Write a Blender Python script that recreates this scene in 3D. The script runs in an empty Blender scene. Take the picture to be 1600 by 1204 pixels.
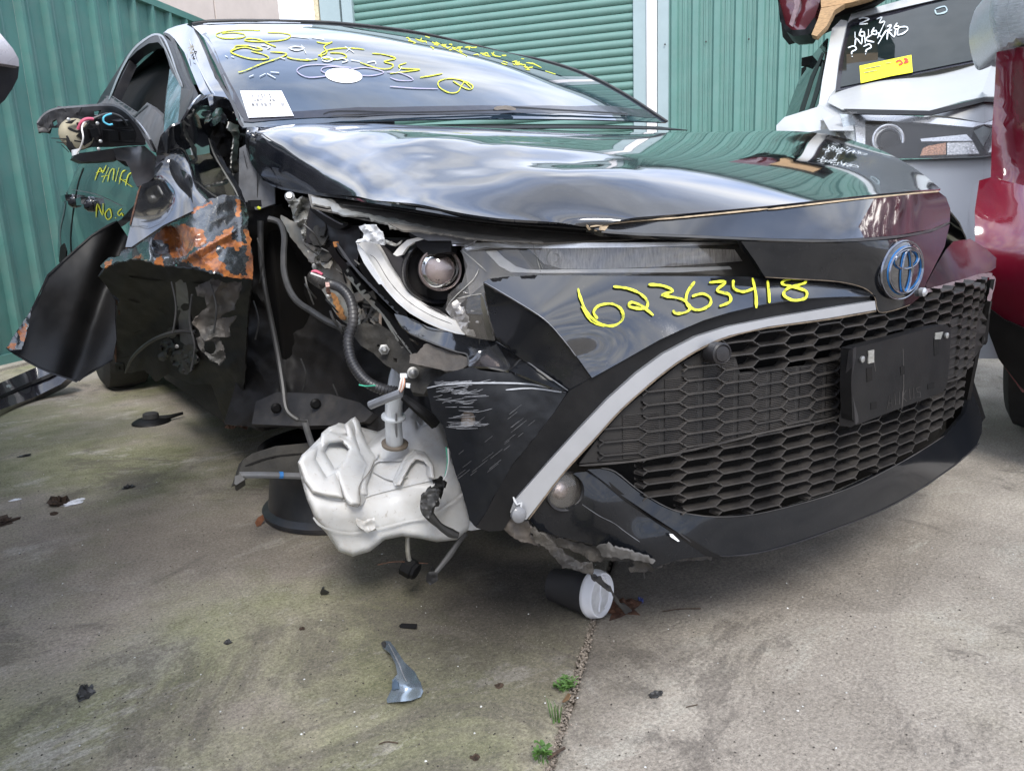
import bpy, bmesh, math, random
import numpy as np
from mathutils import Vector, Matrix, noise
from mathutils.geometry import delaunay_2d_cdt
random.seed(7)
rad = math.radians
scene = bpy.context.scene
COL = scene.collection

# ------------------------------------------------------------------ camera
FPX = 1212.0
YAW, PITCH, ROLL = rad(34.5), rad(12.37), rad(-2.36)
CAM = np.array([-1.327, -.703, .761])
FW = np.array([math.cos(PITCH)*math.sin(YAW), math.cos(PITCH)*math.cos(YAW), -math.sin(PITCH)])
_r = np.cross(FW, [0, 0, 1.]); _r /= np.linalg.norm(_r); _u = np.cross(_r, FW)
RT = math.cos(ROLL)*_r + math.sin(ROLL)*_u
UP = -math.sin(ROLL)*_r + math.cos(ROLL)*_u
cam_data = bpy.data.cameras.new('camera')
cam = bpy.data.objects.new('camera', cam_data); COL.objects.link(cam)
cam_data.sensor_width = 36; cam_data.lens = FPX/1600*36
cam_data.clip_start = .02; cam_data.clip_end = 500
M = Matrix(((RT[0], UP[0], -FW[0], CAM[0]), (RT[1], UP[1], -FW[1], CAM[1]), (RT[2], UP[2], -FW[2], CAM[2]), (0, 0, 0, 1)))
cam.matrix_world = M
scene.camera = cam

# ------------------------------------------------------------------ light
SUN_EL, SUN_AZ = rad(48), rad(207)          # azimuth measured from +y towards +x
world = bpy.data.worlds.new('World'); scene.world = world; world.use_nodes = True
wn, wl = world.node_tree.nodes, world.node_tree.links
wn.clear()
wo = wn.new('ShaderNodeOutputWorld'); bg = wn.new('ShaderNodeBackground')
sky = wn.new('ShaderNodeTexSky'); sky.sky_type = 'NISHITA'; sky.sun_disc = False
sky.sun_elevation = SUN_EL; sky.sun_rotation = SUN_AZ; sky.dust_density = 2.0
tc = wn.new('ShaderNodeTexCoord'); sep = wn.new('ShaderNodeSeparateXYZ')
wl.new(tc.outputs['Generated'], sep.inputs[0])
addz = wn.new('ShaderNodeMath'); addz.operation = 'MAXIMUM'; addz.inputs[1].default_value = 0
wl.new(sep.outputs['Z'], addz.inputs[0])
addz2 = wn.new('ShaderNodeMath'); addz2.operation = 'ADD'; addz2.inputs[1].default_value = .22
wl.new(addz.outputs[0], addz2.inputs[0])
dx = wn.new('ShaderNodeMath'); dx.operation = 'DIVIDE'; dy = wn.new('ShaderNodeMath'); dy.operation = 'DIVIDE'
wl.new(sep.outputs['X'], dx.inputs[0]); wl.new(addz2.outputs[0], dx.inputs[1])
wl.new(sep.outputs['Y'], dy.inputs[0]); wl.new(addz2.outputs[0], dy.inputs[1])
cmb = wn.new('ShaderNodeCombineXYZ'); wl.new(dx.outputs[0], cmb.inputs[0]); wl.new(dy.outputs[0], cmb.inputs[1])
cn = wn.new('ShaderNodeTexNoise'); cn.inputs['Scale'].default_value = 1.15; cn.inputs['Detail'].default_value = 7
cn.inputs['Roughness'].default_value = .55; cn.inputs['Distortion'].default_value = .4
mp = wn.new('ShaderNodeMapping'); mp.inputs['Location'].default_value = (3.1, 1.7, 0); mp.inputs['Scale'].default_value = (1, 1.6, 1)
wl.new(cmb.outputs[0], mp.inputs[0]); wl.new(mp.outputs[0], cn.inputs['Vector'])
cr = wn.new('ShaderNodeValToRGB'); cr.color_ramp.elements[0].position = .36; cr.color_ramp.elements[1].position = .54; cr.color_ramp.elements[0].color = (.42, .42, .42, 1)
wl.new(cn.outputs['Fac'], cr.inputs[0])
cn2 = wn.new('ShaderNodeTexNoise'); cn2.inputs['Scale'].default_value = 2.6; cn2.inputs['Detail'].default_value = 6
wl.new(mp.outputs[0], cn2.inputs['Vector'])
cc = wn.new('ShaderNodeValToRGB')
cc.color_ramp.elements[0].position = .38; cc.color_ramp.elements[0].color = (6.8, 8.4, 12.2, 1)
cc.color_ramp.elements[1].position = .66; cc.color_ramp.elements[1].color = (14.5, 14.8, 15.4, 1)
wl.new(cn2.outputs['Fac'], cc.inputs[0])
mx = wn.new('ShaderNodeMix'); mx.data_type = 'RGBA'
wl.new(cr.outputs[0], mx.inputs['Factor']); wl.new(sky.outputs[0], mx.inputs['A']); wl.new(cc.outputs[0], mx.inputs['B'])
wl.new(mx.outputs['Result'], bg.inputs[0]); bg.inputs[1].default_value = .1
wl.new(bg.outputs[0], wo.inputs[0])

sd = bpy.data.lights.new('sun', 'SUN'); sd.energy = 2.1; sd.angle = rad(20); sd.color = (1, .96, .9)
sun = bpy.data.objects.new('sun', sd); COL.objects.link(sun)
sv = Vector((math.sin(SUN_AZ)*math.cos(SUN_EL), math.cos(SUN_AZ)*math.cos(SUN_EL), math.sin(SUN_EL)))
sun.rotation_euler = sv.to_track_quat('Z', 'Y').to_euler()
scene.view_settings.view_transform = 'Standard'; scene.view_settings.look = 'None'
scene.view_settings.exposure = 0.8; scene.view_settings.gamma = 1

# ------------------------------------------------------------------ helpers
def ray(px, py):
    return FW + (px-800)/FPX*RT - (py-602)/FPX*UP
def W(px, py, **k):
    "the point seen at (px,py) of the photograph lying on the plane x=, y= or z= (or at distance d=)"
    d = ray(px, py); (a, v), = k.items()
    if a == 'd': return CAM + d*v
    i = 'xyz'.index(a); return CAM + d*((v-CAM[i])/d[i])
def dep(p): return float((np.asarray(p)-CAM) @ FW)
def proj(X):
    d = np.asarray(X)-CAM; z = d @ FW
    return 800+FPX*(d @ RT)/z, 602-FPX*(d @ UP)/z
def cz(x0, y0, s, pts): return [(x0+a/s, y0+b/s) for a, b in pts]

def link(o, parent=None, label=None, cat=None, group=None, kind=None):
    COL.objects.link(o)
    if parent is not None: o.parent = parent
    if label: o['label'] = label
    if cat: o['category'] = cat
    if group: o['group'] = group
    if kind: o['kind'] = kind
    return o
def tag(o, label=None, cat=None, group=None, kind=None):
    if label: o['label'] = label
    if cat: o['category'] = cat
    if group: o['group'] = group
    if kind: o['kind'] = kind
    return o
def thing(name, label, cat, loc=(0, 0, 0), group=None):
    o = bpy.data.objects.new(name, None); o.location = loc; o.empty_display_size = .05
    return link(o, None, label, cat, group)
def mesh_obj(name, V, F, m, parent=None, smooth=35, **kw):
    me = bpy.data.meshes.new(name); me.from_pydata([tuple(map(float, v)) for v in V], [], F)
    me.materials.append(m)
    if smooth:
        me.polygons.foreach_set('use_smooth', [True]*len(me.polygons)); me.set_sharp_from_angle(angle=rad(smooth))
    me.update()
    o = bpy.data.objects.new(name, me)
    link(o, parent, **kw)
    if parent is not None and parent.location.length > 0 and parent.type == 'EMPTY' and parent.parent is None:
        o.matrix_parent_inverse = Matrix.Translation(-parent.location)
    return o

def tps(ctrl, ax='y'):
    f0 = _tps(ctrl, ax); D = [dep(W(c[0], c[1], **{(c[2] if len(c) == 4 else ax): c[-1]})) for c in ctrl]
    lo, hi = min(D)*.8, max(D)*1.3
    return lambda x, y: (lambda v: lo if (v < lo and v > 0) else (hi if (v > hi or v <= 0) else v))(f0(x, y))
def _tps(ctrl, ax='y'):
    "smooth inverse-depth interpolant through control points (px,py,value) or (px,py,axis,value)"
    P = []; Z = []
    for c in ctrl:
        if len(c) == 4: a, v = c[2], c[3]
        else: a, v = ax, c[2]
        P.append((c[0]/1000., c[1]/1000.)); Z.append(1./dep(W(c[0], c[1], **{a: v})))
    P = np.array(P); Z = np.array(Z); n = len(P)
    if n < 3:
        m = float(Z.mean()) if n == 1 else None
        if n == 1: return lambda x, y: 1./m
        d = P[1]-P[0]; L = d @ d
        return lambda x, y: 1./(Z[0]+(Z[1]-Z[0])*(((x/1000-P[0, 0])*d[0]+(y/1000-P[0, 1])*d[1])/L))
    if n == 3:
        A = np.c_[np.ones(3), P]; s = np.linalg.solve(A, Z)
        return lambda x, y: 1./(s[0]+s[1]*x/1000+s[2]*y/1000)
    r = np.linalg.norm(P[:, None]-P[None], axis=2)
    K = np.where(r > 0, r*r*np.log(r+1e-12), 0)+np.eye(n)*1e-8
    A = np.zeros((n+3, n+3)); A[:n, :n] = K; A[:n, n] = 1; A[:n, n+1:] = P; A[n, :n] = 1; A[n+1:, :n] = P.T
    s = np.linalg.lstsq(A, np.r_[Z, 0, 0, 0], rcond=None)[0]
    def f(x, y):
        q = np.array([x/1000., y/1000.]); rr = np.sqrt(((P-q)**2).sum(1))
        return 1./float((s[:n]*(rr*rr*np.log(rr+1e-12))).sum()+s[n]+s[n+1]*q[0]+s[n+2]*q[1])
    return f
def cast(obj, fallback):
    "distance to a built surface along the pixel's line of sight"
    from mathutils.bvhtree import BVHTree
    bv = BVHTree.FromPolygons([v.co.copy() for v in obj.data.vertices], [tuple(p.vertices) for p in obj.data.polygons])
    def f(x, y):
        d = Vector(ray(x, y)); L = d.length; h = bv.ray_cast(Vector(CAM), d/L)
        return h[3]/L if h[0] is not None else fallback(x, y)
    return f
def at(fn, px, py, off=0): return CAM + ray(px, py)*(fn(px, py)-off)

def catmull(pts, closed=False, k=4):
    out = []; n = len(pts); P = [np.array(p, float) for p in pts]
    rng = range(n) if closed else range(n-1)
    for i in rng:
        if closed: a, b, c, d = P[(i-1) % n], P[i], P[(i+1) % n], P[(i+2) % n]
        else: a, b, c, d = P[max(i-1, 0)], P[i], P[i+1], P[min(i+2, n-1)]
        for j in range(k):
            t = j/k
            out.append(.5*((2*b)+(-a+c)*t+(2*a-5*b+4*c-d)*t*t+(-a+3*b-3*c+d)*t**3))
    if not closed: out.append(P[-1])
    return out
def inside(poly, X, Y):
    c = np.zeros(len(X), bool); n = len(poly)
    for i in range(n):
        x1, y1 = poly[i]; x2, y2 = poly[(i+1) % n]
        if y1 == y2: continue
        m = ((y1 > Y) != (y2 > Y)) & (X < (x2-x1)*(Y-y1)/(y2-y1)+x1)
        c ^= m
    return c
def segdist(poly, X, Y):
    D = np.full(len(X), 1e9); n = len(poly)
    for i in range(n):
        a = np.array(poly[i]); b = np.array(poly[(i+1) % n]); d = b-a; L = max(d @ d, 1e-9)
        t = np.clip(((X-a[0])*d[0]+(Y-a[1])*d[1])/L, 0, 1)
        D = np.minimum(D, np.hypot(X-a[0]-t*d[0], Y-a[1]-t*d[1]))
    return D
def solid(V, N, tris, thick, extra=None):
    "give a sheet a real thickness: back copy + rim"
    n = len(V); B = V-N*thick
    F = [tuple(t) for t in tris]+[(t[0]+n, t[2]+n, t[1]+n) for t in tris]
    ed = {}
    for t in tris:
        for i in range(3):
            a, b = t[i], t[(i+1) % 3]
            ed[(a, b)] = 1
    for (a, b) in list(ed):
        if (b, a) not in ed: F.append((a, a+n, b+n, b))
    return np.vstack([V, B]), F
def patch(name, out, ctrl, m, parent=None, thick=.003, grid=12, bump=0, bs=20, ridge=0, jag=0, smooth=False, holes=(), ax='y', fn=None, back=None, masks=None, sm=35, seed=0, rnd=None, **kw):
    """curved sheet whose outline is given in photograph pixels and whose distance comes from control points;
    back: vector -> thick body extruded along it instead of a sheet"""
    fn = fn or tps(ctrl, ax)
    out = [tuple(map(float, p)) for p in out]
    if smooth: out = [tuple(p) for p in catmull(out, True, 4)]
    def dens(o):
        res = []
        for i in range(len(o)):
            a = np.array(o[i]); b = np.array(o[(i+1) % len(o)]); L = np.linalg.norm(b-a)
            k = max(1, int(L/grid))
            for j in range(k):
                p = a+(b-a)*j/k
                if jag and (j > 0 or True):
                    d = (b-a)/max(L, 1e-6)
                    p = p+np.array([-d[1], d[0]])*jag*(noise.noise(Vector((p[0]*.09, p[1]*.09, seed+3)))*1.5+noise.noise(Vector((p[0]*.37, p[1]*.37, seed+9)))*1.1)
                res.append(tuple(p))
        return res
    ob = dens(out); hb = [dens(h) for h in holes]
    xs = [p[0] for p in ob]; ys = [p[1] for p in ob]
    gx, gy = np.meshgrid(np.arange(min(xs), max(xs), grid), np.arange(min(ys), max(ys), grid*.866))
    gx = gx+(np.arange(gx.shape[0]) % 2)[:, None]*grid*.5
    X, Y = gx.ravel(), gy.ravel()
    ok = inside(ob, X, Y) & (segdist(ob, X, Y) > grid*.45)
    for h in hb: ok &= ~inside(h, X, Y) & (segdist(h, X, Y) > grid*.45)
    verts = [Vector(p) for p in ob]; edges = [(i, (i+1) % len(ob)) for i in range(len(ob))]
    for h in hb:
        s = len(verts); verts += [Vector(p) for p in h]; edges += [(s+i, s+(i+1) % len(h)) for i in range(len(h))]
    verts += [Vector((x, y)) for x, y in zip(X[ok], Y[ok])]
    vo, eo, fo, _, _, _ = delaunay_2d_cdt(verts, edges, [], 0, 1e-4)
    fo = [f for f in fo if len(f) == 3]
    P2 = np.array([(v.x, v.y) for v in vo]); T = np.array(fo)
    cx = P2[T].mean(1); keep = inside(ob, cx[:, 0], cx[:, 1])
    for h in hb: keep &= ~inside(h, cx[:, 0], cx[:, 1])
    T = T[keep]
    used = np.unique(T); rm = -np.ones(len(P2), int); rm[used] = np.arange(len(used)); P2 = P2[used]; T = rm[T]
    V = np.zeros((len(P2), 3))
    if rnd: edge_d = segdist(out, P2[:, 0], P2[:, 1])
    for i, (x, y) in enumerate(P2):
        d = fn(x, y)
        if bump: d += bump*.55*noise.fractal(Vector((x/bs, y/bs, seed*7.3)), 1., 2.1, 3)
        if ridge:
            u_, v_ = x/bs/2.2, y/bs/2.2
            d += ridge*.75*(abs(noise.noise(Vector((u_+v_*.4, (v_-u_*.5)*.75, 5+seed))))*2-.6)+ridge*.22*abs(noise.noise(Vector((u_*2.7, v_*1.9, 8+seed))))
        if rnd: d += rnd[1]*(1-math.sqrt(max(0, 1-(1-min(1, edge_d[i]/rnd[0]))**2)))
        V[i] = CAM + ray(x, y)*d
    # orientation towards the camera
    a, b, c = V[T[:, 0]], V[T[:, 1]], V[T[:, 2]]
    nn = np.cross(b-a, c-a); fl = ((CAM-a)*nn).sum(1) < 0
    T[fl] = T[fl][:, ::-1]; nn[fl] *= -1
    N = np.zeros_like(V)
    for k in range(3): np.add.at(N, T[:, k], nn)
    N /= np.linalg.norm(N, axis=1)[:, None]+1e-12
    if back is not None:
        V2, F = solid(V, -np.tile(np.array(back, float), (len(V), 1)), T, 1.)
    else: V2, F = solid(V, N, T, thick)
    o = mesh_obj(name, V2, F, m, parent, smooth=sm, **kw)
    if masks:
        for an, polys in masks.items():
            val = np.zeros(len(P2))
            for pl in polys:
                jx = P2[:, 0]+5*np.array([noise.noise(Vector((x*.09, y*.09, 1))) for x, y in P2])
                jy = P2[:, 1]+5*np.array([noise.noise(Vector((x*.09, y*.09, 9))) for x, y in P2])
                val = np.maximum(val, inside(pl, jx, jy).astype(float))
            at_ = o.data.attributes.new(an, 'FLOAT', 'POINT')
            at_.data.foreach_set('value', np.r_[val, val].astype(np.float32))
    return o
def surf(name, rows, m, parent=None, k=4, thick=.003, flip=False, bump=None, relax=0, **kw):
    "Catmull-Rom surface through a grid of world points"
    R1 = [catmull(r, False, k) for r in rows]
    cols = list(zip(*R1)); G = [catmull(c, False, k) for c in cols]
    nu, nv = len(G), len(G[0])
    if relax:
        A = np.array(G)
        for _ in range(relax):
            A[1:-1, 1:-1] = A[1:-1, 1:-1]*.5+.125*(A[:-2, 1:-1]+A[2:, 1:-1]+A[1:-1, :-2]+A[1:-1, 2:])
        G = A
    V = np.array([p for c in G for p in c])
    if bump:
        for i in range(len(V)): V[i] += np.array([0, 0, 1.])*bump(V[i])
    T = []
    for i in range(nu-1):
        for j in range(nv-1):
            a, b, c, d = i*nv+j, (i+1)*nv+j, (i+1)*nv+j+1, i*nv+j+1
            T += [(a, b, c), (a, c, d)]
    T = np.array(T)
    if flip: T = T[:, ::-1]
    a, b, c = V[T[:, 0]], V[T[:, 1]], V[T[:, 2]]; nn = np.cross(b-a, c-a)
    N = np.zeros_like(V)
    for q in range(3): np.add.at(N, T[:, q], nn)
    N /= np.linalg.norm(N, axis=1)[:, None]+1e-12
    V2, F = solid(V, N, T, thick)
    return mesh_obj(name, V2, F, m, parent, **kw)
def tube_geo(pts, r, n=8, corr=0, flat=1.0):
    P = [np.array(p, float) for p in pts]; V = []; F = []; m = len(P)
    up = None
    for i, p in enumerate(P):
        t = P[min(i+1, m-1)]-P[max(i-1, 0)]; t /= np.linalg.norm(t)+1e-12
        if up is None:
            a = np.array([0, 0, 1.]) if abs(t[2]) < .9 else np.array([1., 0, 0])
        else: a = up
        s = np.cross(t, a); s /= np.linalg.norm(s)+1e-12; up = np.cross(s, t)
        rr = r[i] if hasattr(r, '__len__') else r
        if corr: rr = rr*(1+corr*(1 if i % 2 else -1))
        for k in range(n):
            q = 2*math.pi*k/n; V.append(p+s*math.cos(q)*rr+up*math.sin(q)*rr*flat)
    for i in range(m-1):
        for k in range(n):
            F.append((i*n+k, i*n+(k+1) % n, (i+1)*n+(k+1) % n, (i+1)*n+k))
    F.append(tuple(range(n))[::-1]); F.append(tuple((m-1)*n+k for k in range(n)))
    return V, F
def tube(name, pts, r, m, parent=None, n=8, k=6, corr=0, ax='y', flat=1.0, **kw):
    "pts are (px,py,value) or (px,py,axis,value); swept round section"
    Q = [W(p[0], p[1], **({p[2]: p[3]} if len(p) == 4 else {ax: p[2]})) for p in pts]
    if k > 1: Q = catmull(Q, False, k)
    if hasattr(r, '__len__'): r = list(np.interp(np.linspace(0, 1, len(Q)), np.linspace(0, 1, len(r)), r))
    V, F = tube_geo(Q, r, n, corr, flat)
    return mesh_obj(name, V, F, m, parent, **kw)
def strokes(name, polys, fn, wpx, m, parent=None, off=.002, k=3, **kw):
    "marker strokes lying on the surface fn"
    V = []; F = []
    for pl in polys:
        w = wpx
        q = [np.array(p[:2], float) for p in pl]
        if len(q) > 2 and k > 1: q = catmull(q, False, k)
        s = len(V); n = len(q)
        for i, p in enumerate(q):
            t = q[min(i+1, n-1)]-q[max(i-1, 0)]; L = np.linalg.norm(t)+1e-9; nrm = np.array([-t[1], t[0]])/L
            ww = w*(.47+.22*noise.noise(Vector((p[0]*.13, p[1]*.13, 2)))+.10*noise.noise(Vector((p[0]*.5, p[1]*.5, 7))))
            if i in (0, n-1): ww *= .6
            for sgn, o2 in ((-1, off), (1, off), (1, off-.0012), (-1, off-.0012)):
                a = p+nrm*ww*sgn; V.append(at(fn, a[0], a[1], o2))
        for i in range(n-1):
            a = s+i*4; b = a+4
            F += [(a, a+1, b+1, b), (a+1, a+2, b+2, b+1), (a+2, a+3, b+3, b+2), (a+3, a, b, b+3)]
        F += [(s, s+3, s+2, s+1), (s+4*(n-1), s+4*(n-1)+1, s+4*(n-1)+2, s+4*(n-1)+3)]
    return mesh_obj(name, V, F, m, parent, smooth=0, **kw)
def box_geo(c, u, v, w, hx, hy, hz):
    c = np.array(c, float); V = []
    for a in (-1, 1):
        for b in (-1, 1):
            for d in (-1, 1): V.append(c+u*hx*a+v*hy*b+w*hz*d)
    F = [(0, 1, 3, 2), (4, 6, 7, 5), (0, 4, 5, 1), (2, 3, 7, 6), (0, 2, 6, 4), (1, 5, 7, 3)]
    return V, F
def join(*geos):
    V = []; F = []
    for v, f in geos:
        s = len(V); V += list(v); F += [tuple(i+s for i in q) for q in f]
    return V, F
EX, EY, EZ = np.eye(3)
def bevel(o, w=.002, seg=2):
    md = o.modifiers.new('bevel', 'BEVEL'); md.width = w; md.segments = seg; md.limit_method = 'ANGLE'; return o
def lathe_geo(c, axis, prof, n=24):
    "prof: list of (distance along axis, radius)"
    c = np.array(c, float); ax = np.array(axis, float); ax /= np.linalg.norm(ax)
    a = np.array([0, 0, 1.]) if abs(ax[2]) < .9 else np.array([1., 0, 0])
    s = np.cross(ax, a); s /= np.linalg.norm(s); t = np.cross(s, ax); V = []; F = []
    for d, r in prof:
        for k in range(n):
            q = 2*math.pi*k/n; V.append(c+ax*d+s*math.cos(q)*r+t*math.sin(q)*r)
    for i in range(len(prof)-1):
        for k in range(n): F.append((i*n+k, i*n+(k+1) % n, (i+1)*n+(k+1) % n, (i+1)*n+k))
    F.append(tuple(range(n))[::-1]); F.append(tuple((len(prof)-1)*n+k for k in range(n)))
    return V, F

# ------------------------------------------------------------------ materials
class NT:
    def __init__(s, name):
        s.m = bpy.data.materials.new(name); s.m.use_nodes = True; s.n = s.m.node_tree.nodes; s.l = s.m.node_tree.links
        s.b = s.n['Principled BSDF']
        s.co = s.n.new('ShaderNodeTexCoord').outputs['Object']
    def inp(s, k, v):
        if hasattr(v, 'is_output') or isinstance(v, bpy.types.NodeSocket): s.l.new(v, s.b.inputs[k])
        else: s.b.inputs[k].default_value = (*v, 1) if isinstance(v, tuple) and len(v) == 3 else v
    def noise(s, scale, detail=5, rough=.6, sc=None, dist=0):
        x = s.n.new('ShaderNodeTexNoise'); x.inputs['Scale'].default_value = scale; x.inputs['Detail'].default_value = detail
        x.inputs['Roughness'].default_value = rough; x.inputs['Distortion'].default_value = dist
        v = s.co
        if sc:
            mp = s.n.new('ShaderNodeMapping'); mp.inputs['Scale'].default_value = sc; s.l.new(v, mp.inputs[0]); v = mp.outputs[0]
        s.l.new(v, x.inputs['Vector']); return x.outputs['Fac']
    def ramp(s, f, stops):
        r = s.n.new('ShaderNodeValToRGB'); e = r.color_ramp.elements
        while len(e) > len(stops): e.remove(e[-1])
        while len(e) < len(stops): e.new(1)
        for a, (p, c) in zip(e, stops):
            a.position = p; a.color = (c, c, c, 1) if not hasattr(c, '__len__') else (*c, 1)
        s.l.new(f, r.inputs[0]); return r.outputs[0]
    def mix(s, f, a, b, mode='MIX'):
        x = s.n.new('ShaderNodeMix'); x.data_type = 'RGBA'; x.blend_type = mode
        for k, v in (('Factor', f), ('A', a), ('B', b)):
            i = [q for q in x.inputs if q.name == k and (q.type == ('VALUE' if k == 'Factor' else 'RGBA'))][0]
            if isinstance(v, bpy.types.NodeSocket): s.l.new(v, i)
            else: i.default_value = v if k == 'Factor' else ((*v, 1) if len(v) == 3 else v)
        return [q for q in x.outputs if q.type == 'RGBA'][0]
    def math(s, op, a, b=0):
        x = s.n.new('ShaderNodeMath'); x.operation = op
        for i, v in enumerate((a, b)):
            if isinstance(v, bpy.types.NodeSocket): s.l.new(v, x.inputs[i])
            else: x.inputs[i].default_value = v
        return x.outputs[0]
    def bump(s, h, strength=.3, dist=.002):
        x = s.n.new('ShaderNodeBump'); x.inputs['Strength'].default_value = strength; x.inputs['Distance'].default_value = dist
        s.l.new(h, x.inputs['Height']); s.l.new(x.outputs[0], s.b.inputs['Normal'])
    def attr(s, name):
        a = s.n.new('ShaderNodeAttribute'); a.attribute_name = name; return a.outputs['Fac']

def plain(name, col, rough=.5, metal=0, var=.25, scale=30, bump=.15, coat=0, spec=.5, dust=0, dustcol=(.22, .19, .16), bd=.001, sc=None, **kw):
    t = NT(name); n = t.noise(scale, sc=sc)
    lo = tuple(c*(1-var) for c in col); hi = tuple(min(1, c*(1+var)) for c in col)
    c = t.ramp(n, [(.3, lo), (.7, hi)])
    if dust:
        d = t.noise(9, 8, .65); f = t.ramp(d, [(.42, 0.0), (.75, dust)])
        c = t.mix(f, c, dustcol); t.inp('Roughness', t.ramp(f, [(0, rough), (.5, min(1, rough+.35))]))
    else: t.inp('Roughness', t.ramp(n, [(.3, max(0, rough-.06)), (.7, min(1, rough+.08))]))
    t.inp('Base Color', c); t.inp('Metallic', metal); t.inp('Coat Weight', coat); t.inp('Specular IOR Level', spec)
    for k, v in kw.items(): t.inp(k.replace('_', ' '), v)
    if bump: t.bump(t.noise(scale*6, 3), bump, bd)
    return t.m

def car_paint(name, col, dirt=.35, rough=.06, scratch=0, rust=False, flake=0, wave=.0, dirtcol=(.2, .18, .16), coat=1.):
    t = NT(name)
    base = col
    sp = t.noise(420, 2, .5); spk = t.ramp(sp, [(.66, 0), (.74, dirt)])
    dn = t.noise(3.2, 9, .7); dm = t.ramp(dn, [(.40, 0), (.72, dirt*.55)])
    f = t.math('MAXIMUM', spk, dm)
    c = t.mix(f, base, dirtcol)
    r = t.ramp(f, [(0, rough), (.25, rough+.25), (1, .75)])
    if scratch:
        s1 = t.noise(34, 6, .75, sc=(1, 1, 9), dist=.6); m1 = t.ramp(s1, [(.60, 0), (.68, scratch)])
        s2 = t.noise(60, 5, .8, sc=(6, 1, 1.2), dist=.2); m2 = t.ramp(s2, [(.66, 0), (.72, scratch)])
        sm = t.math('MAXIMUM', m1, m2)
        c = t.mix(sm, c, (.2, .2, .21)); r = t.mix(sm, r, (.6, .6, .6))
    if rust:
        a = t.attr('rust'); rn = t.noise(24, 9, .75)
        rc = t.ramp(rn, [(.30, (.05, .015, .006)), (.44, (.17, .05, .012)), (.56, (.36, .115, .018)), (.74, (.47, .21, .06))])
        edge = t.math('ADD', a, t.math('MULTIPLY', t.math('SUBTRACT', t.noise(50, 6, .8), .5), 1.6))
        am = t.ramp(edge, [(.42, 0), (.52, 1)])
        g = t.noise(16, 8, .8, sc=(1, 1, 2)); gm = t.ramp(g, [(.48, 0), (.62, .5)])
        c = t.mix(gm, c, (.09, .11, .125))
        r = t.mix(gm, r, (.45, .45, .45))
        c = t.mix(am, c, rc); r = t.mix(am, r, (.9, .9, .9))
    t.inp('Base Color', c); t.inp('Roughness', r); t.inp('Specular IOR Level', .6 if coat > .5 else .22)
    t.inp('Coat Weight', coat); t.inp('Coat IOR', 1.5); t.inp('Coat Roughness', .025)
    if flake: t.inp('Metallic', flake)
    if wave or rust or scratch:
        h = t.noise(7, 3, .5) if not rust else t.noise(30, 8, .7)
        t.bump(h, wave or .6, .004)
    return t.m

BLACK = (.006, .007, .009)
paint = car_paint('black_paint', BLACK, .16)
paint_hood = car_paint('hood_paint', (.007, .008, .011), .2, .05, wave=.0, dirtcol=(.22, .22, .23))
paint_dirty = car_paint('dirty_black_paint', BLACK, .10, .1)
paint_scratch = car_paint('scratched_black_paint', BLACK, .06, .38, scratch=.0, coat=0.)
paint_low = car_paint('dull_black_paint', BLACK, .08, .10, coat=.25)
mat_arch = plain('crumpled_arch_plastic', (.013, .012, .0115), .5, spec=.3, dust=.15, dustcol=(.08, .068, .06), var=.45, scale=7, bump=.25, bd=.003)
paint_brow = car_paint('clean_black_paint', BLACK, .06, .05)
paint_rust = car_paint('rusted_torn_paint', (.012, .016, .019), .3, .12, rust=True)
mat_plastic = plain('black_plastic', (.005, .005, .0055), .5, spec=.2, dust=.05, var=.3, dustcol=(.16, .14, .12))
mat_grille = plain('grille_plastic', (.020, .0185, .018), .42, dust=.3, var=.3, dustcol=(.14, .12, .10))
mat_grille_back = plain('grille_blank', (.014, .013, .0125), .65, spec=.3, dust=.2, dustcol=(.09, .08, .07))
mat_liner = plain('wheel_liner_black', (.006, .0057, .0056), .5, spec=.25, dust=.07, dustcol=(.10, .085, .075), var=.35, scale=8)
mat_void = plain('void_and_part_black', (.005, .0047, .0045), .8, spec=.2, dust=.1, dustcol=(.05, .035, .025), scale=10)  # near-black standing for unlit hollows, also used on real dark parts
mat_under = plain('dirty_underbody', (.022, .021, .019), .75, spec=.3, dust=.45, dustcol=(.10, .09, .075), scale=25, bump=.5, bd=.003)
mat_torn = plain('torn_grey_metal', (.28, .28, .26), .38, metal=.35, dust=.45, dustcol=(.25, .2, .14), scale=18, bump=.6, bd=.004)
mat_zinc = plain('galvanised_bracket', (.27, .28, .26), .45, metal=.3, dust=.5, dustcol=(.28, .16, .07), scale=14, bump=.4, bd=.002)
mat_steel = plain('bright_bolt_steel', (.32, .32, .31), .42, metal=.8, dust=.2)
mat_rustdirt = plain('rusty_soil', (.10, .045, .025), .95, var=.7, scale=60, bump=1, bd=.006)
mat_slam = plain('dusty_grey_panel', (.10, .095, .085), .7, dust=.6, dustcol=(.24, .21, .17), scale=20, bump=.4, bd=.002)
mat_torn_plastic = plain('torn_plastic_edge', (.025, .023, .022), .6, dust=.45, dustcol=(.2, .175, .14), var=.5, scale=60, bump=.8, bd=.003)
mat_silver = plain('satin_silver_trim', (.46, .47, .49), .3, metal=.65, dust=.1, dustcol=(.3, .28, .26), var=.08, scale=10, bump=.05)
mat_drl = plain('milky_light_guide', (.74, .72, .68), .35, dust=.35, dustcol=(.42, .37, .30), var=.1, scale=30, bump=.1)
mat_white_plastic = plain('white_bracket_plastic', (.6, .61, .62), .45, dust=.3, dustcol=(.3, .28, .25), var=.1)
mat_hose = plain('rubber_hose', (.03, .03, .03), .45, dust=.3, dustcol=(.12, .11, .1))
mat_corr = plain('corrugated_conduit', (.025, .025, .027), .35, dust=.25)
mat_pinkwire = plain('pink_wire', (.55, .10, .16), .5); mat_whitewire = plain('white_wire', (.6, .58, .55), .5)
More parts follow.
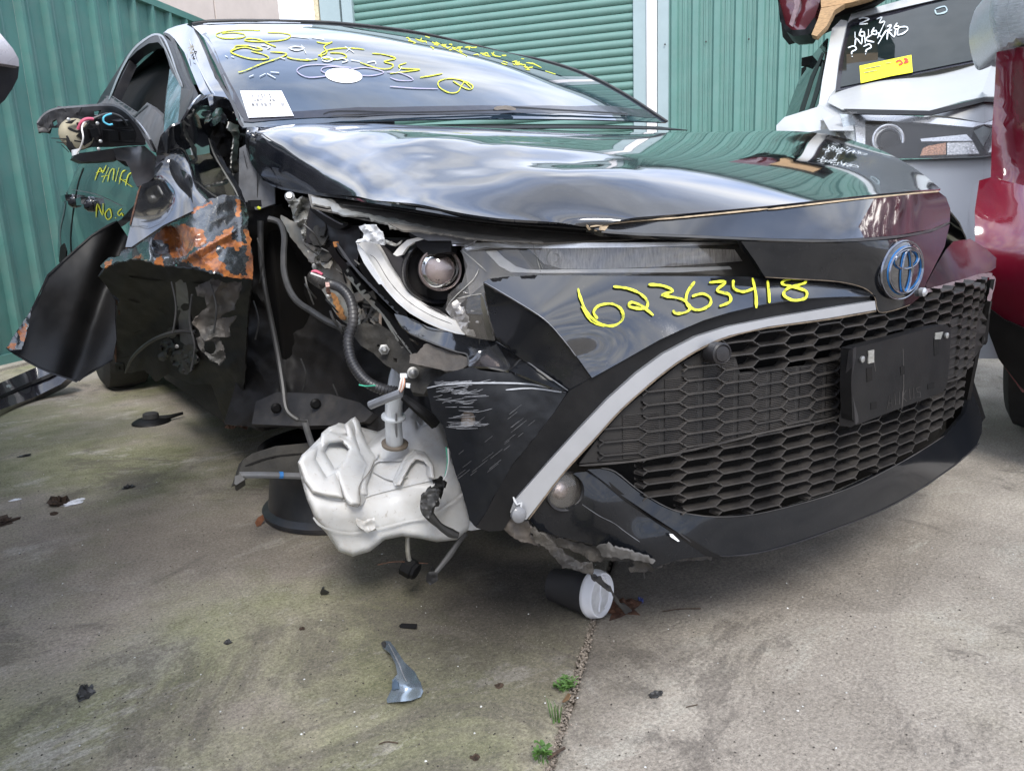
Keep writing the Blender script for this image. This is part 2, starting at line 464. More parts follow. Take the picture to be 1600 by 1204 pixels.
mat_copper = plain('peach_wire', (.5, .26, .18), .5); mat_greenwire = plain('green_wire', (.05, .4, .25), .5)
mat_bluewire = plain('light_blue_wire', (.1, .45, .6), .5)
mat_marker = plain('yellow_paint_marker', (.60, .62, .03), .6, var=.45, scale=60, bump=.3)
_t = mat_marker.node_tree; _b = _t.nodes['Principled BSDF']; _n = _t.nodes.new('ShaderNodeTexNoise'); _n.inputs['Scale'].default_value = 75; _n.inputs['Detail'].default_value = 6; _n.inputs['Roughness'].default_value = .7
_r = _t.nodes.new('ShaderNodeValToRGB'); _r.color_ramp.elements[0].position = .36; _r.color_ramp.elements[0].color = (.25, .25, .25, 1); _r.color_ramp.elements[1].position = .48
_c = _t.nodes.new('ShaderNodeTexCoord'); _t.links.new(_c.outputs['Object'], _n.inputs['Vector']); _t.links.new(_n.outputs['Fac'], _r.inputs[0]); _t.links.new(_r.outputs[0], _b.inputs['Alpha'])
mat_marker_w = plain('white_paint_marker', (.75, .8, .82), .55, var=.2, scale=60)
mat_marker_p = plain('faint_pink_marker', (.40, .36, .5), .5, var=.1)
mat_paper = plain('white_paper', (.78, .78, .8), .7, var=.03, bump=.05)
mat_ink = plain('black_ink', (.02, .02, .02), .7, bump=0)
mat_rubber = plain('tyre_rubber', (.016, .016, .017), .75, dust=.3, dustcol=(.1, .09, .08))
mat_rim = plain('black_steel_rim', (.012, .014, .018), .35, dust=.3, dustcol=(.14, .12, .1))
mat_rim_dark = plain('brown_dusty_drum', (.03, .02, .015), .8, dust=.4)
mat_seat = plain('dark_seat_cloth', (.02, .02, .023), .9)
mat_grey_trim = plain('grey_door_card', (.09, .092, .098), .6, dust=.2)
mat_mirror_plastic = plain('mirror_housing_plastic', (.010, .010, .012), .42, spec=.35, dust=.1, scale=12)
mat_brass = plain('yellowed_metal', (.30, .27, .19), .5, metal=.3, dust=.4, dustcol=(.12, .09, .06), scale=20)
def tankmat():
    t = NT('washer_tank_polyethylene')
    n = t.noise(6, 8, .7); f = t.ramp(n, [(.4, 0), (.8, .55)])
    c = t.mix(f, (.62, .625, .62), (.42, .37, .31)); n2 = t.noise(90, 4, .7); c = t.mix(t.ramp(n2, [(.62, 0), (.72, .6)]), c, (.24, .19, .14)); c = t.mix(t.ramp(t.noise(22, 8, .8, sc=(1, 1, .4)), [(.54, 0), (.68, .35)]), c, (.40, .33, .26))
    t.inp('Base Color', c); t.inp('Roughness', .38); t.inp('Subsurface Weight', .35); t.b.inputs['Subsurface Radius'].default_value = (.02, .018, .015); t.inp('Subsurface Scale', .5)
    t.bump(t.noise(14, 4), .25, .004); return t.m
mat_tank = tankmat()
mat_torn_dark = plain('torn_dark_metal', (.10, .097, .09), .5, metal=.3, dust=.5, dustcol=(.14, .10, .07), scale=25, bump=.4, bd=.002)
def glass(name, col, rough=.02, trans=1., ior=1.45, alpha=None):
    t = NT(name); t.inp('Base Color', col); t.inp('Roughness', rough); t.inp('Transmission Weight', trans); t.inp('IOR', ior); return t.m
mat_neck = NT('translucent_neck'); mat_neck.inp('Base Color', (.50, .53, .56)); mat_neck.inp('Roughness', .3); mat_neck.inp('Transmission Weight', .25); mat_neck = mat_neck.m
def sheet_glass(name, tint, fac, rough=.02, dirt=.12, dirtcol=(.55, .5, .42)):
    "thin clear sheet: mostly see-through, mirror reflection on top, some dust"
    t = NT(name); n = t.n; l = t.l
    tr = n.new('ShaderNodeBsdfTransparent'); tr.inputs[0].default_value = (*tint, 1)
    gl = n.new('ShaderNodeBsdfGlossy'); gl.inputs[1].default_value = rough
    lw = n.new('ShaderNodeLayerWeight'); p5 = t.math('POWER', lw.outputs['Facing'], 4.5); fr = n.new('ShaderNodeMath'); fr.operation = 'MULTIPLY_ADD'; l.new(p5, fr.inputs[0]); fr.inputs[1].default_value = .85; fr.inputs[2].default_value = (fac-1)**2/(fac+1)**2*.9
    mx = n.new('ShaderNodeMixShader'); l.new(fr.outputs[0], mx.inputs[0]); l.new(tr.outputs[0], mx.inputs[1]); l.new(gl.outputs[0], mx.inputs[2])
    df = n.new('ShaderNodeBsdfDiffuse'); df.inputs[0].default_value = (*dirtcol, 1)
    mx2 = n.new('ShaderNodeMixShader'); l.new(t.ramp(t.noise(25, 8, .75), [(.35, dirt*.4), (.75, dirt*2)]), mx2.inputs[0])
    l.new(mx.outputs[0], mx2.inputs[1]); l.new(df.outputs[0], mx2.inputs[2])
    l.new(mx2.outputs[0], n['Material Output'].inputs[0]); return t.m
mat_suv_cover = sheet_glass('clear_lamp_cover', (.95, .95, .95), 1.4, .05, .012)
mat_lamp_clear = sheet_glass('dusty_clear_lamp_cover', (.95, .95, .95), 1.5, .04, .04)
mat_lens = glass('projector_lens_glass', (.95, .95, .95), .0, 1, 1.5)
mat_ws = NT('windscreen_glass'); mat_ws.inp('Base Color', mat_ws.ramp(mat_ws.noise(1.2), [(.3, (.014, .024, .036)), (.7, (.022, .036, .052))]))
mat_ws.inp('Roughness', .015); mat_ws.inp('IOR', 1.65); mat_ws.inp('Coat Weight', 1.); mat_ws.inp('Coat Roughness', .01); mat_ws = mat_ws.m
mat_suv_glass = plain('dark_green_tinted_screen', (.008, .014, .014), .03, bump=0, var=.1, dust=.06, dustcol=(.2, .2, .2))
mat_side_glass = sheet_glass('side_window_glass', (.35, .5, .5), 1.6, .02, .05)
mat_frit = plain('black_screen_border', (.02, .02, .028), .12, bump=0)

# surface of the front of the wrecked car, as a depth function of the photograph's pixels
def yf(x): return .02+.25*x*x+.3*x**4
_gc = {}
def G(px, py, off=0.):
    k = (round(px, 1), round(py, 1), off)
    if k in _gc: return _gc[k]
    d = ray(px, py); S = np.linspace(.75, 2.6, 371); X = CAM[0]+d[0]*S; Y = CAM[1]+d[1]*S
    g = Y-(yf(X)+off); i = np.argmax(g > 0)
    if g[i] > 0 and i > 0:
        s = S[i-1]+(S[i]-S[i-1])*(-g[i-1])/(g[i]-g[i-1])
    else:
        m = (X > .1); s = float(S[m][np.argmax(g[m])]) if m.any() else 1.5
    _gc[k] = float(s); return float(s)
def Gf(off): return lambda x, y: G(x, y, off)

# ================================================================== SETTING
def dirv(az): a = rad(az); return np.array([math.sin(a), math.cos(a), 0.])
def concrete(name, green, seed):
    t = NT(name)
    n1 = t.noise(1.15, 8, .66); n2 = t.noise(2.2, 9, .62); n3 = t.noise(11, 9, .75)
    base = t.ramp(n2, [(.28, (.20, .172, .138)), (.5, (.34, .30, .245)), (.68, (.42, .38, .32)), (.8, (.48, .44, .38))])
    if green:
        moss = t.ramp(n1, [(.44, 0), (.56, .8)])
        mossn = t.mix(t.ramp(n3, [(.35, 0), (.65, 1)]), (.155, .165, .075), (.29, .285, .165)); c = t.mix(moss, base, mossn)
        pk = t.ramp(t.noise(1.3, 5, .6, sc=(1.3, .8, 1)), [(.52, 0), (.64, .5)]); c = t.mix(pk, c, (.32, .27, .23))
    else:
        base = t.ramp(n2, [(.28, (.235, .205, .168)), (.5, (.36, .32, .27)), (.68, (.46, .415, .35)), (.8, (.52, .475, .41))])
        moss = t.ramp(t.noise(1.6, 7, .7), [(.52, 0), (.70, .4)]); c = t.mix(moss, base, (.20, .185, .12))
    # pale wear and dark stains and patches, some with contact shade painted in
    w = t.ramp(t.noise(3.4, 10, .8, sc=(1, 1.7, 1), dist=.4), [(.55, 0), (.61, .7)]); c = t.mix(w, c, (.44, .41, .35))
    def spot(p, r0, r1, k, col, nz, ns):
        nonlocal c
        mp = t.n.new('ShaderNodeVectorMath'); mp.operation = 'DISTANCE'
        t.l.new(t.co, mp.inputs[0]); mp.inputs[1].default_value = p
        ds = t.math('ADD', mp.outputs['Value'], t.math('MULTIPLY', t.math('SUBTRACT', t.noise(ns, 8, .75), .5), nz))
        c = t.mix(t.ramp(ds, [(r0, k), (r1, 0)]), c, col)
    spot((-.58, .46, 0), .08, .42, .85, (.045, .038, .033), .6, 5)  # stain, deepened with painted contact shade under the bumper
    spot((-.15, .75, 0), .30, .75, .6, (.06, .053, .047), .7, 3)  # broad contact shade below the car front, painted in
    spot((-.95, .15, 0), .02, .16, .5, (.07, .062, .055), .4, 7)
    spot((-1.0, 1.35, 0), .20, .60, .55, (.075, .066, .06), .8, 4)
    spot((.35, -.25, 0), .05, .45, .35, (.10, .092, .08), .9, 5)
    if green:
        spot((-1.02, 2.7, 0), .10, .35, .5, (.07, .075, .06), .3, 3)  # darker patch on the left slab
        spot((-1.28, .9, 0), .0, .22, .6, (.36, .30, .26), .35, 6)
        spot((-1.15, .75, 0), .0, .12, .7, (.33, .31, .26), .3, 8)
    st = t.ramp(t.noise(1.7, 9, .8, dist=.7), [(.54, 0), (.60, .55)]); c = t.mix(st, c, (.115, .10, .086))
    # aggregate and grit, as tone
    g1 = t.ramp(t.noise(150, 8, .8), [(.32, .4), (.5, 1.0), (.68, 1.65)]); c = t.mix(.85, c, g1, 'MULTIPLY')
    g2 = t.ramp(t.noise(14, 6, .75), [(.3, .84), (.7, 1.14)]); c = t.mix(.6, c, g2, 'MULTIPLY')
    sp = t.ramp(t.noise(330, 3, .7), [(.60, 0), (.67, .75)]); c = t.mix(sp, c, (.05, .043, .036))
    sp3 = t.ramp(t.noise(70, 6, .8), [(.62, 0), (.68, .8)]); c = t.mix(sp3, c, (.05, .042, .036))
    sp2 = t.ramp(t.noise(280, 3, .7), [(.64, 0), (.70, .7)]); c = t.mix(sp2, c, (.52, .49, .43))
    t.inp('Base Color', c); t.inp('Roughness', .92); t.inp('Specular IOR Level', .3)
    t.bump(t.math('ADD', t.noise(110, 9, .8), t.math('MULTIPLY', n3, .8)), .9, .005)
    return t.m
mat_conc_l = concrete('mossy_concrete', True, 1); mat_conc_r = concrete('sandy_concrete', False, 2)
mat_gravel = plain('grit', (.19, .16, .13), .95, var=.7, scale=200, bump=.5)

V = [(-70, -70, -.04), (70, -70, -.04), (70, 70, -.04), (-70, 70, -.04)]
ground = mesh_obj('ground', V, [(0, 1, 2, 3)], mat_gravel, smooth=0, kind='structure')
JA = W(930, 960, z=0); JB = W(858, 1204, z=0); jd = (JA-JB)/np.linalg.norm(JA-JB); jn = np.array([-jd[1], jd[0], 0])
def slab(n, side, m):
    "one poured slab: its edge along the joint is slightly broken and worn round"
    r = []; L = np.r_[np.linspace(-26, -1.2, 8), np.linspace(-1.15, 3.4, 300), np.linspace(3.6, 26, 8)]
    for i, s in enumerate(L):
        w = .005+.005*noise.fractal(Vector((s*9, side*5, 0)), .8, 2, 5) if -1.2 < s < 3.5 else .005
        r.append(JA+jd*s+jn*side*max(.002, w))
    V = []
    for p in r:
        q = jn*side
        V += [p+q*0-EZ*.04, p-EZ*.006, p+q*.004-EZ*.0015, p+q*.012, p+q*26]
    F = []
    for i in range(len(r)-1):
        for k in range(4):
            a = i*5+k; f = (a, a+1, a+6, a+5)
            F.append(f[::-1] if side > 0 else f)
    return mesh_obj('concrete_slab', V, F, m, ground, smooth=50)
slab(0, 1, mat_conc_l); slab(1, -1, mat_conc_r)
# grit in the joint
def stones(name, n, fn, smin, smax, m, **kw):
    V = []; F = []
    for i in range(n):
        c = fn(); r = random.uniform(smin, smax); s = len(V)
        pts = [(1, 0, 0), (0, 1, 0), (-1, 0, 0), (0, -1, 0), (0, 0, 1), (0, 0, -.4)]
        a = random.random()*6.28
        for p in pts:
            k = r*random.uniform(.6, 1.3); V.append((c[0]+k*(p[0]*math.cos(a)-p[1]*math.sin(a)), c[1]+k*(p[0]*math.sin(a)+p[1]*math.cos(a)), c[2]+k*p[2]*.8))
        for k in range(4): F += [(s+k, s+(k+1) % 4, s+4), (s+(k+1) % 4, s+k, s+5)]
    return mesh_obj(name, V, F, m, smooth=0, **kw)
def jpt():
    s = random.uniform(-.6, .15) if random.random() < .8 else random.uniform(-.6, 1.0)
    return JA+jd*s+jn*random.gauss(0, .0045)+EZ*random.uniform(-.012, .0005)
stones('joint_grit', 2600, jpt, .001, .0034, mat_gravel, kind='stuff', label='fine grit and stones filling the joint between the two concrete slabs')
mat_crumb = plain('dark_crumbs', (.05, .042, .036), .9, var=.8, scale=90)
def cpt():
    while True:
        p = W(random.uniform(-50, 1650), 640+560*random.random()**.8, z=.001)
        if random.random() < (.9 if p[0] < -.5 else .45): return p
stones('scattered_crumbs', 900, cpt, .0006, .0022, mat_crumb, kind='stuff', label='tiny dark crumbs of dirt scattered over the concrete')

mat_bits = plain('pale_fragments', (.55, .55, .53), .35, bump=0, var=.3)
def bpt():
    return W(random.uniform(0, 1600), 660+540*random.random(), z=.001)
stones('pale_fragments', 160, bpt, .0007, .0024, mat_bits, kind='stuff', label='tiny pale glass and plastic fragments scattered over the concrete')

# ---- left fence
fgreen = plain('green_fence_steel', (.075, .185, .165), .35, var=.14, scale=2.2, bump=.03, dust=.3, dustcol=(.16, .2, .18), metal=.0)
f0 = np.array([-1.249, 4.794, 0]); fd = dirv(45.6); fnrm = np.array([fd[1], -fd[0], 0])
fence = thing('corrugated_fence', 'dark green ribbed steel fence running behind the wrecked car at the left', 'fence', tuple(f0))
PITCH_F = .222
def fence_sheet(s0, nrib, h):
    prof = []
    for r in range(nrib):
        a = r*PITCH_F
        prof += [(a+.0, .0), (a+.010, .046), (a+.036, .046), (a+.056, 0), (a+.110, .0), (a+.116, .003), (a+.126, .003), (a+.132, 0)]
    prof.append((nrib*PITCH_F, 0))
    V = []; F = []
    for s, o in prof:
        for z in (.03, h): V.append(f0+fd*(s0+s)+fnrm*o+EZ*z)
    for i in range(len(prof)-1): a = i*2; F.append((a, a+2, a+3, a+1))
    return mesh_obj('fence_sheet', V, F, fgreen, fence, smooth=0)
s = .57-PITCH_F*4*6
for k in range(12):
    if s > 4.2: break
    fence_sheet(s, 4, 2.45); s += 4*PITCH_F+.0005
for nm, z0, z1, o0, o1 in (('top_rail', 2.44, 2.49, -.03, .05), ('bottom_rail', .0, .07, .0, .045)):
    v, f = box_geo(f0+fd*(-.9)+fnrm*((o0+o1)/2)+EZ*(z0+z1)/2, fd, fnrm, EZ, 5.3, (o1-o0)/2, (z1-z0)/2)
    mesh_obj(nm, v, f, fgreen, fence, smooth=0)
# strip of old concrete footing along the fence
v, f = box_geo(f0+fd*(-.9)+fnrm*.05+EZ*.004, fd, fnrm, EZ, 5.3, .09, .012)
mesh_obj('fence_footing', v, f, mat_conc_r, smooth=0, kind='structure')

# ---- building behind the fence
pinkw = plain('pinkish_precast_concrete', (.50, .43, .385), .85, var=.06, scale=2, dust=.2, dustcol=(.36, .31, .28))
pb = thing('precast_building', 'pinkish beige precast concrete building rising behind the green fence', 'building', (2.5, 14, 0))
c0 = W(437, 20, d=15.); c1 = W(335, 10, d=13.5); c2 = W(60, 0, d=9.5+1.2)
for a, b in ((c0, c1), (c1, c2)):
    a = a.copy(); b = b.copy(); a[2] = b[2] = 0
    d = (b-a); L = np.linalg.norm(d); d /= L; n = np.array([d[1], -d[0], 0])
    if n @ (CAM-a) > 0: n = -n
    v, f = box_geo((a+b)/2+n*1.5+EZ*2.6, d, n, EZ, L/2-.012, 1.5, 2.6)
    bevel(mesh_obj('wall_panel', v, f, pinkw, pb, smooth=0), .01)

# ---- steel shed with roller door
sgreen = plain('pale_green_cladding', (.105, .225, .195), .38, var=.06, scale=4, bump=.03, dust=.15, dustcol=(.25, .3, .28))
rgreen = plain('green_roller_door', (.125, .24, .21), .40, var=.06, scale=4, bump=.03, dust=.15, dustcol=(.22, .28, .26))
jgreen = plain('grey_green_flashing', (.31, .39, .405), .45, var=.06, scale=4, bump=.03)
pwhite = plain('white_downpipe_paint', (.80, .78, .79), .5, var=.04)
p0 = W(1020, 190, d=8.); p0[2] = 0; sdv = dirv(-38); sn = np.array([sdv[1], -sdv[0], 0]); sn = sn if sn @ (CAM-p0) > 0 else -sn
SH = 4.6
shed = thing('steel_shed', 'green steel shed with a wide roller door behind the wrecked car', 'shed', tuple(p0))
def sbox(name, s0, s1, o0, o1, z0, z1, m, par=shed, bv=0):
    v, f = box_geo(p0+sdv*(s0+s1)/2+sn*(o0+o1)/2+EZ*(z0+z1)/2, sdv, sn, EZ, (s1-s0)/2, (o1-o0)/2, (z1-z0)/2)
    o = mesh_obj(name, v, f, m, par, smooth=0)
    if bv: bevel(o, bv)
    return o
# roller door curtain: every slat its own piece, one shared mesh
PS = .0815; prof = [(0, 0), (.003, .006), (.018, .017), (.036, .022), (.054, .019), (.070, .010), (.0765, .001), (.081, -.006)]
V = []; F = []
for z, o in prof:
    V += [sdv*.19+sn*o+EZ*z, sdv*3.30+sn*o+EZ*z]
for i in range(len(prof)-1): F.append((2*i, 2*i+1, 2*i+3, 2*i+2))
door = sbox('roller_door', .19, 3.30, -.09, -.05, .0, 4.0, rgreen)
slat = None; k = 0; z = .02
while z < 4.0:
    if slat is None:
        slat = mesh_obj('slat', V, F, rgreen, None, smooth=40); slat.parent = door; slat.location = tuple(p0+EZ*z); base = slat
    else:
        o = base.copy(); COL.objects.link(o); o.parent = door; o.location = tuple(p0+EZ*z)
    z += PS
sbox('door_jamb', .06, .19, -.1, .05, 0, 4.1, jgreen, bv=.004); sbox('door_jamb', 3.30, 3.43, -.1, .06, 0, 4.1, jgreen, bv=.004)
sbox('door_jamb', 3.47, 3.72, -.1, .03, 0, 4.1, jgreen, bv=.004)
sbox('corner_post', 3.74, 3.80, -.08, .02, 0, 4.1, plain('cream_timber', (.55, .48, .33), .8))
sbox('door_head', .06, 3.72, -.1, .07, 4.1, SH, jgreen, bv=.004)
sbox('downpipe', -.045, .055, .0, .07, 0, SH, pwhite, bv=.006)
sbox('gutter', -6.2, 3.8, .0, .16, SH, SH+.15, jgreen, bv=.01)
sbox('corner_flashing', -.16, -.05, -.05, .012, 0, SH, jgreen, bv=.003)
PW = .205
prof = [(0, 0), (.012, .0), (.030, .032), (.085, .032), (.103, 0), (.132, 0), (.137, .012), (.147, .012), (.152, 0), (.18, 0), (.185, .010), (.192, .010), (.197, 0)]
s = -.16
for sh in range(7):
    V = []; F = []; pr = [(-(a+k*PW), o) for k in range(4) for a, o in prof]+[(-4*PW, 0)]
    for a, o in pr:
        for zz in (0, SH): V.append(p0+sdv*(s+a)+sn*o+EZ*zz)
    for i in range(len(pr)-1): q = 2*i; F.append((q, q+1, q+3, q+2))
    w = mesh_obj('wall_sheet', V, F, sgreen, shed, smooth=0)
    s -= 4*PW+.0005
V = []; F = []
for i in range(14):
    for zz, dz in ((2.35, .0), (1.2, .03)):
        c = p0+sdv*(-.05-.07-i*PW*2+random.uniform(-.01, .01))+sn*.03+EZ*(zz+random.uniform(-.02, .02))
        v, f = lathe_geo(c, sn, [(0, .009), (.004, .009), (.007, .005)], 8); V, F = join((V, F), (v, f))
mesh_obj('wall_screws', V, F, mat_hose, shed, kind='stuff')
# thick body of the shed so that the wall is not a screen
v, f = box_geo(p0-sdv*1.2-sn*1.6+EZ*2.2, sdv, sn, EZ, 4.9, 1.45, 2.2); mesh_obj('shed_body', v, f, sgreen, shed, smooth=0)

# ================================================================== WHITE SUV
suvw = plain('white_pearl_paint', (.46, .47, .465), .3, var=.03, scale=3, bump=0, coat=.0, dust=.08, dustcol=(.4, .38, .34))
chrome = plain('chrome', (.55, .56, .58), .25, metal=.6, bump=0, var=.05)
darklamp = plain('lamp_interior_black', (.006, .006, .008), .6, spec=.15, bump=0)
suv = thing('white_suv', 'damaged white SUV parked behind the wrecked black car at the right', 'car', tuple(W(1450, 200, d=3.2)*[1, 1, 0]))
SD = tps([(1296, 150, 'd', 3.75), (1562, 90, 'd', 3.45), (1312, 178, 'd', 3.05), (1560, 160, 'd', 2.85), (1560, 380, 'd', 2.75), (1430, 300, 'd', 2.85), (1213, 200, 'd', 4.3)])
SDL = tps([(1312, 178, 'd', 3.08), (1560, 160, 'd', 2.90), (1440, 380, 'd', 2.66)])
def sp(name, out, m, off=0, **kw):
    fn = kw.pop('fn', SD); return patch(name, out, None, m, kw.pop('parent', suv), fn=lambda x, y: fn(x, y)-off, **kw)
sp('front_bumper', [(1300, 200), (1345, 226), (1395, 250), (1542, 246), (1545, 205), (1640, 205), (1640, 560), (1420, 560), (1400, 300)], suvw, smooth=False, grid=20, back=(.1, .25, 0), fn=tps([(1312, 178, 'd', 3.08), (1560, 160, 'd', 2.90), (1440, 380, 'd', 2.66)]))
sp('front_panel', [(1462, 180), (1500, 167), (1562, 148), (1640, 130), (1640, 215), (1548, 215), (1541, 193), (1500, 185)], suvw, off=.01, grid=14, back=(.05, .1, 0), fn=SDL)
sp('fender', [(1213, 196), (1226, 183), (1262, 172), (1281, 166), (1296, 176), (1318, 190), (1320, 214), (1360, 245), (1420, 330), (1250, 330), (1213, 300)], suvw, fn=tps([(1213, 185, 'd', 3.5), (1300, 175, 'd', 3.3), (1300, 330, 'd', 3.1), (1213, 330, 'd', 3.3), (1350, 240, 'd', 2.98)]), bump=.01, bs=18, ridge=.01, grid=6)
HD = tps([(1296, 150, 'd', 3.8), (1562, 88, 'd', 3.6), (1312, 172, 'd', 3.24), (1452, 173, 'd', 3.06), (1640, 120, 'd', 2.95), (1400, 150, 'd', 3.32)])
sp('inner_wing', [(1276, 168), (1290, 146), (1312, 146), (1330, 172), (1334, 204), (1296, 204)], suvw, fn=HD, off=-.12, grid=10)
hood2 = sp('hood', [(1293, 160), (1297, 150), (1308, 141), (1400, 119), (1480, 104), (1562, 88), (1640, 72), (1640, 122), (1562, 146), (1500, 159), (1470, 168), (1452, 174), (1390, 173), (1315, 171)], suvw, fn=HD, grid=9, bump=.006, bs=60)
sp('hood_gap_shade_strip', [(1318, 170), (1452, 173), (1562, 146), (1640, 122), (1640, 130), (1562, 153), (1455, 180), (1330, 178)], mat_plastic, off=-.02)  # dark strip painting the shade in the gap below the hood
WS2 = tps([(1308, 139, 'd', 3.82), (1640, 75, 'd', 3.5), (1327, 36, 'd', 4.3), (1560, -25, 'd', 4.1)])
sp('windscreen_border', [(1303, 143), (1308, 100), (1322, 36), (1332, 30), (1470, -4), (1650, -48), (1650, 74), (1480, 106)], mat_frit, fn=WS2, off=-.01)
ws2 = sp('windscreen', [(1313, 136), (1320, 80), (1330, 42), (1470, 2), (1650, -40), (1650, 68), (1480, 102)], mat_suv_glass, fn=WS2, grid=20)
sp('roof', [(1324, 36), (1330, 22), (1440, -8), (1650, -62), (1650, -46), (1470, -2), (1332, 30)], suvw, fn=WS2, off=.02, back=(.6, .45, -.05))
sp('pillar', [(1279, 166), (1285, 124), (1300, 45), (1314, 31), (1324, 33), (1311, 90), (1305, 139), (1296, 150), (1292, 162)], suvw, fn=WS2, off=.03, grid=8, thick=.02)
SW2 = tps([(1293, 60, 'd', 4.35), (1225, 182, 'd', 5.2), (1280, 165, 'd', 3.9)])
sp('side_window', [(1227, 184), (1232, 168), (1250, 120), (1268, 88), (1292, 60), (1286, 110), (1279, 166)], mat_suv_glass, fn=SW2, thick=.01, grid=9)
for pl in ([(1248, 175), (1266, 120), (1284, 82), (1287, 84), (1271, 124), (1256, 172)], [(1264, 172), (1276, 130), (1285, 96), (1287, 100), (1280, 140), (1270, 171)]):
    sp('window_pillar', pl, mat_plastic, fn=SW2, off=.015, thick=.01)
sp('wheel_arch_damage', [(1262, 200), (1275, 186), (1290, 190), (1302, 196), (1312, 215), (1310, 232), (1290, 214)], mat_zinc, fn=tps([(1213, 200, 'd', 4.4), (1320, 200, 'd', 3.0), (1300, 320, 'd', 3.0)]), off=.08, bump=.03, bs=6, grid=4)
lamp2 = sp('headlight', [(1312, 178), (1330, 176), (1400, 181), (1480, 186), (1541, 194), (1521, 204), (1541, 236), (1536, 243), (1470, 246), (1395, 247), (1348, 228), (1322, 215)], darklamp, off=.03, grid=6, fn=SDL)
sp('lamp_clear_side', [(1312, 178), (1345, 180), (1347, 226), (1322, 214)], plain('pale_lamp_side', (.34, .38, .40), .25, metal=.3, var=.4, scale=30), off=.035, parent=lamp2, fn=SDL)
sp('lamp_trim', [(1330, 178), (1400, 180), (1480, 185), (1541, 193), (1520, 199), (1430, 191), (1352, 188), (1352, 226), (1338, 222), (1336, 190)], chrome, off=.05, parent=lamp2, grid=5, fn=SDL)
sp('lamp_trim', [(1438, 217), (1510, 210), (1520, 220), (1440, 221)], chrome, off=.05, parent=lamp2, fn=SDL)
mat_amb = plain('amber_reflector', (.55, .25, .12), .25, var=.5, scale=160); mat_facet = plain('faceted_reflector', (.45, .44, .43), .2, var=.7, scale=140, metal=.7)
sp('indicator', [(1450, 228), (1478, 223), (1478, 241), (1438, 243), (1442, 232)], mat_amb, off=.045, parent=lamp2, fn=SDL)
sp('reflector', [(1480, 223), (1520, 221), (1530, 240), (1480, 242)], mat_facet, off=.045, parent=lamp2, fn=SDL)
c = at(SDL, 1387, 219, .04); vd = -(FW*.8+RT*.1)
mesh_obj('projector', *lathe_geo(c, vd, [(0, .058), (.008, .058), (.011, .053), (.008, .048), (-.012, .046), (-.016, .036), (-.008, .034), (.002, .026), (.006, .012), (.007, .002)], 32), chrome, lamp2)
sp('lamp_cover', [(1312, 176), (1330, 174), (1400, 179), (1480, 184), (1542, 193), (1523, 204), (1543, 237), (1537, 244), (1470, 247), (1395, 248), (1348, 229), (1322, 216)], mat_suv_cover, off=.095, parent=lamp2, grid=12, fn=SDL)
mesh_obj('projector_core', *lathe_geo(c+np.array(vd)*.010, vd, [(-.004, .040), (.004, .040), (.006, .034), (.001, .030), (.003, .018), (.005, .003)], 28), darklamp, lamp2)
mat_yel = plain('yellow_card', (.80, .72, .02), .6, var=.05); mat_red_ink = plain('red_ink', (.6, .06, .03), .6)
note = sp('yellow_note', [(1343, 103), (1424, 86), (1426, 113), (1392, 119), (1345, 130)], mat_yel, fn=WS2, off=.012, thick=.001, grid=20)
WF = lambda x, y: WS2(x, y)
strokes('note_lettering', [[(1400, 97), (1406, 94), (1410, 99), (1404, 101)], [(1412, 92), (1418, 93), (1413, 98), (1420, 96)]], WS2, 3, mat_red_ink, note, off=.02)
strokes('note_lettering', [[(1350, 108), (1376, 103)], [(1350, 114), (1370, 110)], [(1384, 99), (1392, 98)]], WS2, 1.6, plain('grey_ink', (.2, .2, .18), .7), note, off=.02)
strokes('painted_writing', [
    [(1342, 30), (1350, 28), (1358, 30), (1350, 34), (1343, 38), (1356, 37)], [(1370, 30), (1378, 27), (1374, 36), (1382, 33)],
    [(1336, 50), (1336, 60)], [(1346, 45), (1343, 55), (1350, 56), (1350, 50), (1344, 51)], [(1357, 46), (1357, 57)], [(1366, 43), (1362, 52), (1369, 54), (1369, 48), (1363, 50)], [(1383, 34), (1371, 60)],
    [(1386, 42), (1392, 39), (1390, 45), (1386, 49), (1394, 47)], [(1402, 36), (1397, 44), (1403, 46), (1404, 41), (1398, 42)],
    [(1336, 71), (1338, 60), (1346, 69), (1347, 58)], [(1351, 56), (1352, 68)], [(1363, 54), (1352, 62), (1366, 66)], [(1372, 51), (1377, 58), (1385, 47)], [(1385, 47), (1372, 69)],
    [(1386, 62), (1388, 50), (1397, 58), (1399, 47)], [(1402, 55), (1404, 44), (1416, 42), (1418, 47), (1410, 53), (1402, 55)],
    [(1325, 75), (1334, 72), (1338, 77), (1331, 81), (1331, 85)], [(1331, 88), (1332, 89)], [(1349, 73), (1358, 69), (1361, 74), (1354, 78), (1353, 82)], [(1352, 84), (1353, 85)]],
    WS2, 2.2, mat_marker_w, ws2, off=.008)
strokes('cabin_mirror', [[(1462, 14), (1476, 10), (1479, 18), (1464, 22), (1461, 15)]], WS2, 2.4, jgreen, ws2, off=.006)

